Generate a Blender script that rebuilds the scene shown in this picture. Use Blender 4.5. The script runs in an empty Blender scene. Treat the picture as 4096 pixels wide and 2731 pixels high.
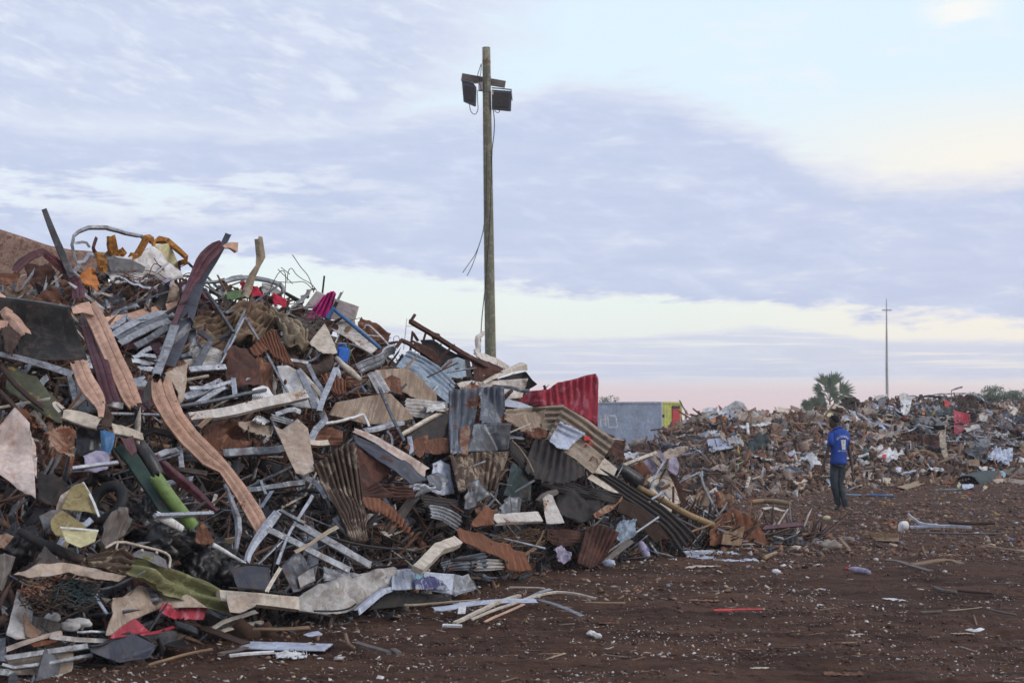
import bpy, math, random
import numpy as np
from mathutils import Vector, Matrix, noise
R = math.radians
random.seed(11)
rng = np.random.default_rng(5)
scene = bpy.context.scene
COL = scene.collection

# ------------------------------------------------------------------ camera
F = 5689.0; CX = 2048.0; CY = 1365.5; CAMH = 1.6
TILT = math.atan(314.5 / F); HOR = 1680.0
cam = bpy.data.cameras.new("camera"); camo = bpy.data.objects.new("camera", cam); COL.objects.link(camo)
camo.location = (0, 0, CAMH); camo.rotation_euler = (R(90) + TILT, 0, 0)
cam.lens = 50; cam.sensor_width = 36; cam.clip_end = 6000; cam.clip_start = .1
cam.dof.use_dof = True; cam.dof.focus_distance = 14.0; cam.dof.aperture_fstop = 4.5
scene.camera = camo
scene.view_settings.view_transform = 'Standard'; scene.view_settings.look = 'None'
scene.view_settings.exposure = .14; scene.view_settings.gamma = 1; scene.view_settings.use_curve_mapping = False

# ------------------------------------------------------------------ node helpers
class NT:
    def __init__(s, tree): s.t = tree; s.n = tree.nodes; s.l = tree.links
    def new(s, ty, **k):
        n = s.n.new(ty)
        for a, b in k.items(): setattr(n, a, b)
        return n
    def put(s, sock, v):
        if v is None: return
        if hasattr(v, 'is_output') or isinstance(v, bpy.types.NodeSocket): s.l.new(v, sock)
        elif isinstance(v, (tuple, list)):
            sock.default_value = (*v, 1.0) if len(v) == 3 and sock.type == 'RGBA' else v
        else: sock.default_value = v
    def m(s, op, a, b=None, c=None, clamp=False):
        n = s.new('ShaderNodeMath', operation=op); n.use_clamp = clamp
        for i, v in enumerate((a, b, c)): s.put(n.inputs[i], v)
        return n.outputs[0]
    def mix(s, f, a, b, bt='MIX'):
        n = s.new('ShaderNodeMix', data_type='RGBA', blend_type=bt)
        s.put(n.inputs[0], f); s.put(n.inputs[6], a); s.put(n.inputs[7], b); return n.outputs[2]
    def sstep(s, v, a, b):
        n = s.new('ShaderNodeMapRange', interpolation_type='SMOOTHSTEP')
        s.put(n.inputs[0], v); s.put(n.inputs[1], a); s.put(n.inputs[2], b); return n.outputs[0]
    def noise(s, vec, sc, det=4, rough=.55, dist=0):
        n = s.new('ShaderNodeTexNoise'); s.put(n.inputs['Vector'], vec); s.put(n.inputs['Scale'], sc)
        n.inputs['Detail'].default_value = det; n.inputs['Roughness'].default_value = rough; n.inputs['Distortion'].default_value = dist
        return n.outputs[0]
    def ramp(s, f, stops, interp='LINEAR'):
        n = s.new('ShaderNodeValToRGB'); s.put(n.inputs[0], f); cr = n.color_ramp; cr.interpolation = interp
        cr.elements[0].position = stops[0][0]; cr.elements[0].color = (*stops[0][1], 1)
        cr.elements[1].position = stops[-1][0]; cr.elements[1].color = (*stops[-1][1], 1)
        for p, c in stops[1:-1]:
            e = cr.elements.new(p); e.color = (*c, 1)
        return n.outputs[0]
    def curve(s, v, pts, lo, hi):
        """piecewise curve through pts (x in 0..1 after scaling by lo..hi) ; returns the y value"""
        mr = s.new('ShaderNodeMapRange'); s.put(mr.inputs[0], v); mr.inputs[1].default_value = pts[0][0]; mr.inputs[2].default_value = pts[-1][0]
        n = s.new('ShaderNodeFloatCurve'); s.put(n.inputs['Value'], mr.outputs[0])
        cv = n.mapping.curves[0]; span = pts[-1][0] - pts[0][0]
        P = [((x - pts[0][0]) / span, (y - lo) / (hi - lo)) for x, y in pts]
        cv.points[0].location = P[0]; cv.points[1].location = P[-1]
        for p in P[1:-1]: cv.points.new(*p)
        n.mapping.update()
        return s.m('MULTIPLY_ADD', n.outputs[0], hi - lo, lo)
    def comb(s, x, y, z):
        n = s.new('ShaderNodeCombineXYZ')
        for i, v in enumerate((x, y, z)): s.put(n.inputs[i], v)
        return n.outputs[0]

# ------------------------------------------------------------------ sky (world)
SUN_EL, SUN_AZ = 30.0, 112.0       # degrees; azimuth clockwise from the view direction
world = bpy.data.worlds.new("World"); scene.world = world; world.use_nodes = True
W = NT(world.node_tree); W.n.clear()
tc = W.new('ShaderNodeTexCoord'); sx = W.new('ShaderNodeSeparateXYZ'); W.l.new(tc.outputs['Generated'], sx.inputs[0])
az = W.m('MULTIPLY', W.m('ARCTAN2', sx.outputs[0], sx.outputs[1]), 57.2958)
el = W.m('MULTIPLY', W.m('ARCSINE', sx.outputs[2]), 57.2958)
u = W.m('MULTIPLY_ADD', az, 1 / .01754, 1176.0)       # hundredths-of-a-degree style units, 1176 = straight ahead
v = W.m('MULTIPLY_ADD', el, -1 / .01754, 965.0)       # 965 = horizon, 0 = sixteen degrees up
sky = W.new('ShaderNodeTexSky', sky_type='NISHITA'); sky.sun_disc = False
sky.sun_elevation = R(SUN_EL); sky.sun_rotation = R(SUN_AZ); sky.dust_density = 2.0; sky.altitude = 20
v1 = W.comb(W.m('MULTIPLY', u, 1 / 520.), W.m('MULTIPLY', v, 1 / 170.), 0.0)
v2 = W.comb(W.m('MULTIPLY', u, 1 / 210.), W.m('MULTIPLY', v, 1 / 44.), 3.0)
# diagonal fibres (streaks rising to the left)
vd = W.comb(W.m('MULTIPLY', W.m('MULTIPLY_ADD', v, .55, u), 1 / 170.), W.m('MULTIPLY', W.m('MULTIPLY_ADD', u, -.30, v), 1 / 52.), 7.0)
n1 = W.noise(v1, 1.0, 8, .6, .2); n2 = W.noise(v2, 1.0, 9, .66, .15); n3 = W.noise(vd, 1.0, 9, .64, .12)
w1 = W.m('MULTIPLY_ADD', W.m('SUBTRACT', n1, .5), 130., v)
n5 = W.noise(W.comb(W.m('MULTIPLY', u, 1 / 75.), W.m('MULTIPLY', v, 1 / 20.), 17.0), 1.0, 6, .65, .1)
w = W.m('MULTIPLY_ADD', W.m('SUBTRACT', n5, .5), 55., W.m('MULTIPLY_ADD', W.m('SUBTRACT', n2, .5), 125., w1))
U0, U1 = -1200, 3600
up = W.curve(u, [(U0, 260), (0, 300), (600, 292), (1000, 262), (1180, 238), (1300, 208), (1480, 200), (1600, 248), (1700, 290), (1800, 352), (1900, 398), (2100, 425), (2352, 422), (U1, 300)], 0, 1000)
lo = W.curve(u, [(U0, 640), (0, 640), (300, 640), (600, 610), (1000, 648), (1300, 668), (1600, 700), (2000, 742), (2352, 762), (U1, 780)], 0, 1000)
mmain = W.m('MULTIPLY', W.sstep(W.m('SUBTRACT', w, up), -40., 60.), W.sstep(W.m('SUBTRACT', lo, w), -8., 26.))
mmain = W.m('MULTIPLY', mmain, W.m('SUBTRACT', 1.0, W.m('MULTIPLY', W.sstep(n2, .54, .78), .32)))
# upper-left sheet of cloud, thinning to the right
ledge = W.m('SUBTRACT', 1.0, W.sstep(W.m('MULTIPLY_ADD', W.m('SUBTRACT', n1, .5), 700., W.m('MULTIPLY_ADD', v, .5, u)), 900., 1350.))
mleft = W.m('MULTIPLY', ledge, W.m('SUBTRACT', 1.0, W.sstep(v, 260., 420.)))
mleft = W.m('MULTIPLY', mleft, W.sstep(n3, .18, .54))
# bright gap with streaks, v 430-520 at the left
gapw = W.m('MULTIPLY', W.sstep(w, 395., 450.), W.m('SUBTRACT', 1.0, W.sstep(w, 500., 545.)))
gap = W.m('MULTIPLY', gapw, W.m('SUBTRACT', 1.0, W.sstep(u, 350., 1100.)))
gap = W.m('MULTIPLY', gap, W.sstep(n2, .40, .60))
# low bands
lo2 = W.curve(u, [(U0, 735), (0, 735), (800, 738), (1100, 765), (1400, 772), (1700, 752), (2000, 780), (2352, 790), (U1, 780)], 0, 1000)
wl = W.m('MULTIPLY_ADD', W.m('SUBTRACT', n2, .5), 40., v)
mlow = W.m('MULTIPLY', W.sstep(W.m('SUBTRACT', wl, lo2), -4., 16.), W.m('SUBTRACT', 1.0, W.sstep(wl, 865., 885.)))
vs = W.comb(W.m('MULTIPLY', u, 1 / 420.), W.m('MULTIPLY', v, 1 / 16.), 11.0)
n4 = W.noise(vs, 1.0, 5, .6, .3)
mlow = W.m('MULTIPLY', mlow, W.m('SUBTRACT', 1.0, W.m('MULTIPLY', W.sstep(n4, .50, .66), .85)))
vb = W.m('MULTIPLY', v, 1 / 1000.)
clear = W.ramp(vb, [(0.0, (.72, .87, .98)), (.2, (.73, .88, .975)), (.40, (.74, .87, .95)), (.60, (.80, .90, .93)), (.70, (.84, .91, .86)), (.80, (.84, .87, .84)), (.862, (.76, .80, .88)), (.895, (.88, .71, .73)), (.97, (.92, .64, .62))])
# warm glow, right side
warm = W.m('MULTIPLY', W.sstep(u, 1450., 2300.), W.m('MULTIPLY', W.sstep(v, 180., 400.), W.m('SUBTRACT', 1.0, W.sstep(v, 800., 960.))))
clear = W.mix(W.m('MULTIPLY', warm, .8), clear, (.98, .90, .78))
bl = W.m('MULTIPLY', W.sstep(W.m('ABSOLUTE', W.m('SUBTRACT', u, 2190.)), 130., 10.), W.sstep(W.m('ABSOLUTE', W.m('SUBTRACT', w, 75.)), 50., 5.))
clear = W.mix(W.m('MULTIPLY', bl, .75), clear, (1.0, .95, .88))
wisp = W.m('MULTIPLY', W.sstep(n1, .50, .66), W.m('MULTIPLY', W.sstep(u, 1150., 1700.), W.m('SUBTRACT', 1.0, W.sstep(v, 200., 330.))))
clear = W.mix(W.m('MULTIPLY', wisp, .5), clear, (.90, .88, .93))
cloudc = W.mix(W.sstep(n2, .3, .7), (.52, .585, .78), (.59, .65, .83))
cloudc = W.mix(W.m('MULTIPLY', W.sstep(n3, .5, .72), .5), cloudc, (.70, .76, .92))
mask = W.m('MAXIMUM', W.m('MAXIMUM', mmain, W.m('MULTIPLY', mleft, .95)), W.m('MULTIPLY', mlow, .8))
mask = W.m('MULTIPLY', mask, W.m('SUBTRACT', 1.0, W.m('MULTIPLY', gap, .95)))
over = W.sstep(v, 0., -900.)                                    # high overhead: closed soft cloud
mask = W.m('MAXIMUM', mask, W.m('MULTIPLY', over, .8))
# pinkish lit edges
edge = W.m('MULTIPLY', mask, W.m('SUBTRACT', 1.0, mask))
skyc = W.mix(W.m('MULTIPLY', mask, .97), clear, cloudc)
skyc = W.mix(W.m('MULTIPLY', edge, .9), skyc, (.92, .86, .90))
sc10 = W.new('ShaderNodeVectorMath', operation='SCALE'); W.l.new(skyc, sc10.inputs[0]); sc10.inputs['Scale'].default_value = 10.0
fin = W.mix(.94, sky.outputs[0], sc10.outputs[0])
bg = W.new('ShaderNodeBackground'); W.l.new(fin, bg.inputs[0]); bg.inputs[1].default_value = .1
wo = W.new('ShaderNodeOutputWorld'); W.l.new(bg.outputs[0], wo.inputs[0])

sun = bpy.data.lights.new("sun", 'SUN'); sun.energy = 1.15; sun.angle = R(28); sun.color = (1.0, .93, .86)
suno = bpy.data.objects.new("sun", sun); COL.objects.link(suno)
sd = Vector((math.sin(R(SUN_AZ)) * math.cos(R(SUN_EL)), math.cos(R(SUN_AZ)) * math.cos(R(SUN_EL)), math.sin(R(SUN_EL))))
suno.rotation_euler = (-sd).to_track_quat('-Z', 'Y').to_euler(); suno.location = (0, 0, 30)

# ------------------------------------------------------------------ materials
MATS = {}
def mat(name, col, col2=None, t2=.55, dirt=.35, dirtc=(.11, .06, .045), rust=0., rustc=(.19, .065, .03), rough=.65, metal=0., bump=.35, sc=3.2, uvs=None, spec=.35):
    m = bpy.data.materials.new(name); m.use_nodes = True; T = NT(m.node_tree)
    b = T.n['Principled BSDF']; tcn = T.new('ShaderNodeTexCoord'); oi = T.new('ShaderNodeObjectInfo')
    off = T.m('MULTIPLY', oi.outputs['Random'], 60.)
    va = T.new('ShaderNodeVectorMath', operation='ADD'); T.l.new(tcn.outputs['Object'], va.inputs[0]); T.put(va.inputs[1], T.comb(off, off, off))
    V = va.outputs[0]
    na = T.noise(V, sc, 6, .65, .5); nb = T.noise(V, sc * 7, 5, .6); nc = T.noise(V, sc * 1.7, 8, .7, 1.2)
    c = T.mix(T.sstep(na, .3, .7), tuple(x * .74 for x in col), tuple(min(1, x * 1.16) for x in col))
    c = T.mix(T.sstep(nb, .35, .75), c, T.mix(.35, c, (.02, .018, .016)))
    if uvs:
        mp = T.new('ShaderNodeMapping'); T.l.new(tcn.outputs['UV'], mp.inputs[0]); mp.inputs['Scale'].default_value = (uvs[0], uvs[1], 1)
        ad = T.new('ShaderNodeVectorMath', operation='ADD'); T.l.new(mp.outputs[0], ad.inputs[0]); T.put(ad.inputs[1], T.comb(off, off, 0.0))
        ng = T.noise(ad.outputs[0], 1.0, 6, .6, .3)
        c = T.mix(T.sstep(ng, .38, .66), tuple(x * .5 for x in col), c)
        nb = ng
    if col2: c = T.mix(T.sstep(nc, t2 - .03, t2 + .03), c, T.mix(T.sstep(nb, .3, .7), tuple(x * .7 for x in col2), col2))
    if dirt: c = T.mix(T.m('MULTIPLY', T.sstep(T.noise(V, sc * 2.3, 8, .72, .8), .60 - .32 * dirt, .68), min(1, .35 + dirt)), c, dirtc)
    if rust:
        rm = T.sstep(T.noise(V, sc * 1.2, 9, .75, .6), .66 - .38 * rust, .70 - .36 * rust)
        c = T.mix(rm, c, T.mix(T.sstep(nb, .3, .7), tuple(x * .4 for x in rustc), rustc))
        T.put(b.inputs['Metallic'], T.m('MULTIPLY', T.m('SUBTRACT', 1., rm), metal)); T.put(b.inputs['Roughness'], T.m('MULTIPLY_ADD', rm, .85 - rough, rough))
    else:
        b.inputs['Metallic'].default_value = metal; T.put(b.inputs['Roughness'], T.m('MULTIPLY_ADD', nb, .3, rough - .12))
    b.inputs['Specular IOR Level'].default_value = spec
    T.put(b.inputs['Base Color'], c)
    bp = T.new('ShaderNodeBump'); bp.inputs['Strength'].default_value = bump; bp.inputs['Distance'].default_value = .02
    T.put(bp.inputs['Height'], T.m('ADD', T.m('MULTIPLY', nc, .8), T.m('MULTIPLY', nb, .5))); T.l.new(bp.outputs[0], b.inputs['Normal'])
    MATS[name] = m; return m
mat('galv', (.31, .325, .35), col2=(.44, .46, .49), dirt=.42, metal=.55, rough=.48, sc=5)
mat('galvb', (.46, .48, .52), col2=(.58, .60, .64), dirt=.3, metal=.6, rough=.42, sc=5)
mat('galvd', (.15, .16, .175), col2=(.26, .28, .30), dirt=.4, metal=.7, rough=.45)
mat('corrgrey', (.19, .215, .26), col2=(.27, .28, .30), dirt=.15, rust=.22, metal=.35, rough=.6, uvs=(2, 26))
mat('corrblue', (.27, .34, .42), col2=(.36, .42, .49), dirt=.15, metal=.25, rough=.55)
mat('white', (.74, .73, .72), dirt=.22, dirtc=(.36, .27, .20), rough=.5)
mat('whiterust', (.62, .57, .52), dirt=.35, dirtc=(.34, .22, .15), rust=.24, rustc=(.30, .16, .09), rough=.6)
mat('cream', (.62, .54, .44), dirt=.3, dirtc=(.28, .18, .12), rough=.55)
mat('cardboard', (.56, .49, .47), dirt=.2, dirtc=(.35, .26, .22), rough=.8)
mat('salmon', (.60, .36, .25), dirt=.22, dirtc=(.24, .12, .08), rough=.5, rust=.12)
mat('maroon', (.085, .022, .032), col2=(.13, .04, .05), dirt=.25, rough=.45)
mat('rust', (.19, .080, .045), col2=(.28, .13, .075), dirt=.45, dirtc=(.05, .025, .02), rough=.85, uvs=(3, 30))
mat('rustdark', (.075, .034, .025), col2=(.13, .055, .038), dirt=.3, dirtc=(.03, .02, .018), rough=.85)
mat('rustorange', (.28, .115, .062), col2=(.20, .08, .045), dirt=.3, dirtc=(.10, .05, .035), rough=.85, uvs=(3, 30))
mat('rusttan', (.34, .22, .15), col2=(.20, .075, .04), t2=.5, dirt=.35, dirtc=(.12, .05, .035), rough=.85)
mat('speckrust', (.42, .29, .22), col2=(.24, .12, .09), t2=.54, dirt=.5, dirtc=(.24, .13, .10), rough=.85, sc=9)
mat('stainboard', (.40, .30, .22), col2=(.34, .17, .10), t2=.60, dirt=.3, dirtc=(.26, .17, .12), rough=.85, uvs=(2, 20))
mat('tancorr', (.36, .29, .22), col2=(.14, .05, .035), t2=.60, dirt=.3, dirtc=(.18, .11, .08), rough=.75)
mat('browncorr', (.13, .085, .06), col2=(.34, .27, .20), t2=.54, dirt=.3, dirtc=(.06, .035, .028), rough=.8, uvs=(1.5, 30))
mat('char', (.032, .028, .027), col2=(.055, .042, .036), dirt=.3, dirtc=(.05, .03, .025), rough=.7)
mat('slate', (.045, .052, .075), col2=(.06, .065, .085), dirt=.25, rough=.42)
mat('plasticblack', (.014, .014, .016), col2=(.03, .03, .033), dirt=.2, rough=.3, spec=.5)
mat('blackwood', (.022, .021, .020), col2=(.045, .036, .03), dirt=.25, rough=.7, uvs=(3, 24))
mat('wood', (.34, .22, .13), dirt=.35, dirtc=(.14, .08, .055), rough=.8, uvs=(3, 60))
mat('woodpale', (.52, .42, .30), dirt=.3, dirtc=(.24, .15, .10), rough=.8, uvs=(3, 60))
mat('woodgrey', (.21, .18, .16), dirt=.35, dirtc=(.10, .06, .05), rough=.85, uvs=(3, 60))
mat('wooddark', (.085, .05, .036), dirt=.4, dirtc=(.05, .03, .025), rough=.85, uvs=(3, 50))
mat('bamboo', (.38, .25, .12), dirt=.3, dirtc=(.18, .10, .06), rough=.5, uvs=(1, 40))
mat('clothbrown', (.22, .15, .095), col2=(.28, .20, .13), dirt=.35, dirtc=(.10, .06, .045), rough=.95, bump=.5)
mat('khaki', (.36, .29, .20), dirt=.3, dirtc=(.16, .10, .07), rough=.9)
mat('beige', (.46, .36, .28), col2=(.52, .44, .38), dirt=.4, dirtc=(.22, .14, .10), rough=.8)
mat('pinkwhite', (.66, .54, .48), dirt=.35, dirtc=(.34, .18, .12), rough=.6, rust=.12, rustc=(.28, .12, .07))
mat('red', (.58, .05, .085), col2=(.56, .16, .20), t2=.56, dirt=.3, dirtc=(.22, .04, .05), rough=.55, sc=4, uvs=(1.5, 12))
mat('redcloth', (.48, .02, .05), dirt=.2, rough=.9)
mat('magenta', (.55, .02, .22), col2=(.65, .10, .32), dirt=.08, rough=.8)
mat('bluepaint', (.045, .15, .33), col2=(.07, .20, .40), dirt=.2, rough=.4)
mat('blueplastic', (.03, .16, .62), dirt=.12, rough=.3, spec=.5)
mat('bluewhite', (.50, .55, .66), col2=(.60, .65, .74), dirt=.25, dirtc=(.25, .20, .2), rust=.12, rough=.5, metal=.2)
mat('lime', (.22, .33, .10), dirt=.3, dirtc=(.10, .12, .05), rough=.45)
mat('olive', (.23, .24, .10), col2=(.31, .31, .16), dirt=.45, dirtc=(.12, .09, .05), rough=.6, uvs=(2, 14))
mat('teal', (.03, .07, .06), dirt=.3, rough=.6)
mat('greencloth', (.10, .17, .07), dirt=.2, rough=.9)
mat('moss', (.085, .09, .055), col2=(.34, .22, .06), t2=.60, dirt=.35, rough=.8)
mat('orange', (.58, .20, .04), dirt=.25, dirtc=(.20, .07, .03), rough=.5)
mat('foam', (.50, .22, .045), col2=(.20, .08, .03), t2=.56, dirt=.3, dirtc=(.12, .05, .03), rough=.95, bump=.9, sc=7)
mat('yellowed', (.58, .53, .30), dirt=.3, dirtc=(.32, .22, .08), rough=.6)
mat('foamyellow', (.30, .24, .11), col2=(.36, .30, .16), dirt=.3, dirtc=(.16, .11, .05), rough=.85, sc=8)
mat('greycloth', (.20, .20, .21), dirt=.3, rough=.9)
mat('lilac', (.42, .38, .50), dirt=.25, rough=.7)
mat('concrete', (.36, .31, .27), col2=(.28, .22, .18), dirt=.45, dirtc=(.20, .12, .09), rough=.9, bump=.8)
mat('paintedmetal', (.46, .44, .42), col2=(.60, .58, .56), dirt=.4, dirtc=(.24, .17, .13), rough=.55, metal=.1)
mat('bluepatch', (.06, .06, .20), col2=(.40, .42, .48), t2=.52, dirt=.1, rough=.5)
mat('skyblue', (.28, .50, .62), dirt=.15, rough=.5)
mat('rubberblack', (.016, .016, .017), dirt=.25, rough=.55)
mat('redpaint', (.50, .03, .03), dirt=.15, rough=.5)
mat('tarpgreen', (.022, .045, .045), col2=(.05, .07, .075), dirt=.3, rough=.7)
mat('leaf', (.12, .16, .10), col2=(.17, .20, .13), dirt=0, rough=.6, bump=.1)
mat('poleconc', (.42, .42, .42), dirt=.1, rough=.8)
mat('limeyellow', (.56, .58, .14), dirt=.25, dirtc=(.25, .22, .08), rough=.55)
mat('contblue', (.50, .57, .67), col2=(.45, .52, .63), dirt=.12, dirtc=(.14, .16, .2), rough=.6, sc=1.2)
mat('skin', (.065, .038, .027), dirt=0, rough=.5, bump=.05)
mat('hair', (.008, .007, .007), dirt=0, rough=.9)
mat('shirtblue', (.026, .082, .40), dirt=.06, rough=.85, bump=.1)
mat('jeans', (.035, .048, .058), col2=(.06, .075, .085), dirt=.2, dirtc=(.07, .06, .05), rough=.9, bump=.15)
mat('shoe', (.05, .055, .06), dirt=.4, rough=.7)
mat('whiteprint', (.85, .85, .86), dirt=.1, rough=.8)
# old timber pole: greenish grey with vertical checks
mat('polewood', (.25, .25, .17), col2=(.30, .28, .21), dirt=.25, dirtc=(.09, .08, .06), rough=.9, uvs=(1.0, 26))

def attrmat(name, rough=.85):
    m = bpy.data.materials.new(name); m.use_nodes = True; T = NT(m.node_tree); b = T.n['Principled BSDF']
    a = T.new('ShaderNodeAttribute', attribute_name='piece'); tcn = T.new('ShaderNodeTexCoord')
    n = T.noise(tcn.outputs['Object'], 28., 5, .65)
    T.put(b.inputs['Base Color'], T.mix(T.sstep(n, .35, .72), a.outputs['Color'], T.mix(.6, a.outputs['Color'], (.06, .035, .028))))
    b.inputs['Roughness'].default_value = rough
    MATS[name] = m; return m
attrmat('debris')

# ------------------------------------------------------------------ picture-to-place geometry
CR = {'A': (0, 800, 2.24), 'B': (900, 900, 2.24), 'C': (0, 1400, 2.24), 'E': (900, 1500, 2.24), 'F': (0, 2031, 2.24), 'G': (900, 2031, 2.24),
      'H': (1700, 1400, 2.24), 'I': (2300, 1700, 2.24), 'J': (2600, 1400, 2.24), 'L': (3200, 1400, 2.5625), 'M': (3072, 2031, 2.24),
      'N': (1750, 150, 3.135), 'O': (3500, 1500, 3.136), 'Q': (2400, 1850, 2.851), 'V': (1700, 600, 1.742), 'R': (1750, 2100, 3.136),
      'S': (2360, 1580, 5.8075), 'T': (3180, 1440, 5.345), 'D': (0, 0, .57422), 'X': (0, 0, 1.0)}
def src(c, p):
    x0, y0, s = CR[c]; return (x0 + p[0] / s, y0 + p[1] / s)
CT, ST_ = math.cos(TILT), math.sin(TILT)
def ray(px, py):
    xc = (px - CX) / F; upc = -(py - CY) / F
    return Vector((xc, CT - ST_ * upc, ST_ + CT * upc))
def P(px, py, d):
    r = ray(px, py); r = r * (d / r.y); return Vector((r.x, r.y, r.z + CAMH))
def gd(py):   # depth where the line of sight meets the ground
    r = ray(CX, py); return min(400., -CAMH / r.z * r.y) if r.z < -1e-5 else 400.
def interp(x, pts):
    if x <= pts[0][0]: return pts[0][1]
    for (a, b), (c, d) in zip(pts, pts[1:]):
        if x <= c: return b + (d - b) * (x - a) / (c - a)
    return pts[-1][1]
k = 1.7415
class Heap:
    def __init__(s, crest, toe, K, x0, x1, back=2.2):
        s.c = [(a * k, b * k) for a, b in crest]; s.t = [(a * k, b * k) for a, b in toe]; s.K = K; s.x0 = x0; s.x1 = x1; s.back = back
    def col(s, px):
        yt = interp(px, s.t); Dt = gd(yt); yc = interp(px, s.c); sl = -(ray(CX, yc).z / ray(CX, yc).y)
        Dc = (Dt + s.K * CAMH) / (1 + s.K * sl); Dc = max(Dc, Dt + .15)
        return Dt, Dc, max(.03, CAMH - sl * Dc), yt, yc
    def depth(s, px, py):
        Dt, Dc, H, yt, yc = s.col(px)
        if py <= yc: return Dc
        if py >= yt: return gd(py)
        sl = ray(CX, py); sl = sl.z / sl.y; lo_, hi_ = 0., 1.
        for _ in range(18):
            t = (lo_ + hi_) / 2; d = Dt + (Dc - Dt) * t; z = H * t ** .8
            if z > CAMH + sl * d: hi_ = t
            else: lo_ = t
        return Dt + (Dc - Dt) * (lo_ + hi_) / 2
MAIN = Heap([(-500, 640), (0, 655), (100, 650), (230, 625), (330, 640), (430, 655), (560, 655), (650, 680), (720, 715), (830, 770), (900, 815), (950, 830), (1040, 845), (1130, 860), (1200, 905), (1240, 958), (1380, 1015), (1400, 1058), (1470, 1092), (1560, 1132), (1640, 1195), (1700, 1222), (1880, 1235)],
            [(-500, 1620), (0, 1555), (100, 1545), (250, 1525), (450, 1455), (600, 1432), (900, 1398), (1080, 1352), (1200, 1312), (1350, 1300), (1560, 1272), (1740, 1252), (1880, 1238)], 1.25, -800, 3290)
FARH = Heap([(1300, 1100), (1395, 1078), (1430, 1062), (1500, 1012), (1570, 968), (1620, 950), (1700, 940), (1760, 955), (1800, 948), (1900, 945), (1960, 938), (2000, 918), (2080, 915), (2150, 915), (2220, 912), (2270, 925), (2352, 935), (2700, 930)],
            [(1300, 1110), (1395, 1085), (1500, 1118), (1700, 1135), (1850, 1128), (2000, 1110), (2352, 1092), (2700, 1085)], 4.0, 2250, 4700, 3.)
SURF = {'m': MAIN, 'f': FARH}

def tag(o, label=None, cat=None, group=None, kind=None):
    if label: o['label'] = label
    if cat: o['category'] = cat
    if group: o['group'] = group
    if kind: o['kind'] = kind
    return o
def mesh_obj(name, verts, faces, m, parent=None, smooth=True, uv=None, center=True):
    me = bpy.data.meshes.new(name)
    V = np.array(verts, dtype=float)
    c = V.mean(0) if center else np.zeros(3)
    if parent is not None: c = np.array(parent.matrix_world.translation if parent.type != 'EMPTY' else parent.location)
    me.from_pydata((V - c).tolist(), [], faces)
    if uv is not None:
        ul = me.uv_layers.new(name='UVMap'); idx = np.zeros(len(me.loops), dtype=int); me.loops.foreach_get('vertex_index', idx)
        ul.data.foreach_set('uv', np.array(uv)[idx].ravel())
    me.polygons.foreach_set('use_smooth', [smooth] * len(me.polygons))
    me.materials.append(MATS[m] if isinstance(m, str) else m)
    o = bpy.data.objects.new(name, me); COL.objects.link(o)
    if parent is None: o.location = c
    else: o.parent = parent
    return o
def empty(name, loc, label, cat, group=None):
    o = bpy.data.objects.new(name, None); COL.objects.link(o); o.location = loc; o.empty_display_size = .2
    return tag(o, label, cat, group)

def solid(G, th):
    """G: grid n x m of points (np array n,m,3); th: thickness.  -> verts, faces, uv"""
    n, m = G.shape[:2]
    du = np.gradient(G, axis=0); dv = np.gradient(G, axis=1); N = np.cross(du, dv); N /= (np.linalg.norm(N, axis=2, keepdims=True) + 1e-12)
    B = G - N * th
    verts = np.concatenate([G.reshape(-1, 3), B.reshape(-1, 3)])
    I = np.arange(n * m).reshape(n, m); a = I[:-1, :-1].ravel(); b = I[1:, :-1].ravel(); c = I[1:, 1:].ravel(); d = I[:-1, 1:].ravel(); q = n * m
    f = np.concatenate([np.stack([a, b, c, d], 1), np.stack([d + q, c + q, b + q, a + q], 1)]).tolist()
    ring = list(I[:, 0]) + list(I[-1, 1:]) + list(I[-2::-1, -1]) + list(I[0, -2:0:-1])
    for x, y in zip(ring, ring[1:] + ring[:1]): f.append([int(y), int(x), int(x) + q, int(y) + q])
    L = np.concatenate([[0], np.cumsum(np.linalg.norm(np.diff(G[:, m // 2], axis=0), axis=1))]); Wd = np.concatenate([[0], np.cumsum(np.linalg.norm(np.diff(G[n // 2], axis=0), axis=1))])
    uv = np.stack([np.repeat(L, m), np.tile(Wd, n)], 1); uv = np.concatenate([uv, uv])
    return verts, f, uv
def tubeloft(G):
    """closed rings n x m"""
    n, m = G.shape[:2]; verts = G.reshape(-1, 3); f = []
    for i in range(n - 1):
        for j in range(m):
            j2 = (j + 1) % m; f.append([i * m + j, i * m + j2, (i + 1) * m + j2, (i + 1) * m + j])
    f.append(list(range(m))[::-1]); f.append([(n - 1) * m + j for j in range(m)])
    L = np.concatenate([[0], np.cumsum(np.linalg.norm(np.diff(G.mean(1), axis=0), axis=1))]); r = np.linalg.norm(G[0, 0] - G[0].mean(0))
    uv = np.stack([np.repeat(L, m), np.tile(np.arange(m) / m * 6.28 * r, n)], 1)
    return verts, f, uv
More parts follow.
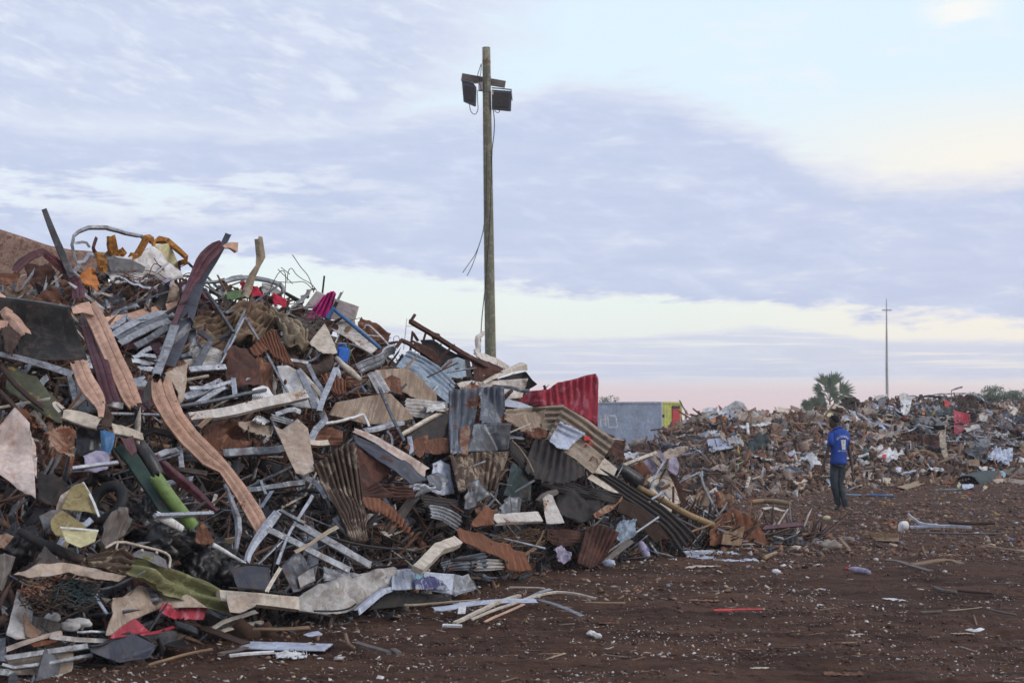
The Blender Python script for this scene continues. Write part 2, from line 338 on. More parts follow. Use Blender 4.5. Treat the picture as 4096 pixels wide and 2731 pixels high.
PROF = {'flat': [(-.5, 0), (-.17, .02), (.17, -.02), (.5, 0)],
        'chan': [(-.5, -.38), (-.5, -.04), (-.46, 0), (.46, 0), (.5, -.04), (.5, -.38)],
        'angle': [(-.5, -.12), (-.48, 0), (0.0, .03), (.04, 0.0), (.08, -.5)],
        'vee': [(-.5, -.22), (-.06, .1), (.06, .1), (.5, -.22)],
        'ridge': [(-.5, -.2), (-.47, .02), (-.30, .04), (-.12, 0), (-.10, -.035), (-.07, -.035), (-.05, .03), (.10, .035), (.22, .0), (.24, -.03), (.26, .0), (.36, -.03), (.47, -.02), (.5, -.16)],
        'half': [(math.sin(a) * .5, math.cos(a) * .4 - .1) for a in np.linspace(-1.5, 1.5, 11)],
        'corr': [((i / 24 - .5), .055 * math.sin(i / 24 * 2 * math.pi * 4)) for i in range(25)]}
CLOSED = {'tube': [(math.cos(a) * .5, math.sin(a) * .5) for a in np.linspace(0, 2 * math.pi, 10, endpoint=False)],
          'box': [(-.5, -.3), (.5, -.3), (.5, .3), (-.5, .3)], 'plank': [(-.5, -.09), (.5, -.09), (.5, .09), (-.5, .09)],
          'sq': [(-.5, -.5), (.5, -.5), (.5, .5), (-.5, .5)]}
def resample(pts, seg):
    """pts: list of np arrays (any dim, first 3 = position).  round the corners slightly and subdivide"""
    out = [pts[0]]
    for a, b in zip(pts, pts[1:]):
        n = max(1, int(np.linalg.norm(b[:3] - a[:3]) / seg))
        for i in range(1, n + 1): out.append(a + (b - a) * i / n)
    return out
def smooth_path(pts, it):
    for _ in range(it):
        q = [pts[0]]
        for a, b in zip(pts, pts[1:]): q += [a * .75 + b * .25, a * .25 + b * .75]
        q.append(pts[-1]); pts = q
    return pts
def sweep(pts, nh, prof, th=.003, dent=.0, seed=0, soft=1):
    """pts: np array rows x,y,z,width(m),roll(deg); nh: function(point)->normal hint"""
    pts = smooth_path([np.array(p, float) for p in pts], soft) if len(pts) > 2 else [np.array(p, float) for p in pts]
    Lt = sum(np.linalg.norm(b[:3] - a[:3]) for a, b in zip(pts, pts[1:])); pts = resample(pts, max(Lt / 26, .02))
    A = np.array(pts); X = A[:, :3]; T = np.gradient(X, axis=0); T /= np.linalg.norm(T, axis=1, keepdims=True) + 1e-9
    cl = prof in CLOSED; pr = CLOSED[prof] if cl else PROF[prof]; rings = []
    for i in range(len(X)):
        t = Vector(T[i]); n = Vector(nh(X[i])); s = t.cross(n); s = s.normalized() if s.length > 1e-4 else t.orthogonal().normalized(); n = s.cross(t)
        a = R(A[i, 4]); s, n = s * math.cos(a) + n * math.sin(a), n * math.cos(a) - s * math.sin(a)
        w = A[i, 3]; q = Vector(X[i]); ww = w
        if dent:
            nz = 1.5 * ridge(q * 1.8, seed, 3) + .3 * noise.noise(q * 8 + Vector((seed, 0, 0))); q = q + n * nz * dent * 1.5; ww = w * (1 + .14 * noise.noise(q * 3.5 + Vector((0, seed, seed))))
        rings.append([q + s * (a_ * ww) + n * (b_ * w) for a_, b_ in pr])
    if not cl and dent:
        rr_ = random.Random(int(seed * 31)); e_ = min(len(rings), 3)
        for ei, sg in ((0, 1), (-1, -1)):
            for j in range(len(pr)): rings[ei][j] = rings[ei][j] + Vector(T[ei]) * sg * A[ei, 3] * .45 * rr_.random() ** 1.5
    G = np.array([[list(p) for p in r] for r in rings])
    return tubeloft(G) if cl else solid(G, th)
def cam_hint(p): v_ = Vector((0, 0, CAMH)) - Vector(p); v_.z += v_.length * .35; return v_.normalized()
def up_hint(p): return Vector((0, -.25, 1)).normalized()
SEED = [0]
def ST(c, name, label, cat, m, prof, w, pts, off=.25, lay=False, roll=0, dent=.02, surf='m', d=None, th=.003, soft=1, parent=None, grp=None):
    """bent strip, channel, tube or plank following a traced line on the heap's surface"""
    SEED[0] += 1; S_ = CR[c][2]; out = []; hint = up_hint if lay else cam_hint
    P2 = [src(c, p) for p in pts]
    ww = list(np.interp(np.linspace(0, 1, len(pts)), np.linspace(0, 1, len(w)), w)) if isinstance(w, (list, tuple)) else [w] * len(pts)
    if isinstance(roll, (list, tuple)): roll = list(np.interp(np.linspace(0, 1, len(pts)), np.linspace(0, 1, len(roll)), roll))
    tmp = []
    for i, (p, q) in enumerate(zip(pts, P2)):
        dd = d if d is not None else SURF[surf].depth(*q); o_ = p[2] if len(p) > 2 else off
        if lay and not d: o_ = .02 * dd * dd / 1.6 / 1.0 * .35 if len(p) < 3 else p[2]
        tmp.append(P(q[0], q[1], dd - o_))
    for i, q in enumerate(tmp):
        a = tmp[max(0, i - 1)]; b = tmp[min(len(tmp) - 1, i + 1)]; t = (b - a).normalized(); V_ = (Vector((0, 0, CAMH)) - q).normalized()
        n = Vector(hint(q)); s = t.cross(n).normalized(); n = s.cross(t); f = 1. if prof == 'tube' else max(.28 if prof == 'flat' or not lay else .62, abs(n.dot(V_)) / max(.25, t.cross(V_).length))
        out.append((*q, ww[i] / S_ * q.y / F / f, roll if not isinstance(roll, (list, tuple)) else roll[i]))
    v_, f_, uv = sweep(out, hint, prof, th, dent * .5, SEED[0] * 3.7, soft)
    o = mesh_obj(name, v_, f_, m, parent=parent, smooth=prof in ('tube', 'half', 'corr'), uv=uv)
    return tag(o, label, cat, grp)
def arc_resample(pts, n):
    A = np.array(pts, float); L = np.concatenate([[0], np.cumsum(np.linalg.norm(np.diff(A[:, :2], axis=0), axis=1))]); t = np.linspace(0, L[-1], n)
    return np.stack([np.interp(t, L, A[:, i]) for i in range(A.shape[1])], 1)
def fb(p, s, o=3):
    r = 0; a = 1; f = 1
    for _ in range(o): r += a * noise.noise(Vector(p) * f + Vector((s, s * 1.3, -s))); a *= .5; f *= 2.1
    return r
def ridge(p, s, o=3):
    r = 0; a = 1; f = 1
    for _ in range(o): r += a * (1 - 2 * abs(noise.noise(Vector(p) * f + Vector((s, s * 1.3, -s)))) - .6); a *= .5; f *= 2.1
    return r
def SH(c, name, label, cat, m, top, bot, corr=0, axis='u', amp=.018, cr=.03, cf=3., off=.25, stand=.5, jag=0, surf='m', d=None, th=.004, n=28, mm=14, parent=None, tilt=0., grp=None, wave=0, wamp=0, flat=False):
    """sheet between two traced edges; corrugated, crumpled or ragged"""
    SEED[0] += 1; s = SEED[0] * 5.3
    if corr: n, mm = (max(n, corr * 8), mm) if axis == 'u' else (n, max(mm, corr * 8))
    A = arc_resample([(*src(c, p[:2]), p[2] if len(p) > 2 else off) for p in top], n); B = arc_resample([(*src(c, p[:2]), p[2] if len(p) > 2 else off) for p in bot], n)
    q = np.linspace(0, 1, mm)[None, :, None]; PX = A[:, None] * (1 - q) + B[:, None] * q
    if jag:
        jj = jag / CR[c][2]; c0 = PX.mean((0, 1))[:2]
        for i in range(n):
            for j in range(mm):
                if i in (0, n - 1) or j in (0, mm - 1):
                    k_ = random.random() ** 2 * jj; v_ = c0 - PX[i, j, :2]; v_ /= np.linalg.norm(v_) + 1e-6; PX[i, j, :2] += v_ * k_
    D_ = np.array([[d if d is not None else SURF[surf].depth(PX[i, j, 0], PX[i, j, 1]) for j in range(mm)] for i in range(n)])
    mean = D_.mean(); DD = np.minimum(D_ * (1 - stand) + mean * stand, D_) - PX[:, :, 2] + tilt * (np.linspace(-.5, .5, n)[:, None])
    G = np.array([[list(P(PX[i, j, 0], PX[i, j, 1], DD[i, j])) for j in range(mm)] for i in range(n)])
    du = np.gradient(G, axis=0); dv = np.gradient(G, axis=1); N = np.cross(dv, du); N /= np.linalg.norm(N, axis=2, keepdims=True) + 1e-9
    uu = np.linspace(0, 1, n)[:, None]; vv = np.linspace(0, 1, mm)[None, :]; H = np.zeros((n, mm))
    if corr:
        NZ = np.array([[noise.noise(Vector((G[i, j] * 1.7).tolist()) + Vector((s, 0, 0))) for j in range(mm)] for i in range(n)]); FL = np.clip(.75 + 1.6 * np.array([[noise.noise(Vector((G[i, j] * 2.6).tolist()) + Vector((0, s, 3))) for j in range(mm)] for i in range(n)]), .1, 1.25)
        H += amp * np.sin(2 * np.pi * (corr * (uu if axis == 'u' else vv) + .35 * NZ)) * FL
    if wave: H += wamp * np.sin(2 * np.pi * wave * (vv + .25 * uu))
    for i in range(n):
        for j in range(mm): H[i, j] += cr * (.6 * ridge(G[i, j] * cf, s) + .6 * fb(G[i, j] * cf * .5, s + 9, 2))
    G = G + N * H[:, :, None]
    v_, f_, uv = solid(G if axis == 'u' else G, th)
    if axis == 'u': uv = uv[:, ::-1]
    o = mesh_obj(name, v_, f_, m, parent=parent, smooth=not flat, uv=uv)
    return tag(o, label, cat, grp)
def add_child(o, par):
    loc = par.location.copy(); o.parent = par; o.location = o.location - loc
    for kk in ('category', 'label', 'group'):
        if kk in o.keys(): del o[kk]
    return o
def blob(name, m, c, r, seed, rough=.25, sub=3, freq=1.5, flatz=1., parent=None):
    import bmesh
    bm = bmesh.new(); bmesh.ops.create_icosphere(bm, subdivisions=sub, radius=1)
    V = []
    for q in bm.verts:
        n_ = q.co.normalized(); k_ = 1 + rough * (ridge(n_ * freq, seed) + .5 * fb(n_ * freq * 2, seed + 4)); V.append((c[0] + n_.x * r[0] * k_, c[1] + n_.y * r[1] * k_, c[2] + n_.z * r[2] * k_))
    Fc = [[l.vert.index for l in f.loops] for f in bm.faces]; bm.free()
    return mesh_obj(name, V, Fc, m, parent=parent, smooth=True, uv=[(a[0], a[2]) for a in V])
# ------------------------------------------------------------------ ground
def ground_z(x, y):
    a = .5 * fb((x * .25, y * .25, 0), 3, 2) * .06 + fb((x * 1.3, y * 2.2, 0), 8, 3) * .034
    return a * max(0., min(1., (60 - y) / 40))
def build_ground():
    rows = [6.0]
    while rows[-1] < 75: rows.append(rows[-1] * 1.0065)
    rows = [-40, -10, 0, 3] + rows + [90, 120, 180, 300, 480, 700]
    cols = np.concatenate([np.linspace(-1.3, -.52, 8), np.linspace(-.5, .5, 620), np.linspace(.52, 1.3, 8)])
    V = []
    for y in rows:
        yy = max(y, 12.) if y > 0 else 40.
        for c_ in cols:
            x = c_ * yy
            if 5 < y < 75 and abs(c_) < .51:
                z = ground_z(x, y); z += max(0., 1 - y / 45) * (.022 * ridge((x * 4, y * 8, 0), 2, 4) + .030 * max(0., fb((x * .6, y * 2.2, 0), 31, 2)) + .012 * fb((x * 14, y * 14, 0), 5, 2))
            else: z = 0
            V.append((x, y, z))
    V = np.array(V); n, m_ = len(rows), len(cols); I = np.arange(n * m_).reshape(n, m_)
    Fq = np.stack([I[:-1, :-1].ravel(), I[:-1, 1:].ravel(), I[1:, 1:].ravel(), I[1:, :-1].ravel()], 1).tolist()
    m = bpy.data.materials.new('red_earth'); m.use_nodes = True; T = NT(m.node_tree); b = T.n['Principled BSDF']
    tcn = T.new('ShaderNodeTexCoord'); O = tcn.outputs['Object']
    mp = T.new('ShaderNodeMapping'); T.l.new(O, mp.inputs[0]); mp.inputs['Scale'].default_value = (.35, 1.5, 1); mp.inputs['Rotation'].default_value = (0, 0, .12)
    big = T.noise(O, .35, 6, .6, .6); tr = T.noise(mp.outputs[0], 1.6, 8, .65, .5); fine = T.noise(O, 9., 8, .7); gr = T.noise(O, 45., 5, .7)
    c = T.mix(T.sstep(tr, .3, .7), (.050, .0235, .0145), (.162, .082, .051))
    c = T.mix(T.m('MULTIPLY', T.sstep(big, .4, .7), .5), c, (.150, .084, .056))
    mp2 = T.new('ShaderNodeMapping'); T.l.new(O, mp2.inputs[0]); mp2.inputs['Scale'].default_value = (.9, 7., 1); mp2.inputs['Rotation'].default_value = (0, 0, -.08)
    st2 = T.noise(mp2.outputs[0], 1.4, 7, .68, .6); c = T.mix(T.m('MULTIPLY', T.sstep(st2, .50, .66), .75), c, (.036, .0165, .012)); c = T.mix(T.m('MULTIPLY', T.sstep(st2, .42, .30), .55), c, (.20, .125, .09))
    c = T.mix(T.m('MULTIPLY', T.sstep(fine, .52, .75), .7), c, (.035, .016, .012))
    c = T.mix(T.m('MULTIPLY', T.sstep(gr, .60, .74), .5), c, (.19, .11, .08))
    vo = T.new('ShaderNodeTexVoronoi'); T.l.new(O, vo.inputs['Vector']); vo.inputs['Scale'].default_value = 34.
    spk = T.m('MULTIPLY', T.sstep(vo.outputs['Distance'], .20, .12), T.sstep(T.noise(O, 2.2, 6, .7, .4), .52, .66))
    sel = T.new('ShaderNodeSeparateColor'); T.l.new(vo.outputs['Color'], sel.inputs[0])
    spk = T.m('MULTIPLY', spk, T.sstep(sel.outputs[0], .55, .6))
    c = T.mix(spk, c, T.mix(sel.outputs[1], (.30, .22, .18), (.58, .54, .50)))
    T.put(b.inputs['Base Color'], c); b.inputs['Roughness'].default_value = .92; b.inputs['Specular IOR Level'].default_value = .2
    bp = T.new('ShaderNodeBump'); bp.inputs['Strength'].default_value = 1.0; bp.inputs['Distance'].default_value = .10
    T.put(bp.inputs['Height'], T.m('ADD', T.m('ADD', T.m('MULTIPLY', tr, .7), fine), T.m('MULTIPLY', gr, .35))); T.l.new(bp.outputs[0], b.inputs['Normal'])
    o = mesh_obj('ground', V, Fq, m, center=False, smooth=True); tag(o, kind='structure')
    return m
EARTH = build_ground()

# ------------------------------------------------------------------ heap cores
def core(name, heap, m, inset, rough, label, cat, nt=46, nc=150, kind=None):
    xs = np.linspace(heap.x0, heap.x1, nc); V = []; nb = 16
    for px in xs:
        Dt, Dc, H, yt, yc = heap.col(px); g = (px - CX) / F / CT
        g = (px - CX) / F
        pr = [(Dt + (Dc - Dt) * t, H * t ** .8) for t in np.linspace(0, 1, nt)] + [(Dc + H * heap.back * t, H * (1 - t)) for t in np.linspace(0, 1, nb + 1)[1:]]
        fx = ray(px, yc).x / ray(px, yc).y
        for d, z in pr:
            x = fx * d
            kk = min(1, z / .3); q = (x, d, z)
            h = rough * (.7 * ridge((x * 1.1, d * 1.1, z * 1.1), 4, 3) + .5 * fb((x * 3, d * 3, z * 3), 9, 2)) * kk
            V.append((x, d + inset * kk - h * .5, z - inset * .55 * kk + h * .6 - (.05 if z < .02 else 0)))
    V = np.array(V); n, m_ = nc, nt + nb; I = np.arange(n * m_).reshape(n, m_)
    Fq = np.stack([I[:-1, :-1].ravel(), I[1:, :-1].ravel(), I[1:, 1:].ravel(), I[:-1, 1:].ravel()], 1).tolist()
    o = mesh_obj(name, V, Fq, m, smooth=True); tag(o, label, cat, kind=kind); return o
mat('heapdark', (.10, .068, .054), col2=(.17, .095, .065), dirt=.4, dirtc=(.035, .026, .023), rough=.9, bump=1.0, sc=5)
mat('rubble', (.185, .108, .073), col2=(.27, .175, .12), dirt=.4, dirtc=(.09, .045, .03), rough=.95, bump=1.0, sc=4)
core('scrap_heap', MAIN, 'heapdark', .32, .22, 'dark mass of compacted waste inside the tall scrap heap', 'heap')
core('rubble_heap', FARH, 'rubble', .15, .30, 'low brown mound of soil and rubble behind the man in the blue shirt', 'heap')

# ------------------------------------------------------------------ countless small pieces
def shards(name, pos, size, cols, nrm=None, jit=.28, label=None, kind='stuff', rot=None):
    N = len(pos); base = np.array([[x, y, z] for x in (-.5, .5) for y in (-.5, .5) for z in (-.5, .5)])
    V = base[None] * (1 + 0) + rng.uniform(-jit, jit, (N, 8, 3)) * .5; V = V * size[:, None, :]
    q = rng.normal(size=(N, 4)); q /= np.linalg.norm(q, axis=1, keepdims=True)
    if rot is not None:   # mostly flat: yaw only plus small tilt
        yaw = rng.uniform(0, 6.283, N); t = rng.normal(0, rot, (N, 2)); q = np.stack([np.cos(yaw / 2), t[:, 0], t[:, 1], np.sin(yaw / 2)], 1); q /= np.linalg.norm(q, axis=1, keepdims=True)
    w_, x, y, z = q.T
    M = np.stack([np.stack([1 - 2 * (y * y + z * z), 2 * (x * y - z * w_), 2 * (x * z + y * w_)], -1), np.stack([2 * (x * y + z * w_), 1 - 2 * (x * x + z * z), 2 * (y * z - x * w_)], -1), np.stack([2 * (x * z - y * w_), 2 * (y * z + x * w_), 1 - 2 * (x * x + y * y)], -1)], 1)
    V = np.einsum('nij,nkj->nki', M, V) + pos[:, None]
    fb_ = np.array([[0, 1, 3, 2], [4, 6, 7, 5], [0, 4, 5, 1], [2, 3, 7, 6], [0, 2, 6, 4], [1, 5, 7, 3]])
    Fc = (fb_[None] + np.arange(N)[:, None, None] * 8).reshape(-1)
    me = bpy.data.meshes.new(name); me.vertices.add(N * 8); me.vertices.foreach_set('co', V.reshape(-1)); me.loops.add(N * 24); me.loops.foreach_set('vertex_index', Fc.astype(np.int32))
    me.polygons.add(N * 6); me.polygons.foreach_set('loop_start', np.arange(0, N * 24, 4, dtype=np.int32)); me.update(calc_edges=True)
    at = me.color_attributes.new('piece', 'FLOAT_COLOR', 'POINT'); cc = np.concatenate([cols, np.ones((N, 1))], 1); at.data.foreach_set('color', np.repeat(cc, 8, axis=0).reshape(-1))
    me.materials.append(MATS['debris']); o = bpy.data.objects.new(name, me); COL.objects.link(o); tag(o, label, kind=kind); return o
def pick(pal, N, var=.25):
    c = np.array([p[:3] for p in pal]); w_ = np.array([p[3] for p in pal], float); i = rng.choice(len(pal), N, p=w_ / w_.sum())
    return np.clip(c[i] * rng.uniform(1 - var, 1 + var, (N, 1)), 0, .95)
# pale chips and crumbs over the earth; thicker near the heaps
def gpos(N, y0=7.5, y1=60, spread=.42, pw=1.0):
    y = y0 * (y1 / y0) ** (rng.uniform(0, 1, N) ** pw); x = rng.uniform(-spread, spread, N) * y; return x, y
def litter(name, N, smin, smax, pal, label, aspect=(1, .7, .4), patch=.0, y0=7.5, y1=60, rot=.25, lift=.25):
    x, y = gpos(N * 3, y0, y1)
    keep = []
    for i in range(len(x)):
        nz = fb((x[i] * .8, y[i] * .5, 0), 21, 3)
        if nz + rng.uniform(-.35, .35) > patch: keep.append(i)
        if len(keep) >= N: break
    x, y = x[keep], y[keep]; N = len(x); s = smin * (smax / smin) ** (rng.uniform(0, 1, N) ** 2.2)
    z = np.array([ground_z(a, b) for a, b in zip(x, y)]); sz = np.stack([s * aspect[0] * rng.uniform(.6, 1.5, N), s * aspect[1] * rng.uniform(.6, 1.3, N), s * aspect[2] * rng.uniform(.6, 1.3, N)], 1)
    shards(name, np.stack([x, y, z + s * lift * aspect[2]], 1), sz, pick(pal, N), rot=rot, label=label)
PALE = [(.62, .58, .54, 4), (.50, .42, .36, 3), (.70, .68, .68, 2), (.36, .27, .2, 3), (.30, .17, .11, 3), (.45, .36, .18, .5), (.3, .33, .36, .6)]
DIRT = [(.05, .023, .016, 3), (.085, .042, .028, 3), (.14, .078, .052, 3), (.20, .125, .09, 1)]
litter('gravel', 34000, .004, .024, PALE, 'pale chips and crumbs pressed into the red brown earth', patch=-.05)
litter('soil_clods', 60000, .004, .026, DIRT, 'dark clods of turned earth', patch=-.3, aspect=(1, .9, .6))
litter('pale_grit', 9000, .005, .03, PALE[:4], 'clusters of pale grit and broken plaster on the earth', patch=.34)
litter('splinters', 3200, .03, .16, [(.30, .19, .12, 3), (.16, .09, .06, 4), (.42, .33, .24, 1.5), (.07, .04, .03, 2)], 'wood splinters and twigs lying flat on the earth', aspect=(1, .07, .05), patch=-.2, rot=.06, lift=1.5)

def heap_fill(name, heap, N, smin, smax, pal, label, aspect, x0=None, x1=None, depthr=(.02, .22), yr=(0., 1.06), surf_bias=1.):
    pos = []; S_ = []
    while len(pos) < N:
        px = rng.uniform(heap.x0 if x0 is None else x0, heap.x1 if x1 is None else x1); Dt, Dc, H, yt, yc = heap.col(px)
        t = rng.uniform(*yr) ; py = yc + (yt - yc) * t; d = heap.depth(px, py) + rng.uniform(*depthr); p = P(px, py, d); pos.append((p.x, p.y, max(.01, p.z)))
    s = smin * (smax / smin) ** (rng.uniform(0, 1, N) ** 1.8)
    sz = np.stack([s * aspect[0] * rng.uniform(.5, 1.6, N), s * aspect[1] * rng.uniform(.5, 1.4, N), s * aspect[2] * rng.uniform(.5, 1.3, N)], 1)
    shards(name, np.array(pos), sz, pick(pal, N), label=label)
MIX = [(.28, .29, .30, 2), (.17, .09, .058, 6), (.09, .05, .036, 5), (.26, .13, .075, 4), (.45, .40, .34, 2), (.035, .032, .03, 3), (.34, .23, .15, 3), (.08, .02, .03, .8), (.55, .55, .56, 1), (.1, .14, .2, .3)]
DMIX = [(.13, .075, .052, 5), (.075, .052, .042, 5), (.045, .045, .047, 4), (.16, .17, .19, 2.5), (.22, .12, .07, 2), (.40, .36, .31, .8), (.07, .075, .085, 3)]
heap_fill('scrap_fragments', MAIN, 5000, .04, .26, MIX, 'small torn fragments of metal, wood and plastic packed into the upper scrap heap', (1, .4, .035), depthr=(-.06, .22), yr=(0, .42))
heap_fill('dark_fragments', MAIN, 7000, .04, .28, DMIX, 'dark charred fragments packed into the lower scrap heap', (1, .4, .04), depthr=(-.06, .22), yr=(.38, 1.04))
heap_fill('scrap_slivers', MAIN, 4500, .12, .6, MIX, 'thin slivers of metal and wood caught in the upper scrap heap', (1, .05, .035), depthr=(-.12, .16), yr=(0, .5))
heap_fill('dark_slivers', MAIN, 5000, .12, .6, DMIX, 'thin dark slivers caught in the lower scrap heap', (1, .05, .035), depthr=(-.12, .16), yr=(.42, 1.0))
hz = bpy.data.materials.new('haze'); hz.use_nodes = True; HT = NT(hz.node_tree); HT.n.remove(HT.n['Principled BSDF']); pv = HT.new('ShaderNodeVolumePrincipled'); pv.inputs['Color'].default_value = (.93, .95, 1, 1); pv.inputs['Density'].default_value = .0008; pv.inputs['Anisotropy'].default_value = 0.; HT.l.new(pv.outputs[0], HT.n['Material Output'].inputs['Volume']); MATS['haze'] = hz
hb = [(x, y, z) for x in (-1000, 1000) for y in (-90, 760) for z in (-1.2, 16)]
ho_ = mesh_obj('haze', hb, [[0, 1, 3, 2], [4, 6, 7, 5], [0, 4, 5, 1], [2, 3, 7, 6], [0, 2, 6, 4], [1, 5, 7, 3]], 'haze', smooth=False); tag(ho_, 'faint evening haze over the yard', kind='stuff')
FM = [(.20, .12, .08, 9), (.14, .078, .053, 9), (.27, .18, .12, 6), (.38, .29, .22, 2.0), (.06, .038, .03, 2.5), (.52, .49, .46, .7), (.22, .25, .3, .8), (.5, .34, .1, .25), (.3, .05, .04, .25), (.08, .16, .3, .15), (.25, .11, .06, 2)]
heap_fill('rubble_fragments', FARH, 24000, .03, .36, FM, 'broken stone, brick, wood and plastic covering the low rubble mound', (1, .42, .12), depthr=(-.14, .28))
heap_fill('rubble_laths', FARH, 7000, .10, .6, FM, 'short slats and strips mixed into the low rubble mound', (1, .14, .06), depthr=(-.2, .2))
# rubble apron between the mound and the open ground
def apron(name, N, x0, x1, y0, y1, smin, smax, pal, label, aspect, rot=None):
    px = rng.uniform(x0, x1, N); py = y0 + (y1 - y0) * rng.uniform(0, 1, N) ** 1.7; pos = []
    s = smin * (smax / smin) ** (rng.uniform(0, 1, N) ** 2)
    for a, b, c_ in zip(px, py, s):
        q = P(a, b, gd(b)); pos.append((q.x, q.y, ground_z(q.x, q.y) + c_ * .15))
    sz = np.stack([s * aspect[0] * rng.uniform(.5, 1.6, N), s * aspect[1] * rng.uniform(.5, 1.4, N), s * aspect[2] * rng.uniform(.5, 1.3, N)], 1)
    shards(name, np.array(pos), sz, pick(pal, N), label=label, rot=rot)
apron('rubble_apron', 16000, 2350, 4300, 1895, 2230, .012, .085, FM, 'scattered stones and scraps on the ground before the low rubble mound', (1, .7, .45), rot=.2)
apron('heap_apron', 6500, -300, 3300, 2170, 2420, .008, .06, FM + PALE, 'crumbs and scraps spilled at the foot of the tall scrap heap', (1, .6, .3), rot=.2)
apron('toe_litter', 2600, -100, 1700, 2440, 2740, .006, .045, PALE + DIRT, 'scraps spilled in front of the tall heap', (1, .6, .3), rot=.2)
# ================================================================== traced pieces of the tall heap
# --- top left
tank = SH('A', 'rusted_plate', 'huge rust-mottled plate sloping behind the peak of the tall heap', 'steel plate', 'speckrust', [(-500, 60), (0, 262), (180, 320), (440, 408), (640, 445), (960, 470)], [(-500, 900), (0, 900), (400, 960), (960, 960)], d=16.2, off=0, cr=.01, n=40)
add_child(ST('A', 'rim', None, None, 'rust', 'half', 70, [(-500, 70), (0, 270), (180, 328), (440, 415), (640, 452), (960, 478)], d=16.15, off=.04, dent=0), tank) if False else None
ST('A', 'metal_stud', 'perforated steel stud standing almost upright above the rust-mottled plate', 'metal stud', 'galvd', 'chan', [38, 46, 52, 60, 62], [(395, 80), (440, 200), (500, 350), (570, 510), (645, 690)], off=.5, dent=.0)
ST('A', 'bent_rail', 'long silver rail bent into a hoop against the sky at the peak', 'metal rail', 'galv', 'angle', [34, 36, 44, 40, 44, 50, 46, 40, 36, 34], [(690, 565), (672, 480), (655, 400), (672, 310), (720, 278), (800, 255), (975, 245), (1100, 280), (1270, 332), (1312, 395)], off=.3, soft=0)
ST('A', 'bent_rail', 'short crumpled silver rail curling below the hooped rail', 'metal rail', 'galvb', 'flat', [40, 34, 40, 36, 40, 34], [(690, 560), (755, 545), (800, 485), (880, 520), (898, 570), (870, 655)], off=.28, soft=0, roll=20)
ST('A', 'metal_strip', 'thin kinked silver strip inside the hoop of the bent rail', 'metal strip', 'galv', 'flat', 24, [(672, 386), (770, 366), (805, 430)], off=.3)
ST('A', 'metal_strip', 'stubby maroon strip poking up under the hooped rail', 'metal strip', 'maroon', 'angle', [44, 44, 40, 44], [(858, 322), (832, 400), (825, 440), (866, 500)], off=.25)
ST('A', 'bent_gutter', 'maroon and teal metal gutter arched over at the far left of the peak', 'gutter', 'maroon', 'ridge', [60, 64, 66, 60, 66, 74, 90, 110, 120], [(125, 650), (200, 565), (280, 498), (390, 458), (480, 530), (600, 640), (675, 720), (700, 800), (705, 905)], off=.45, soft=0)
ST('A', 'metal_strip', 'teal inner face of a bent gutter beside the huge rusty plate', 'metal strip', 'teal', 'flat', [60, 80, 40], [(135, 640), (180, 575), (255, 508)], off=.38)
ST('A', 'metal_sheet', 'rust brown folded sheet at the left edge above the dark board', 'metal sheet', 'rust', 'flat', [100, 110, 90, 60], [(-40, 705), (60, 700), (125, 690), (165, 640)], off=.55)
# torn insulated cabinet
cab = empty('torn_cabinet', P(560, 1050, MAIN.depth(560, 1100) - .3), 'white metal cabinet shell torn open, orange insulation along its top edge, on the peak', 'cabinet')
add_child(SH('A', 'side_panel', None, None, 'white', [(950, 490), (1100, 520), (1200, 480), (1330, 415), (1420, 470), (1480, 560), (1600, 640)], [(960, 660), (1010, 755), (1200, 758), (1450, 742), (1620, 700)], off=.25, cr=.10, cf=1.6), cab)
add_child(SH('A', 'flap', None, None, 'greycloth', [(940, 472), (1060, 515), (1180, 530), (1310, 600)], [(955, 570), (1010, 645), (1150, 640), (1280, 655)], off=.42, cr=.04), cab)
add_child(SH('A', 'yellowed_panel', None, None, 'yellowed', [(1395, 405), (1500, 388), (1560, 480), (1600, 575)], [(1480, 560), (1520, 700), (1570, 640), (1610, 600)], off=.36, cr=.03), cab)
for pts, w in (([(940, 340, .4), (965, 420, .4), (1010, 480, .42), (1100, 500, .4), (1230, 446, .38), (1340, 400, .36)], [46, 70, 56, 34, 40, 34]), ([(1335, 352, .4), (1440, 360, .4), (1525, 362, .4), (1560, 450, .38), (1598, 580, .38)], [30, 56, 46, 26, 18]), ([(1085, 500, .3), (1065, 440, .3), (1100, 470, .3)], [60, 50, 40]), ([(925, 480, .44), (915, 600, .44), (930, 660, .42)], [46, 60, 30])):
    add_child(ST('A', 'insulation_foam', None, None, 'foam', 'flat', [q * 1.25 for q in w], pts, dent=.3, th=.05, roll=15), cab)
SH('A', 'plastic_board', 'bright orange cracked panel leaning left of the torn white cabinet', 'panel', 'orange', [(690, 705), (750, 625), (810, 588), (850, 620)], [(760, 780), (820, 800), (870, 850), (885, 760)], off=.42, cr=.07, jag=14)
for pts in ([(1050, 700), (1200, 620), (1400, 640), (1500, 720), (1590, 690)], [(1380, 520), (1430, 600), (1530, 680), (1610, 760)], [(1060, 620), (1180, 690), (1330, 700), (1440, 640)], [(1330, 700), (1360, 590), (1400, 560), (1500, 640), (1540, 700)], [(1080, 720), (1130, 640), (1180, 740)], [(1620, 600), (1700, 560), (1760, 640), (1640, 720)], [(1600, 700), (1700, 640), (1740, 700), (1620, 760)]):
    ST('A', 'rusty_wire', 'rusty wire looping in front of the torn white cabinet', 'wire', 'rust', 'tube', 8, pts, off=.5, dent=0, soft=2, grp='rusty wires looping in front of the torn white cabinet')
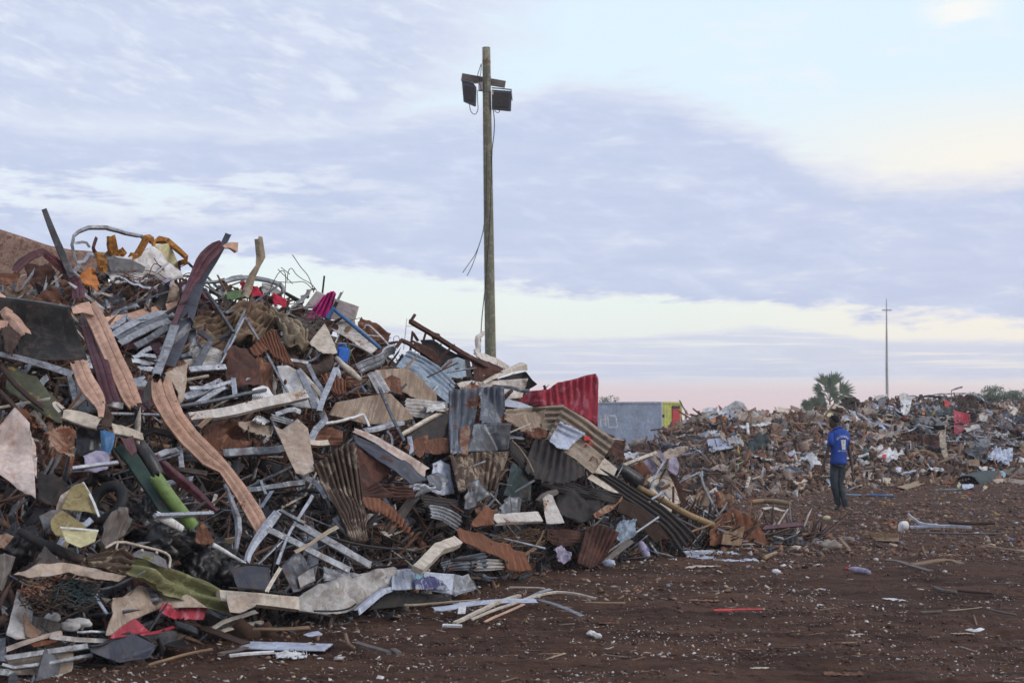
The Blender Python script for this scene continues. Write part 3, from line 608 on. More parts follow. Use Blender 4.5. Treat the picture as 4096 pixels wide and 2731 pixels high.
SH('A', 'plastic_bag', 'pale crumpled plastic bag right of the torn cabinet', 'plastic bag', 'lilac', [(1362, 812), (1440, 722), (1520, 745)], [(1400, 870), (1460, 850), (1530, 780)], off=.45, cr=.11, cf=6)
blob('cement_sack', 'beige', P(673, 1185, MAIN.depth(673, 1175) - .25), (.12, .10, .14), 3); tag(bpy.data.objects['cement_sack'], 'lumpy grey sack below the crumpled pale plastic bag', 'sack')
ST('A', 'steel_post', 'narrow rusty post upright at the right side of the torn cabinet', 'post', 'rustdark', 'sq', 22, [(1605, 550), (1612, 700), (1622, 880)], off=.5, dent=0)
ST('A', 'metal_strip', 'thin dark bar bent over beside the narrow rusty post', 'metal strip', 'galvd', 'angle', 20, [(1610, 560), (1665, 550), (1740, 615)], off=.48)
ST('A', 'bent_gutter', 'faded maroon folded gutter leaning up to the sky, its tip torn open', 'gutter', 'maroon', 'ridge', [40, 120, 130, 100, 60, 44, 36], [(1990, 372), (1930, 420), (1830, 520), (1770, 640), (1690, 790), (1600, 1000), (1560, 1115)], off=.8)
ST('A', 'metal_flap', 'small torn maroon flap at the tip of the leaning gutter', 'metal flap', 'salmon', 'chan', [24, 50, 84], [(2000, 425), (2060, 402), (2142, 425)], off=.85)
ST('A', 'steel_channel', 'long dark green grey channel running down from the sky to the middle of the pile', 'steel channel', 'slate', 'chan', [46, 50, 80, 110, 118, 118, 110], [(2050, 292), (1960, 470), (1800, 700), (1720, 900), (1660, 1080), (1590, 1280), (1510, 1490)], off=.65, dent=.01)
ST('A', 'metal_stud', 'pale galvanised channel lying against the foot of the dark green beam', 'metal stud', 'galv', 'chan', [70, 76, 64], [(1568, 1115), (1490, 1330), (1395, 1570)], off=.85, dent=.01)
ST('A', 'metal_rail', 'long thin grey rail behind the leaning maroon gutter, bent like a bow', 'metal rail', 'galvd', 'angle', 36, [(1800, 742), (1990, 735), (2120, 685), (2240, 700)], off=.1)
ST('A', 'metal_pipe', 'grey pipe sloping down across the brown tarpaulin', 'pipe', 'galvd', 'tube', 34, [(1835, 800), (1960, 985), (2090, 1185)], off=.62, dent=0)
ST('A', 'tube_strut', 'silver leg leaning right where two grey tubes meet over the tarpaulin', 'metal leg', 'galv', 'angle', 36, [(2195, 968), (2120, 1130), (2060, 1230), (2000, 1370)], off=.6)
ST('A', 'tube_strut', 'thin silver rod beside the leaning silver leg', 'metal rod', 'galvb', 'angle', 24, [(2182, 1050), (2080, 1262), (1950, 1500)], off=.7)
ST('B', 'metal_rail', 'long straight silver rail falling right from the top of the leaning silver leg', 'metal rail', 'galv', 'angle', 30, [(168, 822), (300, 1030), (440, 1290), (565, 1510)], off=.68, dent=.005)
ST('B', 'metal_tube', 'short grey tube end joining the silver leg on the tarpaulin', 'metal tube', 'galvd', 'tube', 32, [(0, 790), (90, 765), (165, 745)], off=.55, dent=0)
brd = SH('A', 'dark_board', 'big near-black board with a pale metal top edge at the left of the heap', 'board', 'blackwood', [(-60, 860), (340, 915), (620, 962)], [(-60, 1390), (400, 1438), (785, 1432)], off=.75, cr=.012, stand=1., tilt=.05)
ST('A', 'metal_trim', 'pale metal trim along the top of the big near-black board', 'metal trim', 'galvd', 'flat', 22, [(-60, 862), (340, 912), (622, 958)], off=.80, dent=0)
ST('A', 'metal_strip', 'wide salmon strip twisting down over the big dark board', 'metal strip', 'salmon', 'vee', [110, 120, 90, 110, 120, 100], [(-20, 820), (50, 930), (60, 1030), (140, 1080), (200, 1170), (232, 1215)], off=.95, soft=0, roll=[20, 10, -25, 10, 0, 0])
ST('A', 'metal_strip', 'short salmon band sticking out at the left edge over the dark board', 'metal strip', 'salmon', 'flat', 90, [(-80, 1125), (20, 1120), (70, 1135)], off=.9)
SH('A', 'torn_cloth', 'ragged brown rag hanging below the twisting salmon strip', 'rag', 'wooddark', [(0, 1180), (80, 1120), (190, 1210)], [(40, 1360), (100, 1400), (160, 1320)], off=.9, cr=.08, jag=20)
ST('A', 'bent_gutter', 'long salmon gutter falling from the dark board, rounded at its lower end', 'gutter', 'salmon', 'ridge', [160, 150, 165, 170, 160, 155, 110], [(780, 930), (880, 1090), (965, 1290), (1035, 1450), (1110, 1610), (1170, 1760), (1222, 1850)], off=.85, dent=.01)
SH('A', 'metal_flap', 'salmon flap folded flat against the corner of the dark board', 'metal flap', 'salmon', [(640, 965), (720, 925), (800, 905)], [(655, 1018), (740, 1010), (845, 1030)], off=.9, cr=.01)
ST('A', 'bent_gutter', 'straight salmon gutter passing behind the leaning maroon gutter', 'gutter', 'salmon', 'ridge', 74, [(925, 1095), (1200, 1040), (1450, 975), (1625, 935)], off=.3)
ST('A', 'bent_gutter', 'glossy dark maroon gutter left of the long salmon gutter', 'gutter', 'maroon', 'ridge', [120, 128, 130, 140, 150], [(775, 1040), (830, 1250), (900, 1450), (960, 1650), (1010, 1810)], off=.7)
for i, (pts, w, mm_, lb) in enumerate([([(965, 1150), (1060, 1090), (1145, 1022)], 50, 'galvb', 'stubby bright stud on top of the bundle left of the dark green beam'), ([(1000, 1205), (1200, 1090), (1380, 1020), (1560, 1010)], 56, 'galvb', 'long bright stud uppermost in the bundle left of the dark green beam'), ([(1045, 1245), (1300, 1120), (1500, 1040)], 50, 'galvd', 'grey slotted stud in the middle of the bundle of studs'), ([(1060, 1292), (1350, 1135), (1525, 1070)], 46, 'galv', 'rusty-spotted stud under the grey slotted stud'), ([(1205, 1315), (1350, 1235), (1510, 1130)], 50, 'galvd', 'dull stud lowest in the bundle, above the maroon sheet'), ([(1230, 1400), (1290, 1350), (1360, 1320)], 30, 'galvb', 'tiny bright offcut under the bundle of studs')]):
    ST('A', 'metal_stud', lb, 'metal stud', mm_, 'chan', w, pts, off=.35 + .06 * i, roll=15 - 8 * i)
ST('A', 'metal_sheet', 'narrow maroon sheet under the bundle of silver studs', 'metal sheet', 'maroon', 'vee', [60, 80, 70], [(1080, 1318), (1300, 1258), (1480, 1235)], off=.3)
ST('A', 'metal_sheet', 'faded maroon ribbed sheet to the right of the dark green beam', 'metal sheet', 'maroon', 'ridge', 100, [(1360, 1330), (1600, 1275), (1775, 1215)], off=.38)
SH('A', 'tarpaulin', 'wide brown tarpaulin in soft folds behind the silver legs', 'tarpaulin', 'clothbrown', [(1690, 1030), (1900, 1035), (2150, 930), (2350, 905)], [(1610, 1370), (1800, 1330), (2000, 1370), (2350, 1290)], off=.35, cr=.16, cf=2.2, wave=7, wamp=.045, n=60, mm=40)
SH('B', 'tarpaulin', 'brown cloth bunched over the middle of the ridge, red rag behind it', 'tarpaulin', 'clothbrown', [(90, 760), (150, 705), (330, 672), (420, 740)], [(60, 1120), (200, 1110), (320, 1010), (440, 900)], off=.5, cr=.2, cf=2.6, wave=5, wamp=.05, n=50, mm=36)
SH('B', 'draped_cloth', 'khaki cloth hanging in long folds down the ridge', 'cloth', 'khaki', [(400, 745), (560, 800), (690, 920), (740, 1090)], [(400, 790), (480, 930), (540, 1070), (690, 1110)], off=.62, cr=.14, cf=3, wave=4, wamp=.06, n=50, mm=36)
SH('A', 'cement_board', 'pale grey board lying behind the elbowed silver stud', 'board', 'paintedmetal', [(1610, 1410), (1830, 1285), (2005, 1362)], [(1620, 1480), (1800, 1500), (1965, 1490)], off=.4, cr=.02, corr=7, axis='v', amp=.004)
ST('A', 'metal_stud', 'dark elbowed stud, its upper arm bright, in front of the pale grey board', 'metal stud', 'galvd', 'chan', [48, 48, 56, 60], [(1772, 1165), (1890, 1250), (1830, 1360), (1755, 1495)], off=.62, soft=0)
bk = SH('C', 'torn_drum', 'torn beige drum with a rusty rim beside the top of the central salmon gutter', 'drum', 'beige', [(1485, 195), (1585, 145), (1690, 112)], [(1570, 330), (1620, 480), (1655, 440)], off=.75, cr=.06)
add_child(ST('C', 'rim', None, None, 'rustorange', 'tube', 14, [(1483, 195), (1585, 143), (1680, 110), (1692, 190)], off=.78, dent=.02), bk)
ST('C', 'metal_bar', 'bright straight silver bar lying level right of the torn beige drum', 'metal bar', 'galvb', 'chan', 44, [(1695, 170), (1850, 158), (2025, 148)], off=.7, dent=0)
ST('A', 'metal_strip', 'long pale flat bar crossing below the big dark board', 'metal strip', 'galv', 'flat', [40, 52, 60, 60], [(-60, 1370), (200, 1420), (440, 1490), (660, 1568)], off=.8, dent=.01)
# --- ridge, centre
ST('B', 'wooden_board', 'tan twisted board standing against the sky on the ridge', 'board', 'khaki', 'vee', [70, 78, 46, 60, 74, 50], [(298, 100), (322, 280), (296, 370), (250, 450), (210, 560), (180, 645)], off=.4, dent=.01, soft=0, roll=[0, 5, 40, 25, 10, 0])
ST('B', 'metal_rail', 'silver rail arched low over the ridge behind the tan board', 'metal rail', 'galv', 'half', 42, [(-20, 512), (80, 480), (170, 462), (300, 482), (420, 512), (520, 545), (528, 625)], off=.12, roll=10)
SH('B', 'rag', 'crimson rag under the foot of the tan twisted board', 'rag', 'redcloth', [(130, 515), (190, 505), (270, 560), (330, 672)], [(150, 570), (230, 600), (235, 672), (300, 682)], off=.3, cr=.1)
SH('B', 'rag', 'crimson rag right of the arched silver rail end', 'rag', 'redcloth', [(425, 622), (500, 640), (545, 660)], [(430, 720), (480, 745), (545, 740)], off=.4, cr=.1)
SH('B', 'rag', 'green cloth scrap left of the tan twisted board', 'rag', 'greencloth', [(0, 605), (80, 585), (155, 600)], [(20, 665), (80, 668), (140, 660)], off=.3, cr=.06)
SH('B', 'metal_sheet', 'grey crumpled sheet behind the crimson rags', 'metal sheet', 'paintedmetal', [(320, 520), (420, 535), (510, 600)], [(320, 630), (400, 635), (500, 640)], off=.1, cr=.1)
for pts, lb in (([(370, 655), (400, 590), (430, 515), (490, 408), (540, 410), (546, 520), (528, 685)], 'rusty hooked wire rising over the crimson rag'), ([(555, 505), (568, 400), (600, 382), (632, 440), (700, 490), (770, 522), (822, 585)], 'thin wire looping against the sky right of the hooked wire'), ([(603, 265), (640, 320), (680, 382), (742, 445), (780, 540), (795, 605)], 'tall thin wire leaning left against the sky'), ([(473, 395), (540, 460), (607, 527)], 'short straight wire crossing the hooked wire low'), ([(503, 380), (580, 440)], 'short straight wire crossing the top of the hooked wire'), ([(470, 510), (620, 516), (710, 500), (800, 592)], 'thin wire running level from the hooked wire')):
    ST('B', 'rusty_wire', lb, 'wire', 'rustdark', 'tube', 7, pts, off=.3, dent=0, soft=2)
ST('B', 'black_pipe', 'short black pipe upright behind the white carton', 'pipe', 'rubberblack', 'tube', 17, [(890, 455), (882, 530), (873, 610)], off=.1, dent=0)
ST('B', 'dark_tube', 'dark rubber tube sloping down to the white carton', 'tube', 'rubberblack', 'tube', [30, 40, 44], [(545, 612), (620, 655), (700, 700)], off=.25, dent=.02)
ct = empty('carton', P(1350, 1230, MAIN.depth(1350, 1250) - .2), 'pinkish white opened carton at the crest, magenta cloth in front of it', 'carton')
add_child(SH('B', 'panel', None, None, 'cardboard', [(820, 588), (862, 605), (905, 625)], [(700, 752), (780, 748), (850, 742)], off=.28, cr=.01, n=10), ct)
add_child(SH('B', 'panel', None, None, 'cardboard', [(950, 645), (1080, 688), (1202, 730)], [(925, 745), (1050, 768), (1172, 835)], off=.34, cr=.01, n=12), ct)
add_child(SH('B', 'flap', None, None, 'cardboard', [(925, 745), (1050, 768), (1172, 835)], [(935, 840), (1050, 860), (1155, 872)], off=.34, cr=.01, n=12), ct)
SH('B', 'magenta_cloth', 'bright magenta cloth draped over the opened carton', 'cloth', 'magenta', [(880, 640), (925, 600), (975, 588), (998, 620)], [(730, 812), (790, 822), (850, 825), (925, 835)], off=.5, cr=.06, cf=3, corr=4, amp=.03)
fr = empty('steel_tube_tee', P(1345, 1240, MAIN.depth(1345, 1240) - .5), 'blue painted T-shaped steel tube frame leaning on the ridge', 'steel frame')
add_child(ST('B', 'long_tube', None, None, 'bluepaint', 'tube', 34, [(975, 755), (1150, 900), (1280, 1010), (1392, 1105)], off=.6, dent=0), fr)
add_child(ST('B', 'cross_tube', None, None, 'bluepaint', 'tube', 40, [(980, 735), (945, 790), (908, 842)], off=.62, dent=0), fr)
add_child(ST('B', 'end_cap', None, None, 'rubberblack', 'tube', 34, [(1004, 688), (990, 715), (978, 738)], off=.62, dent=0), fr)
SH('B', 'metal_sheet', 'white enamelled sheet stained with rust under the blue frame', 'metal sheet', 'whiterust', [(935, 850), (1150, 870), (1280, 980), (1395, 1090)], [(955, 935), (1130, 1035), (1220, 1100), (1295, 1160)], off=.28, cr=.02)
SH('B', 'metal_sheet', 'dark rusty torn scrap below the magenta cloth', 'metal sheet', 'rustdark', [(800, 820), (920, 850), (1020, 905)], [(820, 890), (930, 920), (1015, 945)], off=.45, cr=.1, jag=20)
ST('B', 'white_rail', 'white tube rail bent at its top, right of the rusty white sheet', 'rail', 'white', 'tube', 17, [(1243, 935), (1270, 880), (1380, 980), (1475, 1085)], off=.15, dent=0)
ST('B', 'white_rail', 'thin white rod lying level behind the blue frame', 'rail', 'white', 'tube', 11, [(1005, 966), (1200, 980), (1400, 998)], off=.42, dent=0)
ST('B', 'curved_tube', 'pale curved hose above the blue container', 'hose', 'greycloth', 'tube', 16, [(955, 1060), (1100, 1058), (1200, 1092), (1340, 1180)], off=.5, dent=0, soft=2)
ST('B', 'white_rod', 'thin white upright rod with a cross stub left of the dark bed frame', 'rod', 'white', 'tube', 8, [(1630, 835), (1615, 980), (1600, 1115)], off=.2, dent=0)
ST('B', 'white_rod', 'tiny white cross stub on the thin upright rod', 'rod', 'white', 'tube', 8, [(1628, 905), (1700, 906)], off=.2, dent=0)
ST('B', 'thin_wire', 'small dark wire loop left of the thin white rod', 'wire', 'rustdark', 'tube', 5, [(1565, 1070), (1562, 1005), (1540, 988), (1505, 1008), (1520, 1075)], off=.2, dent=0, soft=2)
SH('B', 'plastic_sheet', 'cream torn plastic sheet shaped like a sail under the rusty white sheet', 'plastic sheet', 'cream', [(755, 1055), (820, 970), (892, 885), (930, 960), (990, 1130)], [(780, 1080), (840, 1140), (920, 1150), (960, 1165), (995, 1170)], off=.6, cr=.06)
# old tyre
def torus(name, label, c, R_, r_, m, rot, cat='tyre'):
    V = []; Fc = []; nu, nv = 36, 12; M_ = Matrix.Rotation(rot[2], 3, 'Z') @ Matrix.Rotation(rot[0], 3, 'X')
    for i in range(nu):
        a = i / nu * 2 * math.pi
        for j in range(nv):
            b = j / nv * 2 * math.pi; rr = R_ + r_ * math.cos(b) * 1.2; q = M_ @ Vector((rr * math.cos(a), rr * math.sin(a), r_ * math.sin(b) * (1 + .06 * math.sin(i * 2.9)))); V.append(tuple(Vector(c) + q))
            Fc.append([i * nv + j, ((i + 1) % nu) * nv + j, ((i + 1) % nu) * nv + (j + 1) % nv, i * nv + (j + 1) % nv])
    return tag(mesh_obj(name, V, Fc, m), label, cat)
torus('old_tyre', 'brown dirty tyre half hidden under the khaki cloth', P(1232, 1420, MAIN.depth(1232, 1420) - .35), .20, .055, 'heapdark', (.9, 0, .5))
torus('old_tyre', 'dusty black tyre buried by the green tube near the foot of the heap', P(430, 2010, MAIN.depth(430, 2010) - .3), .13, .035, 'rubberblack', (1.1, 0, -.5))
# blue container
def jerry(c, px_w, px_h, m, d):
    e = empty('blue_container', P(*c, d), 'bright blue plastic jerrycan wedged in the ridge', 'jerrycan'); w_ = px_w * d / F; h_ = px_h * d / F
    import bmesh
    bm = bmesh.new(); bmesh.ops.create_cube(bm, size=1); bmesh.ops.scale(bm, vec=(w_, w_ * .7, h_), verts=bm.verts); bmesh.ops.bevel(bm, geom=bm.edges, offset=.02, segments=3, affect='EDGES')
    bmesh.ops.rotate(bm, cent=(0, 0, 0), matrix=Matrix.Rotation(.12, 3, 'Y') @ Matrix.Rotation(.4, 3, 'Z'), verts=bm.verts)
    me = bpy.data.meshes.new('tank'); bm.to_mesh(me); bm.free(); me.materials.append(MATS[m]); o = bpy.data.objects.new('tank', me); COL.objects.link(o); o.parent = e
    G = []
    pts = [np.array((-w_ * .3, 0, h_ * .5, .016, 0)), np.array((-w_ * .25, 0, h_ * .66, .016, 0)), np.array((w_ * .25, 0, h_ * .66, .016, 0)), np.array((w_ * .3, 0, h_ * .5, .016, 0))]
    v_, f_, uv = sweep(pts, lambda p: Vector((0, -1, 0)), 'tube'); hm = bpy.data.meshes.new('handle'); hm.from_pydata([tuple(a) for a in v_], [], f_); hm.materials.append(MATS[m]); ho = bpy.data.objects.new('handle', hm); COL.objects.link(ho); ho.parent = e
jerry((1368, 1420), 52, 66, 'blueplastic', MAIN.depth(1368, 1430) - .45)
SH('B', 'rag', 'grey green mesh cloth behind the blue jerrycan', 'rag', 'greencloth', [(1000, 1100), (1060, 1090), (1115, 1110)], [(1060, 1150), (1100, 1200), (1120, 1190)], off=.3, cr=.1)
SH('B', 'corrugated_sheet', 'rust orange corrugated sheet folded like a roof over the crest middle', 'corrugated sheet', 'rustorange', [(215, 1115), (300, 1040), (390, 962), (440, 962), (490, 1020)], [(270, 1190), (390, 1120), (430, 1180), (520, 1250), (612, 1292)], corr=11, off=.72, cr=.04)
SH('B', 'metal_sheet', 'dark brown crumpled sheet left of the rust orange corrugated sheet', 'metal sheet', 'rustdark', [(0, 1170), (60, 1100), (200, 1110), (290, 1160)], [(20, 1450), (120, 1430), (220, 1470), (330, 1440)], off=.6, cr=.14, cf=2.2)
SH('B', 'metal_sheet', 'rusty brown sheet shadowed under the long straight silver rail', 'metal sheet', 'rust', [(160, 1180), (280, 1190), (420, 1240)], [(220, 1500), (300, 1560), (440, 1560)], off=.45, cr=.12)
wp = SH('B', 'enamel_board', 'white enamel panel with two holes in the middle of the heap', 'appliance panel', 'white', [(462, 1265), (560, 1255), (680, 1320), (800, 1420)], [(545, 1600), (620, 1620), (740, 1640), (860, 1640)], off=.62, cr=.015, stand=.9)
for (hx, hy, rx, ry) in ((540, 1405, 15, 26), (678, 1362, 24, 12)):
    q = src('B', (hx, hy)); dd = MAIN.depth(q[0], q[1]) - .78; c_ = P(q[0], q[1], dd)
    add_child(blob('hole', 'rust', c_, (rx / 2.24 * dd / F, .012, ry / 2.24 * dd / F), 5, rough=.05, sub=2), wp)
ST('B', 'metal_bar', 'short pale tube meeting an elbow above the white enamel panel', 'metal bar', 'galv', 'sq', 26, [(578, 1212), (660, 1222), (742, 1240)], off=.72, dent=0)
ST('B', 'metal_bar', 'silver bar dropping right from the short pale tube', 'metal bar', 'galv', 'chan', 34, [(742, 1240), (820, 1410), (890, 1505)], off=.75)
ST('B', 'metal_stud', 'silver stud leaning right, crossing the white enamel panel edge', 'metal stud', 'galvb', 'chan', 46, [(995, 1278), (930, 1430), (860, 1600), (845, 1660)], off=.95, dent=.01)
ST('B', 'metal_stud', 'pale steel stud leaning left over the white enamel panel', 'metal stud', 'galv', 'chan', [40, 60, 64], [(655, 1290), (735, 1440), (815, 1640)], off=.88)
ST('B', 'trim_strip', 'cream trim lying along the right side of the white enamel panel', 'trim strip', 'cream', 'chan', 34, [(655, 1292), (770, 1400), (872, 1535)], off=.8)
ST('B', 'plastic_pipe', 'cream broken pipe with a torn end below the blue jerrycan', 'pipe', 'cream', 'tube', [40, 56, 60, 40], [(1000, 1190), (1060, 1255), (1120, 1310), (1212, 1385)], off=.65, dent=.05)
ST('B', 'window_casement', 'cream and grey ribbed window frame section right of the cream broken pipe', 'window frame', 'paintedmetal', 'ridge', [110, 118, 120], [(1320, 1310), (1370, 1400), (1440, 1520)], off=.62, dent=.01)
ST('E', 'metal_stud', 'dark grey stud crossing the tan wooden board', 'metal stud', 'galvd', 'angle', 42, [(1372, 100), (1430, 240), (1500, 400), (1600, 590)], off=.95, dent=.01)
SH('B', 'metal_sheet', 'large tan rusty curled sheet below the blue grey corrugated sheet', 'metal sheet', 'stainboard', [(1342, 1290), (1420, 1268), (1640, 1300), (1740, 1360), (1900, 1520)], [(1400, 1385), (1580, 1475), (1700, 1545), (1850, 1600), (1910, 1630)], off=.55, cr=.08, cf=1.8)
SH('B', 'metal_sheet', 'dark tan fold in front of the large tan rusty sheet', 'metal sheet', 'rust', [(1420, 1380), (1500, 1340), (1585, 1360)], [(1440, 1430), (1520, 1500), (1590, 1520)], off=.66, cr=.05)
SH('B', 'corrugated_sheet', 'blue grey corrugated sheet sliding down from the dark bed frame', 'corrugated sheet', 'corrblue', [(1640, 1118), (1800, 1190), (1920, 1275), (2060, 1420)], [(1530, 1272), (1700, 1330), (1820, 1450), (2010, 1600)], corr=5, axis='v', amp=.02, off=.6, cr=.015)
# bed frame
bf = empty('bedstead', P(1800, 1400, MAIN.depth(1800, 1440) - .3), 'dark rusted tube bed frame tipped against the sky left of the timber pole', 'bed frame')
for nm, w_, pts in (('rail', 30, [(1660, 862), (1900, 1005), (2150, 1165), (2330, 1260)]), ('leg', 22, [(1702, 803), (1662, 862)]), ('rail', 26, [(1535, 1095), (1580, 1032), (1650, 1062), (1860, 1200)]), ('brace', 20, [(1660, 1132), (1680, 960), (1728, 1035)]), ('brace', 18, [(1780, 1030), (1800, 960)]), ('brace', 18, [(1868, 1040), (1880, 965)]), ('bracket', 34, [(1865, 990), (1915, 1000)])):
    add_child(ST('B', nm, None, None, 'rustdark', 'sq', w_, pts, off=.45, dent=.003, soft=0), bf)
for i in range(7):
    add_child(ST('B', 'slat', None, None, 'rustdark', 'plank', 17, [(1680 + i * 14, 1040 + i * 24), (1790 + i * 14, 1085 + i * 24), (1880 + i * 12, 1130 + i * 22)], off=.38, dent=.003), bf)
SH('B', 'slotted_plate', 'black plate under the rail of the dark bed frame', 'metal plate', 'char', [(1740, 1030), (1850, 1025), (1990, 1110), (2200, 1215)], [(1830, 1150), (1920, 1230), (2060, 1340), (2210, 1370)], off=.28, cr=.03)
dr = SH('H', 'metal_drum', 'grey blue open drum lying under the dark bed frame', 'drum', 'corrblue', [(130, 170), (200, 90), (290, 62), (352, 88)], [(150, 200), (230, 245), (300, 255), (370, 235)], off=.42, cr=.01, wave=0)
add_child(ST('H', 'rim', None, None, 'galvd', 'tube', 9, [(352, 88), (368, 150), (360, 210), (380, 245)], off=.5, dent=0), dr)
ST('H', 'steel_channel', 'dark rusty beam at the lower end of the bed frame', 'beam', 'rustdark', 'plank', 44, [(290, 10), (430, 80), (580, 140), (700, 190)], off=.45, dent=.01)
SH('H', 'metal_sheet', 'dark rust ribbed bulkhead under the rusty beam by the timber pole', 'metal sheet', 'rustdark', [(420, 105), (560, 150), (700, 200)], [(432, 275), (500, 285), (540, 275)], corr=8, amp=.008, off=.4, cr=.02)
ST('H', 'wooden_board', 'cream paint-flaked board at the foot of the timber pole', 'board', 'whiterust', 'plank', [50, 60, 44], [(450, 30), (600, 90), (760, 165)], off=.4)
ST('D', 'bent_strip', 'dirty white twisted strip rising left of the timber pole foot', 'bent strip', 'whiterust', 'vee', [8, 14, 15, 9], [(1113, 760), (1100, 775), (1096, 795), (1091, 815)], off=.3, soft=0, roll=[0, 40, -30, 0])
ST('H', 'metal_flashing', 'pale pinkish flashing pointing up to the right by the timber pole', 'flashing', 'cream', 'vee', [24, 40, 54, 90], [(520, 290), (680, 205), (800, 160), (905, 130)], off=.6, dent=.01)
SH('H', 'metal_sheet', 'black sheet corner behind the white enamel trough', 'metal sheet', 'char', [(640, 265), (800, 215), (905, 190), (960, 270), (1000, 305)], [(700, 330), (850, 300), (880, 385), (900, 388), (930, 350)], off=.25, cr=.03)
SH('H', 'appliance_shell', 'white enamel trough with a rusty rim above the grey corrugated sheets', 'appliance panel', 'whiterust', [(290, 292), (450, 272), (620, 275), (925, 252)], [(330, 350), (520, 420), (720, 440), (870, 425)], off=.4, cr=.02)
ST('H', 'metal_sheet', 'folded dark brown strip ends in a fan above the grey corrugated sheets', 'metal sheet', 'woodgrey', 'corr', [80, 110], [(240, 290), (200, 350)], off=.62, roll=90)
SH('H', 'corrugated_sheet', 'small pinkish corrugated offcut above the upright grey sheet', 'corrugated sheet', 'rusttan', [(320, 335), (440, 292), (505, 325)], [(330, 352), (430, 350), (510, 340)], corr=5, amp=.01, off=.6)
SH('H', 'corrugated_sheet', 'tall grey galvanised sheet standing upright at the end of the ridge', 'corrugated sheet', 'corrgrey', [(213, 362), (350, 345), (500, 332)], [(214, 935), (300, 935), (392, 930)], corr=4, off=.98, cr=.018, stand=1., jag=6)
SH('H', 'corrugated_sheet', 'shorter grey sheet upright beside the tall galvanised sheet', 'corrugated sheet', 'corrgrey', [(490, 335), (600, 322), (712, 326)], [(480, 640), (600, 668), (716, 652)], corr=4, off=.92, cr=.02, stand=1., jag=6)
SH('H', 'corrugated_sheet', 'dull grey sheet hanging below the shorter upright sheet', 'corrugated sheet', 'galvd', [(425, 668), (580, 650), (775, 655)], [(385, 908), (560, 915), (745, 902)], corr=4, off=.96, cr=.02, stand=1., amp=.01)
ST('H', 'wooden_board', 'orange brown rotten board between the upright grey sheets', 'board', 'rusttan', 'plank', [84, 92, 70], [(362, 680), (352, 800), (342, 935)], off=1.06)
SH('H', 'corrugated_sheet', 'rust-streaked sheet standing under the grey galvanised sheets', 'corrugated sheet', 'browncorr', [(213, 938), (480, 915), (762, 905)], [(300, 1275), (480, 1262), (640, 1260)], corr=9, off=.9, cr=.03, stand=.9)
SH('H', 'metal_sheet', 'crumpled grey and tan sheet at the foot of the rust-streaked sheet', 'metal sheet', 'galvd', [(335, 1390), (390, 1190), (490, 1145)], [(345, 1435), (420, 1420), (600, 1300)], off=1.0, cr=.1)
ST('H', 'metal_strip', 'thin pale strip dangling at the right side of the rust-streaked sheet', 'metal strip', 'galvd', 'flat', 20, [(632, 950), (655, 1130), (640, 1320), (560, 1400)], off=1.1)
ST('H', 'pipe_stub', 'rusty pipe stub poking up right of the shorter upright sheet', 'pipe', 'rustdark', 'tube', 34, [(722, 412), (775, 365)], off=.75, dent=0)
# red sheet
rs = SH('H', 'corrugated_sheet', 'bright red corrugated sheet standing at the right end of the ridge', 'corrugated sheet', 'red', [(862, 425), (940, 365), (1105, 350), (1180, 290), (1340, 258), (1440, 225), (1530, 208), (1556, 262)], [(860, 455), (1000, 500), (1200, 500), (1400, 600), (1548, 690)], corr=12, amp=.018, off=.55, cr=.018, stand=1., jag=4)
ST('H', 'pipe_stub', 'black stub poking up behind the bright red corrugated sheet', 'pipe', 'rubberblack', 'tube', 24, [(1066, 315), (1082, 360)], off=.1, dent=0)
SH('H', 'wooden_board', 'pale blue painted board behind the upper edge of the tan corrugated sheet', 'board', 'bluewhite', [(715, 430), (850, 465), (975, 512)], [(715, 505), (830, 520), (900, 528)], off=.55, cr=.01)
SH('H', 'corrugated_sheet', 'grey brown corrugated sheet lying level left of the tan one', 'corrugated sheet', 'tancorr', [(715, 530), (960, 515), (1242, 490)], [(740, 690), (960, 730), (1185, 720)], corr=4, axis='v', off=.75, cr=.03, amp=.022)
SH('H', 'corrugated_sheet', 'large tan corrugated sheet with red and pale blue paint sloping down right', 'corrugated sheet', 'tancorr', [(1240, 500), (1450, 620), (1705, 808)], [(1085, 790), (1300, 950), (1510, 1105)], corr=6, axis='v', off=.9, cr=.018, amp=.028, stand=.9)
SH('H', 'corrugated_sheet', 'pale blue corrugated piece resting on the large tan corrugated sheet', 'corrugated sheet', 'bluewhite', [(1205, 632), (1330, 690), (1440, 748)], [(1108, 815), (1190, 880), (1275, 898)], corr=4, axis='v', off=1.0, cr=.015, amp=.02, jag=14, stand=.9)
for qx, qy, r0, r1 in ((1450, 790, 30, 22), (1500, 780, 34, 10), (1440, 855, 14, 12), (1490, 835, 24, 12)):
    q = src('H', (qx, qy)); SH('H', 'paint_flake', 'red paint flake on the large tan corrugated sheet', 'paint flake', 'redpaint', [(qx - r0, qy - r1), (qx + r0, qy - r1 + 8)], [(qx - r0, qy + r1), (qx + r0, qy + r1)], off=1.06, cr=.02, n=6, mm=5, jag=14, grp='red paint flakes on the tan corrugated sheet')
SH('H', 'wooden_board', 'orange brown splintered veneer on the grey brown corrugated sheet', 'board', 'stainboard', [(695, 605), (880, 575), (1085, 530)], [(860, 735), (950, 745), (1050, 700)], off=.98, cr=.03, jag=30)
SH('H', 'metal_sheet', 'rotten brown crumple under the orange brown veneer', 'metal sheet', 'rust', [(860, 720), (1000, 700), (1100, 740)], [(900, 780), (980, 800), (1080, 800)], off=.95, cr=.1, jag=20)
SH('H', 'perforated_board', 'cream perforated panel under the lower edge of the tan corrugated sheet', 'panel', 'cream', [(1580, 950), (1650, 1000), (1722, 1062)], [(1500, 1092), (1600, 1115), (1690, 1135)], off=.7, cr=.008)
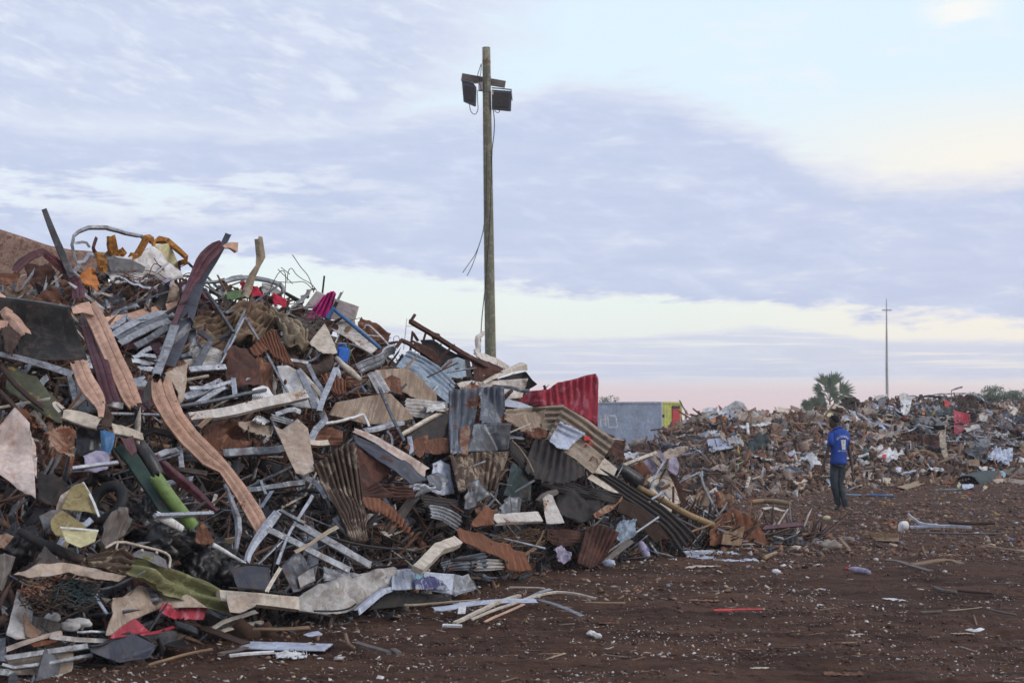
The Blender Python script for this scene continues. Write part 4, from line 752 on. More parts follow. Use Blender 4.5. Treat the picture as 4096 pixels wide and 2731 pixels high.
SH('H', 'charred_sheet', 'black charred corrugated sheet hanging under the tan one', 'corrugated sheet', 'char', [(965, 785), (1150, 835), (1300, 950), (1430, 1060)], [(880, 1095), (1080, 1180), (1250, 1210), (1440, 1130)], corr=8, amp=.02, off=.78, cr=.03, jag=24)
SH('H', 'charred_sheet', 'long charred sheet sweeping down right below the black charred one', 'corrugated sheet', 'char', [(770, 790), (900, 880), (1150, 1120), (1450, 1230), (1765, 1300)], [(770, 920), (900, 1120), (1150, 1250), (1400, 1300), (1700, 1385)], corr=5, axis='v', off=.68, cr=.05, amp=.018)
ST('H', 'wooden_stick', 'tan bent stick lying across the charred sheets', 'stick', 'woodpale', 'tube', 14, [(782, 810), (850, 880), (920, 980), (975, 1095)], off=1.0, dent=.01)
SH('H', 'metal_sheet', 'cream sheet edge showing between the two charred strips', 'metal sheet', 'cream', [(1490, 1110), (1600, 1180), (1760, 1300)], [(1450, 1150), (1600, 1240), (1740, 1310)], off=.62, cr=.01)
ST('I', 'charred_strip', 'very long dark corrugated strip running down to the ground on the right', 'corrugated strip', 'char', 'corr', [100, 130, 150, 175, 215], [(200, 425), (450, 595), (700, 765), (880, 905), (1015, 1085)], off=.62, dent=.02)
ST('I', 'plastic_gutter', 'black plastic trough above the bamboo pole', 'trough', 'plasticblack', 'half', [100, 120, 100], [(390, 370), (530, 470), (660, 560)], off=.5)
SH('I', 'leaning_door', 'cream door panel leaning behind the bamboo pole', 'door panel', 'cream', [(640, 485), (720, 440), (815, 400), (880, 520)], [(700, 660), (790, 760), (880, 800), (950, 700)], off=.3, cr=.015, n=16)
wf = empty('window_casement', P(2560, 1830, MAIN.depth(2560, 1850) - .3), 'cream window frame with a brown pane above the black trough', 'window frame')
add_child(ST('I', 'frame_side', None, None, 'cream', 'box', 26, [(430, 360), (580, 300), (730, 245)], off=.35, dent=0), wf)
add_child(ST('I', 'frame_side', None, None, 'cream', 'box', 34, [(690, 255), (730, 330), (810, 410)], off=.35, dent=0), wf)
add_child(SH('I', 'pane', None, None, 'rust', [(500, 375), (550, 345), (600, 325)], [(590, 470), (640, 455), (690, 435)], off=.28, cr=.0, n=8), wf)
add_child(SH('I', 'pane', None, None, 'lilac', [(600, 325), (640, 305), (690, 285)], [(690, 435), (715, 420), (740, 400)], off=.28, cr=.0, n=8), wf)
ST('I', 'metal_branch', 'white metal arm forked at the top between the frame and the pink cloth', 'metal arm', 'galvb', 'angle', [30, 26, 22, 34], [(685, 580), (720, 470), (765, 380), (820, 300)], off=.5)
SH('I', 'rag', 'pinkish white rag hanging from the forked metal arm', 'rag', 'lilac', [(820, 330), (850, 290), (900, 290), (930, 350)], [(820, 395), (860, 430), (900, 450), (922, 430)], off=.45, cr=.08)
ST('I', 'metal_strip', 'pale orange-tipped plastic strip behind the forked metal arm', 'plastic strip', 'lilac', 'flat', [30, 40, 30], [(745, 225), (780, 280), (800, 330)], off=.35)
ST('I', 'metal_strip', 'curved silver strip standing alone right of the cream door panel', 'metal strip', 'galvb', 'angle', [20, 28, 32, 30, 22], [(1135, 408), (1128, 500), (1190, 630), (1250, 740), (1303, 832)], off=.3, soft=2)
ST('I', 'rust_strip', 'dark rusty strip curving down beside the cream door panel', 'metal strip', 'rustdark', 'flat', [40, 70, 60, 36], [(860, 430), (925, 560), (960, 680), (1030, 755)], off=.38)
bb = ST('I', 'bamboo_pole', 'thick golden bamboo pole sloping down to the right', 'bamboo pole', 'bamboo', 'tube', [56, 60, 62, 64], [(570, 560), (800, 680), (1000, 800), (1235, 895)], off=.55, dent=0)
for q in ((705, 640), (905, 748), (1100, 848)):
    add_child(ST('I', 'node_ring', None, None, 'bamboo', 'tube', 68, [(q[0] - 4, q[1] - 3), (q[0] + 4, q[1] + 2)], off=.55, dent=0), bb)
ST('I', 'metal_claw', 'silver forked fitting lying across the bamboo pole', 'metal fitting', 'galvb', 'angle', [20, 22, 34, 20], [(668, 685), (730, 640), (800, 600), (850, 665)], off=.75, soft=0)
ST('I', 'wooden_stick', 'pale thin pole parallel to and below the bamboo pole', 'pole', 'woodgrey', 'tube', 18, [(830, 790), (950, 850), (1080, 915), (1190, 970)], off=.4, dent=0)
ST('I', 'wooden_stick', 'short brown stick propped at the lower end of the bamboo pole', 'stick', 'wood', 'tube', 20, [(1010, 965), (1120, 925), (1235, 880)], off=.6, dent=.01)
ST('I', 'tin_can', 'silver tin can below the curved silver strip', 'tin can', 'galvb', 'tube', 62, [(1125, 755), (1180, 800)], off=.4, dent=.03)
SH('I', 'wooden_board', 'dusty tan plank sheet behind the silver tin can', 'board', 'woodpale', [(975, 640), (1080, 625), (1200, 640)], [(1000, 740), (1100, 760), (1230, 770)], off=.15, cr=.03)
SH('I', 'metal_sheet', 'rust orange draped sheet, largest of the crumpled ones near the bamboo end', 'metal sheet', 'rustorange', [(1200, 940), (1310, 800), (1430, 745), (1560, 795), (1660, 900)], [(1200, 1085), (1330, 1075), (1450, 1060), (1600, 1050), (1735, 1085)], off=.3, cr=.06, cf=2.4, corr=6, amp=.02, jag=14)
SH('I', 'wooden_board', 'light brown square board under the rust orange draped sheet', 'board', 'wood', [(1330, 960), (1430, 920), (1520, 905)], [(1310, 1065), (1400, 1075), (1490, 1080)], off=.5, cr=.01)
SH('I', 'metal_sheet', 'frayed rusty sheet rising behind the rust orange draped sheet', 'metal sheet', 'rusttan', [(1235, 600), (1330, 560), (1420, 640)], [(1290, 770), (1370, 760), (1430, 700)], off=.1, cr=.12, jag=30)
ST('I', 'wooden_plank', 'thick brown rotten plank beside the long dark strip', 'plank', 'wooddark', 'plank', [110, 130, 140, 120], [(400, 710), (540, 790), (680, 900), (780, 1010)], off=.6, dent=.05)
SH('I', 'metal_sheet', 'curled tan flap above the square maroon corrugated sheet', 'metal sheet', 'rusttan', [(155, 800), (290, 710), (420, 630)], [(190, 830), (320, 770), (420, 670)], off=.75, cr=.04)
SH('I', 'corrugated_sheet', 'square dark maroon corrugated sheet standing at the foot of the heap', 'corrugated sheet', 'rustdark', [(100, 915), (240, 890), (400, 960)], [(15, 1235), (130, 1285), (240, 1245)], corr=7, amp=.01, off=.5, cr=.01, stand=.9)
SH('I', 'crushed_basin', 'crushed blue grey basin with a jagged rim on the maroon sheet', 'basin', 'corrblue', [(370, 900), (430, 840), (545, 850)], [(380, 1000), (440, 1045), (530, 1000)], off=.75, cr=.14, cf=5, jag=12)
ST('I', 'driftwood', 'weathered grey plank leaning on the square maroon sheet', 'plank', 'woodgrey', 'plank', [60, 52, 34], [(500, 1035), (380, 1130), (255, 1238)], off=.75, dent=.01)
bt = ST('I', 'plastic_bottle', 'clear grey bottle with a blue label at the foot of the heap', 'bottle', 'lilac', 'tube', [50, 84, 84, 60], [(590, 1050), (600, 1090), (635, 1160), (650, 1185)], off=.4, dent=0)
add_child(ST('I', 'label_band', None, None, 'blueplastic', 'tube', 88, [(615, 1110), (635, 1140)], off=.4, dent=0), bt)
blob('foam_lump', 'bluewhite', P(2438, 2268, gd(2290)) + Vector((0, 0, .04)), (.065, .05, .045), 8); tag(bpy.data.objects['foam_lump'], 'pale teal lump of foam on the ground by the maroon sheet', 'foam')
SH('I', 'cement_board', 'pale lavender grey board lying flat on the earth', 'board', 'bluewhite', [(955, 1128), (1240, 1112), (1560, 1165)], [(1000, 1180), (1280, 1228), (1660, 1212)], off=.06, cr=.01, jag=14)
SH('I', 'wooden_board', 'cream splintered board half under the pale lavender board', 'board', 'cream', [(960, 1210), (1140, 1205), (1280, 1232)], [(920, 1275), (1120, 1275), (1310, 1262)], off=.05, cr=.01, jag=20)
ST('I', 'black_pipe', 'thin black pipe lying on the earth right of the lavender board', 'pipe', 'rubberblack', 'tube', 20, [(1400, 1128), (1650, 1122), (1885, 1092)], off=.25, dent=0)
ST('I', 'bamboo_stub', 'short bamboo stub beside the lavender board end', 'bamboo', 'bamboo', 'tube', 42, [(1692, 1192), (1740, 1170), (1800, 1148)], off=.25, dent=0)
ST('I', 'metal_bar', 'dull maroon bar lying level on the earth', 'metal bar', 'maroon', 'box', 34, [(1665, 925), (1850, 905), (2030, 888)], off=.35, dent=.01)
SH('I', 'charred_sheet', 'black serrated sheet arched over a hollow under the maroon bar', 'corrugated sheet', 'char', [(1655, 950), (1800, 955), (1940, 990), (2120, 1060)], [(1740, 1060), (1850, 1060), (1950, 1075), (2100, 1080)], corr=9, amp=.012, off=.25, cr=.02)
# --- left slope
SH('C', 'metal_sheet', 'green grey sheet spotted with yellow rust under the dark board', 'metal sheet', 'moss', [(60, 140), (330, 240), (430, 380), (530, 455)], [(50, 340), (250, 490), (400, 570), (570, 630)], off=.5, cr=.05)
ST('C', 'metal_strip', 'brown strip bowing down over the yellow-spotted sheet', 'metal strip', 'wooddark', 'angle', [60, 60, 64, 60], [(-20, 110), (100, 290), (240, 420), (400, 545)], off=.65)
ST('C', 'metal_strip', 'second brown strip at the left edge beneath the bowed one', 'metal strip', 'wooddark', 'angle', [50, 56], [(-30, 350), (60, 440), (140, 530)], off=.6)
ST('C', 'bent_gutter', 'salmon brown gutter curving to a point below the dark board', 'gutter', 'salmon', 'ridge', [140, 150, 150, 110, 60, 34], [(700, 90), (755, 250), (820, 350), (880, 440), (905, 520), (905, 600)], off=.85)
ST('C', 'cream_trim', 'cream folded trim lying level below the curved gutter point', 'trim strip', 'cream', 'chan', [70, 106, 100], [(550, 565), (700, 600), (902, 655)], off=.8)
ST('C', 'cream_trim', 'thin cream loop joined to the folded trim', 'trim strip', 'cream', 'flat', 26, [(575, 530), (500, 470), (475, 490), (540, 560)], off=.75)
ST('C', 'cream_trim', 'cream trim continuing right towards the central salmon gutter', 'trim strip', 'cream', 'chan', [80, 70, 56], [(1000, 690), (1130, 720), (1290, 780)], off=.6)
SH('C', 'metal_flap', 'dark olive leaf-shaped flap hanging under the curved gutter', 'metal flap', 'wooddark', [(920, 450), (970, 520), (1020, 600)], [(905, 680), (950, 698), (990, 690)], off=.8, cr=.03)
ST('C', 'cream_trim', 'short white board end above the leaf-shaped flap', 'trim strip', 'white', 'chan', 54, [(925, 455), (1110, 500)], off=.6)
SH('C', 'enamel_sheet', 'white and pink crumpled sheet standing at the left edge', 'metal sheet', 'pinkwhite', [(-40, 750), (0, 690), (132, 508), (262, 650), (275, 760)], [(-40, 1080), (0, 1108), (100, 1170), (210, 1260), (318, 1335)], off=1.05, cr=.09, cf=2.2, stand=.8)
SH('C', 'enamel_sheet', 'bulging right part of the white and pink crumpled sheet', 'metal sheet', 'pinkwhite', [(255, 740), (300, 800), (320, 870)], [(200, 1230), (290, 1060), (330, 1170)], off=1.0, cr=.06, cf=3)
SH('C', 'metal_sheet', 'rust red scrap behind the white and pink crumpled sheet', 'metal sheet', 'rustorange', [(120, 500), (250, 560), (400, 680)], [(180, 600), (280, 650), (380, 720)], off=.75, cr=.07, jag=20)
SH('C', 'metal_sheet', 'copper brown crumpled sheet hanging below the yellow-spotted sheet', 'metal sheet', 'rusttan', [(385, 760), (540, 680), (685, 700)], [(430, 950), (570, 980), (640, 1110)], off=.85, cr=.12, cf=3, jag=24)
SH('C', 'plastic_sheet', 'dark blue glossy plastic behind the cream trim', 'plastic sheet', 'bluepaint', [(860, 740), (940, 730), (1015, 760)], [(880, 860), (950, 900), (1010, 930)], off=.45, cr=.08)
SH('C', 'plastic_sheet', 'black plastic fold left of the dark blue plastic', 'plastic sheet', 'plasticblack', [(690, 720), (780, 690), (880, 720)], [(700, 880), (800, 900), (920, 880)], off=.5, cr=.12)
SH('C', 'rag', 'lilac cloth under the dark blue plastic', 'cloth', 'lilac', [(740, 960), (860, 905), (1000, 920)], [(760, 1090), (860, 1110), (960, 1070)], off=.5, cr=.08)
ST('C', 'metal_bar', 'short silver bar lying on the lilac cloth', 'metal bar', 'galvb', 'angle', 46, [(640, 1065), (850, 1035), (1072, 1010)], off=.75, dent=.005)
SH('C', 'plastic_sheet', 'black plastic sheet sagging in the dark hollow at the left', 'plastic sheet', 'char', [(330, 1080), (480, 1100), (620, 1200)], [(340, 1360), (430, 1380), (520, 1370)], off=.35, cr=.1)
ST('C', 'bent_gutter', 'long salmon gutter running from the centre down to the lower heap', 'gutter', 'salmon', 'ridge', [200, 200, 175, 180, 175, 110, 130, 140, 130], [(1420, 250), (1470, 420), (1560, 600), (1700, 780), (1880, 960), (2010, 1060), (2170, 1280), (2290, 1480), (2370, 1630)], off=1.0, dent=.012, soft=0)
SH('C', 'dark_sheet', 'black sheet edge standing at the head of the long salmon gutter', 'metal sheet', 'char', [(1290, 350), (1320, 280), (1345, 235)], [(1270, 480), (1310, 470), (1360, 420)], off=.85, cr=.02)
SH('C', 'metal_sheet', 'maroon crumpled sheet between the two salmon gutters', 'metal sheet', 'maroon', [(1160, 140), (1240, 180), (1315, 225)], [(1190, 520), (1300, 560), (1390, 480)], off=.55, cr=.12)
gt = ST('C', 'plastic_tube', 'lime green half pipe lying on the lower slope', 'half pipe', 'lime', 'half', [110, 116, 120, 118, 110], [(1375, 1110), (1480, 1260), (1600, 1420), (1720, 1560), (1740, 1600)], off=.95, dent=.008)
ST('C', 'metal_sheet', 'glossy black strip with a lime edge above the lime half pipe', 'metal strip', 'plasticblack', 'half', [110, 130, 120], [(1240, 820), (1340, 980), (1430, 1140)], off=.9)
ST('C', 'metal_sheet', 'dark green and maroon folded channel left of the lime half pipe', 'steel channel', 'teal', 'chan', [110, 120, 120, 100, 90], [(1060, 830), (1180, 960), (1290, 1130), (1420, 1340), (1540, 1540)], off=.75)
SH('C', 'metal_flap', 'torn maroon flap on top of the dark green folded channel', 'metal flap', 'maroon', [(1075, 785), (1130, 790), (1185, 765)], [(1130, 860), (1200, 930), (1240, 900)], off=.95, cr=.05)
ST('C', 'metal_strip', 'long maroon strip right of the lime half pipe', 'metal strip', 'maroon', 'vee', [60, 90, 90, 40], [(1385, 950), (1560, 1110), (1750, 1265), (1940, 1440)], off=.8)
ST('C', 'metal_bar', 'thin silver bar pointing at the lime half pipe end', 'metal bar', 'galvb', 'sq', 26, [(1385, 1482), (1640, 1472), (1905, 1460)], off=1.05, dent=0)
ST('C', 'metal_bar', 'silver elbow bar between the maroon strip and the long gutter', 'metal bar', 'galvb', 'chan', 42, [(1395, 945), (1500, 905), (1610, 878), (1630, 1060)], off=.7, soft=0)
ST('C', 'metal_bar', 'thin level silver bar under the rounded end of the salmon gutter', 'metal bar', 'galvb', 'angle', 24, [(990, 568), (1200, 575), (1435, 582)], off=.6, dent=.004)
ST('C', 'metal_bar', 'silver edge strip beneath the upper part of the long salmon gutter', 'metal strip', 'galvb', 'angle', 24, [(1470, 620), (1600, 780), (1760, 930), (1930, 1090)], off=.8)
ST('C', 'wooden_plank', 'long cream rust-stained beam crossing right from the salmon gutter', 'beam', 'whiterust', 'box', [70, 82, 84, 80], [(1690, 600), (2000, 570), (2370, 480), (2740, 400)], off=.85, dent=.006)
ST('C', 'metal_stud', 'thin olive grey slotted rail above the cream beam', 'metal rail', 'galvd', 'angle', 38, [(1610, 505), (1900, 462), (2150, 405), (2400, 355)], off=.82, dent=.005)
ST('C', 'wooden_stick', 'slanting brown slat under the cream beam', 'slat', 'wood', 'plank', 46, [(1785, 690), (1880, 600), (1960, 530)], off=.9)
SH('C', 'metal_sheet', 'wrinkled brown sheet under the cream beam', 'metal sheet', 'rust', [(1850, 640), (2050, 620), (2300, 600)], [(1830, 880), (2000, 920), (2250, 860)], off=.4, cr=.14)
ST('C', 'metal_stud', 'grey channel lying level right of the long salmon gutter', 'metal stud', 'galvd', 'chan', [60, 70, 60], [(1990, 920), (2250, 905), (2560, 880)], off=.6)
for i, (pts, w_, lb) in enumerate([([(1640, 420), (1800, 370), (2010, 260)], 60, 'bright slotted stud above the thin olive rail'), ([(1780, 460), (1930, 360), (2100, 300), (2300, 210)], 44, 'silver rail climbing right from the slotted stud'), ([(1700, 340), (1900, 330), (2100, 280)], 30, 'flat silver strip left of the silver rail'), ([(2090, 240), (2100, 340), (2110, 440)], 44, 'bright upright offcut catching the light'), ([(1180, 90), (1300, 120), (1420, 100)], 34, 'small silver strip left of the dark green beam foot'), ([(1190, 60), (1290, 40), (1400, 60)], 30, 'small silver strip under the maroon ribbed sheet'), ([(1240, 160), (1340, 150), (1420, 190)], 36, 'crumpled silver foil strip beside the maroon crumpled sheet')]):
    ST('C', 'metal_strip', lb, 'metal strip', 'galvb', 'chan' if i < 2 else 'flat', w_, pts, off=.5 + .05 * i)
tb = empty('white_basket', P(1040, 1560, MAIN.depth(1040, 1570) - .7), 'white plastic crate corner with a slotted side above the cream beam', 'crate')
add_child(SH('E', 'side', None, None, 'white', [(245, 125), (340, 95), (385, 110), (430, 185)], [(240, 235), (320, 215), (380, 200), (440, 190)], off=.72, cr=.008), tb)
for i in range(6):
    add_child(ST('E', 'slot', None, None, 'rubberblack', 'flat', 5, [(232 + i * 15, 232), (262 + i * 15, 180 + i * 2)], off=.77, dent=0), tb)
SH('E', 'torn_sheet', 'beige torn sheet with a ragged top hanging in the centre', 'torn sheet', 'beige', [(432, 460), (505, 495), (600, 430), (650, 388), (740, 480)], [(630, 885), (700, 900), (760, 880), (808, 850)], off=.95, cr=.03, cf=2)
SH('E', 'corrugated_sheet', 'brown and cream streaked sheet hanging like a curtain', 'corrugated sheet', 'browncorr', [(790, 800), (900, 740), (1000, 655), (1172, 588)], [(1120, 1490), (1180, 1515), (1230, 1510), (1285, 1480)], corr=8, off=.95, cr=.05, stand=.85, amp=.025)
SH('E', 'corrugated_sheet', 'dark grey corrugated sheet folded under the streaked curtain sheet', 'corrugated sheet', 'galvd', [(950, 1300), (1010, 1250), (1085, 1205)], [(1140, 1515), (1180, 1525), (1230, 1520)], corr=5, off=.9, cr=.04)
SH('E', 'torn_sheet', 'cream brown rotten board left of the beige torn sheet', 'board', 'beige', [(100, 430), (260, 420), (430, 460)], [(160, 500), (280, 530), (420, 560)], off=.6, cr=.06, jag=20)
SH('E', 'white_plastic', 'white plastic comb-like scrap under the cream beam', 'plastic scrap', 'white', [(250, 390), (290, 355), (360, 385)], [(290, 430), (360, 440), (410, 420)], off=.75, cr=.03, jag=26)
ST('E', 'metal_strip', 'wide tan edge strip of a black sheet sloping down right', 'metal strip', 'pinkwhite', 'flat', [40, 60, 70, 80, 100], [(1145, 490), (1300, 550), (1500, 670), (1700, 790), (1830, 890)], off=.95)
SH('E', 'dark_sheet', 'big black sheet beneath the wide tan edge strip', 'metal sheet', 'slate', [(1150, 520), (1400, 640), (1640, 790), (1830, 930)], [(1180, 640), (1470, 860), (1640, 990), (1740, 960)], off=.82, cr=.05)
SH('E', 'metal_sheet', 'dark brown folded sheet behind the streaked curtain sheet', 'metal sheet', 'rustdark', [(1150, 670), (1300, 700), (1490, 790)], [(1215, 1080), (1350, 960), (1480, 870)], off=.7, cr=.09)
SH('E', 'metal_sheet', 'ridged dark brown sheet above the serrated orange one', 'corrugated sheet', 'rustdark', [(1220, 1000), (1400, 950), (1680, 1010)], [(1230, 1090), (1450, 1100), (1690, 1105)], corr=4, axis='v', off=.78, cr=.08)
SH('E', 'corrugated_sheet', 'serrated orange rust corrugated strip curling down', 'corrugated sheet', 'rustorange', [(1215, 1085), (1380, 1105), (1500, 1190), (1620, 1330), (1690, 1440)], [(1265, 1195), (1380, 1240), (1500, 1320), (1600, 1410), (1672, 1452)], corr=13, amp=.022, off=.92, cr=.02)
SH('E', 'wooden_board', 'tan plank sheet with orange stains in the heap middle', 'board', 'stainboard', [(990, 250), (1250, 190), (1485, 162), (1560, 240), (1680, 375)], [(930, 350), (1100, 400), (1250, 440), (1500, 430), (1690, 390)], off=.72, cr=.015)
ST('E', 'steel_channel', 'pinkish tan edged beam running up to the tall galvanised sheet', 'beam', 'cream', 'angle', [40, 44, 40], [(1580, 540), (1800, 410), (2005, 305)], off=.82, dent=.01)
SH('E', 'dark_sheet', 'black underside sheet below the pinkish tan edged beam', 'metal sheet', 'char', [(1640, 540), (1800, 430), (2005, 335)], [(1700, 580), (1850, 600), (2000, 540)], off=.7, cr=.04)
SH('E', 'metal_sheet', 'rust brown sheet fanning up left of the tall galvanised sheet', 'metal sheet', 'rust', [(1600, 650), (1720, 560), (1820, 535)], [(1740, 745), (1780, 720), (1810, 640)], off=.8, cr=.03)
SH('E', 'metal_sheet', 'flat rust brown sheet tucked behind the tall galvanised sheet', 'metal sheet', 'rust', [(1790, 590), (1880, 560), (2010, 570)], [(1780, 690), (1900, 710), (2010, 700)], off=.75, cr=.03)
SH('E', 'corrugated_sheet', 'pale ribbed sheet above the pinkish tan edged beam', 'corrugated sheet', 'paintedmetal', [(1620, 210), (1800, 225), (1990, 245)], [(1600, 370), (1780, 380), (1990, 290)], corr=5, axis='v', off=.62, cr=.03)
SH('E', 'plastic_bag', 'white plastic bag left of the top of the tall galvanised sheet', 'plastic bag', 'white', [(1780, 290), (1880, 250), (2000, 270)], [(1770, 360), (1880, 330), (1990, 300)], off=.75, cr=.1, cf=6)
SH('E', 'corrugated_sheet', 'maroon brown corrugated sheet behind the beige torn sheet', 'corrugated sheet', 'rust', [(800, 480), (950, 470), (1060, 500)], [(760, 640), (900, 640), (1050, 620)], corr=4, axis='v', off=.6, cr=.03)
SH('B', 'corrugated_sheet', 'reddish corrugated sheet under the silver stud crossing the white panel', 'corrugated sheet', 'rustorange', [(850, 1350), (950, 1330), (1080, 1400)], [(920, 1480), (1000, 1540), (1080, 1530)], corr=6, off=.5, cr=.04)
for i, (c_, pts, w_, m_, pr_, lb) in enumerate([
    ('E', [(1445, 505), (1490, 560), (1490, 640)], 30, 'galv', 'angle', 'small silver hook above the wide tan edge strip'),
    ('E', [(1650, 555), (1665, 640), (1672, 725)], 38, 'galvb', 'chan', 'short silver stud upright on the rust brown sheet'),
    ('E', [(870, 440), (1050, 412), (1240, 355), (1285, 450)], 30, 'white', 'angle', 'white strip bent down at its right end'),
    ('E', [(860, 320), (895, 400), (820, 480), (755, 600)], 56, 'galv', 'chan', 'silver channel kinked right of the beige torn sheet'),
    ('E', [(745, 605), (840, 612), (930, 600)], 44, 'cream', 'box', 'short cream stud end beside the beige torn sheet'),
    ('E', [(1250, 490), (1450, 450), (1605, 415)], 44, 'galvb', 'vee', 'silver folded strip above the wide tan edge strip'),
    ('E', [(450, 350), (600, 300), (690, 330)], 40, 'galv', 'flat', 'silver flattened strip below the cream beam end'),
    ('E', [(400, 370), (520, 400), (610, 430)], 50, 'galvd', 'ridge', 'dark ribbed track left of the kinked silver channel'),
    ('E', [(200, 1035), (450, 1000), (700, 968)], 42, 'galvd', 'sq', 'long square tube crossing level in the dark centre'),
    ('E', [(700, 985), (690, 940), (760, 920), (850, 1000), (910, 1110)], 50, 'galvd', 'flat', 'grey strip curled over at the end of the square tube'),
    ('E', [(830, 960), (895, 962)], 26, 'cream', 'box', 'tiny cream stub end near the curled grey strip'),
    ('E', [(310, 940), (330, 1000), (360, 1070)], 40, 'galv', 'angle', 'short silver prong above the square tube'),
    ('E', [(0, 970), (70, 1150), (130, 1330), (100, 1560)], [30, 50, 60, 30], 'galv', 'vee', 'silver foil strip falling left of the long salmon gutter end'),
    ('G', [(485, 10), (370, 160), (220, 380), (195, 490)], [70, 84, 60, 50], 'galvb', 'vee', 'crumpled bright foil strip standing right of the long salmon gutter end'),
    ('G', [(780, -130), (690, 20), (600, 160), (520, 330), (455, 510)], [46, 44, 40, 36, 50], 'galvb', 'angle', 'tall bright rail leaning right, next to the crumpled foil strip'),
    ('G', [(390, 190), (620, 300), (800, 400), (990, 490), (1130, 560)], 48, 'galv', 'chan', 'long grey stud sloping down right, lower of the parallel two'),
    ('G', [(640, 125), (800, 220), (1000, 340), (1320, 520)], 60, 'galv', 'chan', 'long cream-tipped stud sloping down right, upper of the parallel two'),
    ('G', [(480, 20), (600, 90), (720, 150)], 44, 'galvd', 'angle', 'dark stud end above the cream-tipped stud'),
    ('G', [(1015, 155), (850, 260), (740, 340), (630, 390)], 34, 'woodpale', 'plank', 'pale wooden slat crossing the parallel studs'),
    ('G', [(1720, 555), (1820, 450), (1950, 340), (2090, 285)], [90, 96, 92, 80], 'cream', 'box', 'chunky cream box beam lying left of the grey ribbed sheet'),
    ('G', [(500, 535), (430, 640), (372, 745)], 34, 'cream', 'flat', 'cream strip lying on the scratched dark sheet'),
]):
    ST(c_, ['metal_strip', 'metal_stud'][pr_ in ('chan', 'sq', 'box')] if m_ not in ('woodpale',) else 'wooden_lath', lb, 'wooden slat' if m_ == 'woodpale' else ('metal stud' if pr_ in ('chan', 'sq', 'box') else 'metal strip'), m_, pr_, w_, pts, off=1.0 + .012 * i if c_ == 'G' else .8 + .01 * i, soft=0 if 'kink' in lb or 'bent' in lb else 1)
SH('G', 'corrugated_sheet', 'grey ribbed sheet lying at the foot of the heap by the cream box beam', 'corrugated sheet', 'corrgrey', [(1920, 495), (2100, 440), (2330, 395)], [(1960, 570), (2120, 560), (2350, 545)], corr=4, axis='v', off=.4, cr=.015)
SH('R', 'corrugated_sheet', 'pinkish grey ribbed offcut on the end of the grey ribbed sheet', 'corrugated sheet', 'paintedmetal', [(490, 445), (620, 425), (845, 430)], [(455, 580), (640, 570), (840, 550)], corr=3, axis='v', off=.55, cr=.01)
SH('R', 'metal_sheet', 'orange rust sheet with a pointed top leaning at the foot of the heap', 'metal sheet', 'rustorange', [(215, 10), (380, 60), (560, 100), (700, 200), (920, 230), (960, 300), (1100, 340)], [(280, 190), (500, 300), (650, 360), (830, 430), (900, 570), (1040, 590), (1190, 560)], off=.75, cr=.035, jag=14)
SH('R', 'metal_sheet', 'dark wet maroon corrugated pieces behind the square maroon sheet', 'corrugated sheet', 'rustdark', [(1370, 60), (1600, 40), (1820, 80)], [(1330, 200), (1560, 260), (1800, 240)], corr=4, axis='v', off=.35, cr=.04)
SH('R', 'plastic_bag', 'white and grey torn bag beside the square maroon sheet', 'plastic bag', 'lilac', [(1440, 320), (1550, 250), (1680, 340)], [(1480, 400), (1580, 480), (1680, 440)], off=.4, cr=.12, cf=6, jag=10)
ST('R', 'wooden_stick', 'short tan split branch crossing by the torn bag', 'branch', 'wood', 'tube', [20, 34, 30, 14], [(1330, 60), (1290, 170), (1240, 240), (1200, 340)], off=.45, dent=.02)
ST('R', 'wooden_stick', 'flat brown slat pointing at the split branch', 'slat', 'wood', 'plank', [40, 44], [(1100, 370), (1230, 290)], off=.45)
ST('R', 'dark_shoe', 'dark worn shoe-like rubber piece on the earth below the orange rust sheet', 'rubber piece', 'rubberblack', 'tube', [30, 60, 80, 60, 20], [(880, 640), (980, 680), (1080, 650), (1200, 610), (1280, 620)], off=.3, dent=.05)
# lower left
SH('F', 'corrugated_sheet', 'long olive green corrugated sheet sliding to the ground', 'corrugated sheet', 'olive', [(1180, 445), (1300, 470), (1500, 540), (1800, 650), (2045, 740)], [(1040, 575), (1300, 680), (1600, 800), (1900, 900), (2100, 965)], corr=2, axis='v', off=.7, cr=.05, amp=.035, stand=.3)
SH('F', 'corrugated_sheet', 'brown grey corrugated end above the olive green sheet', 'corrugated sheet', 'browncorr', [(760, 455), (930, 410), (1090, 358), (1215, 440)], [(790, 520), (900, 550), (1050, 590), (1180, 560)], corr=3, axis='v', off=.72, cr=.03)
ST('F', 'plank', 'dark scorched plank left of the brown grey corrugated end', 'plank', 'blackwood', 'half', [60, 80, 90, 80], [(160, 190), (330, 290), (550, 390), (760, 470)], off=.75)
SH('F', 'sacking', 'crumpled brown sacking spread over the lower left slope', 'sacking', 'beige', [(120, 605), (350, 510), (600, 498), (850, 550), (1110, 620)], [(240, 640), (450, 600), (600, 580), (850, 640), (1060, 660)], off=.8, cr=.06)
SH('F', 'sacking', 'grey brown cloth peak rising above the crumpled sacking', 'sacking', 'woodgrey', [(330, 470), (400, 340), (480, 420), (560, 500)], [(250, 580), (380, 540), (480, 510), (560, 505)], off=.7, cr=.06)
fb1 = SH('C', 'foam_slab', 'yellow brown ribbed foam panel with a white edge', 'foam panel', 'foamyellow', [(640, 1215), (690, 1195), (745, 1185), (800, 1280)], [(545, 1430), (640, 1440), (760, 1450), (885, 1480)], off=.75, cr=.01, stand=.7)
add_child(ST('C', 'edge_trim', None, None, 'white', 'box', 20, [(742, 1185), (830, 1335), (888, 1492)], off=.8, dent=0), fb1)
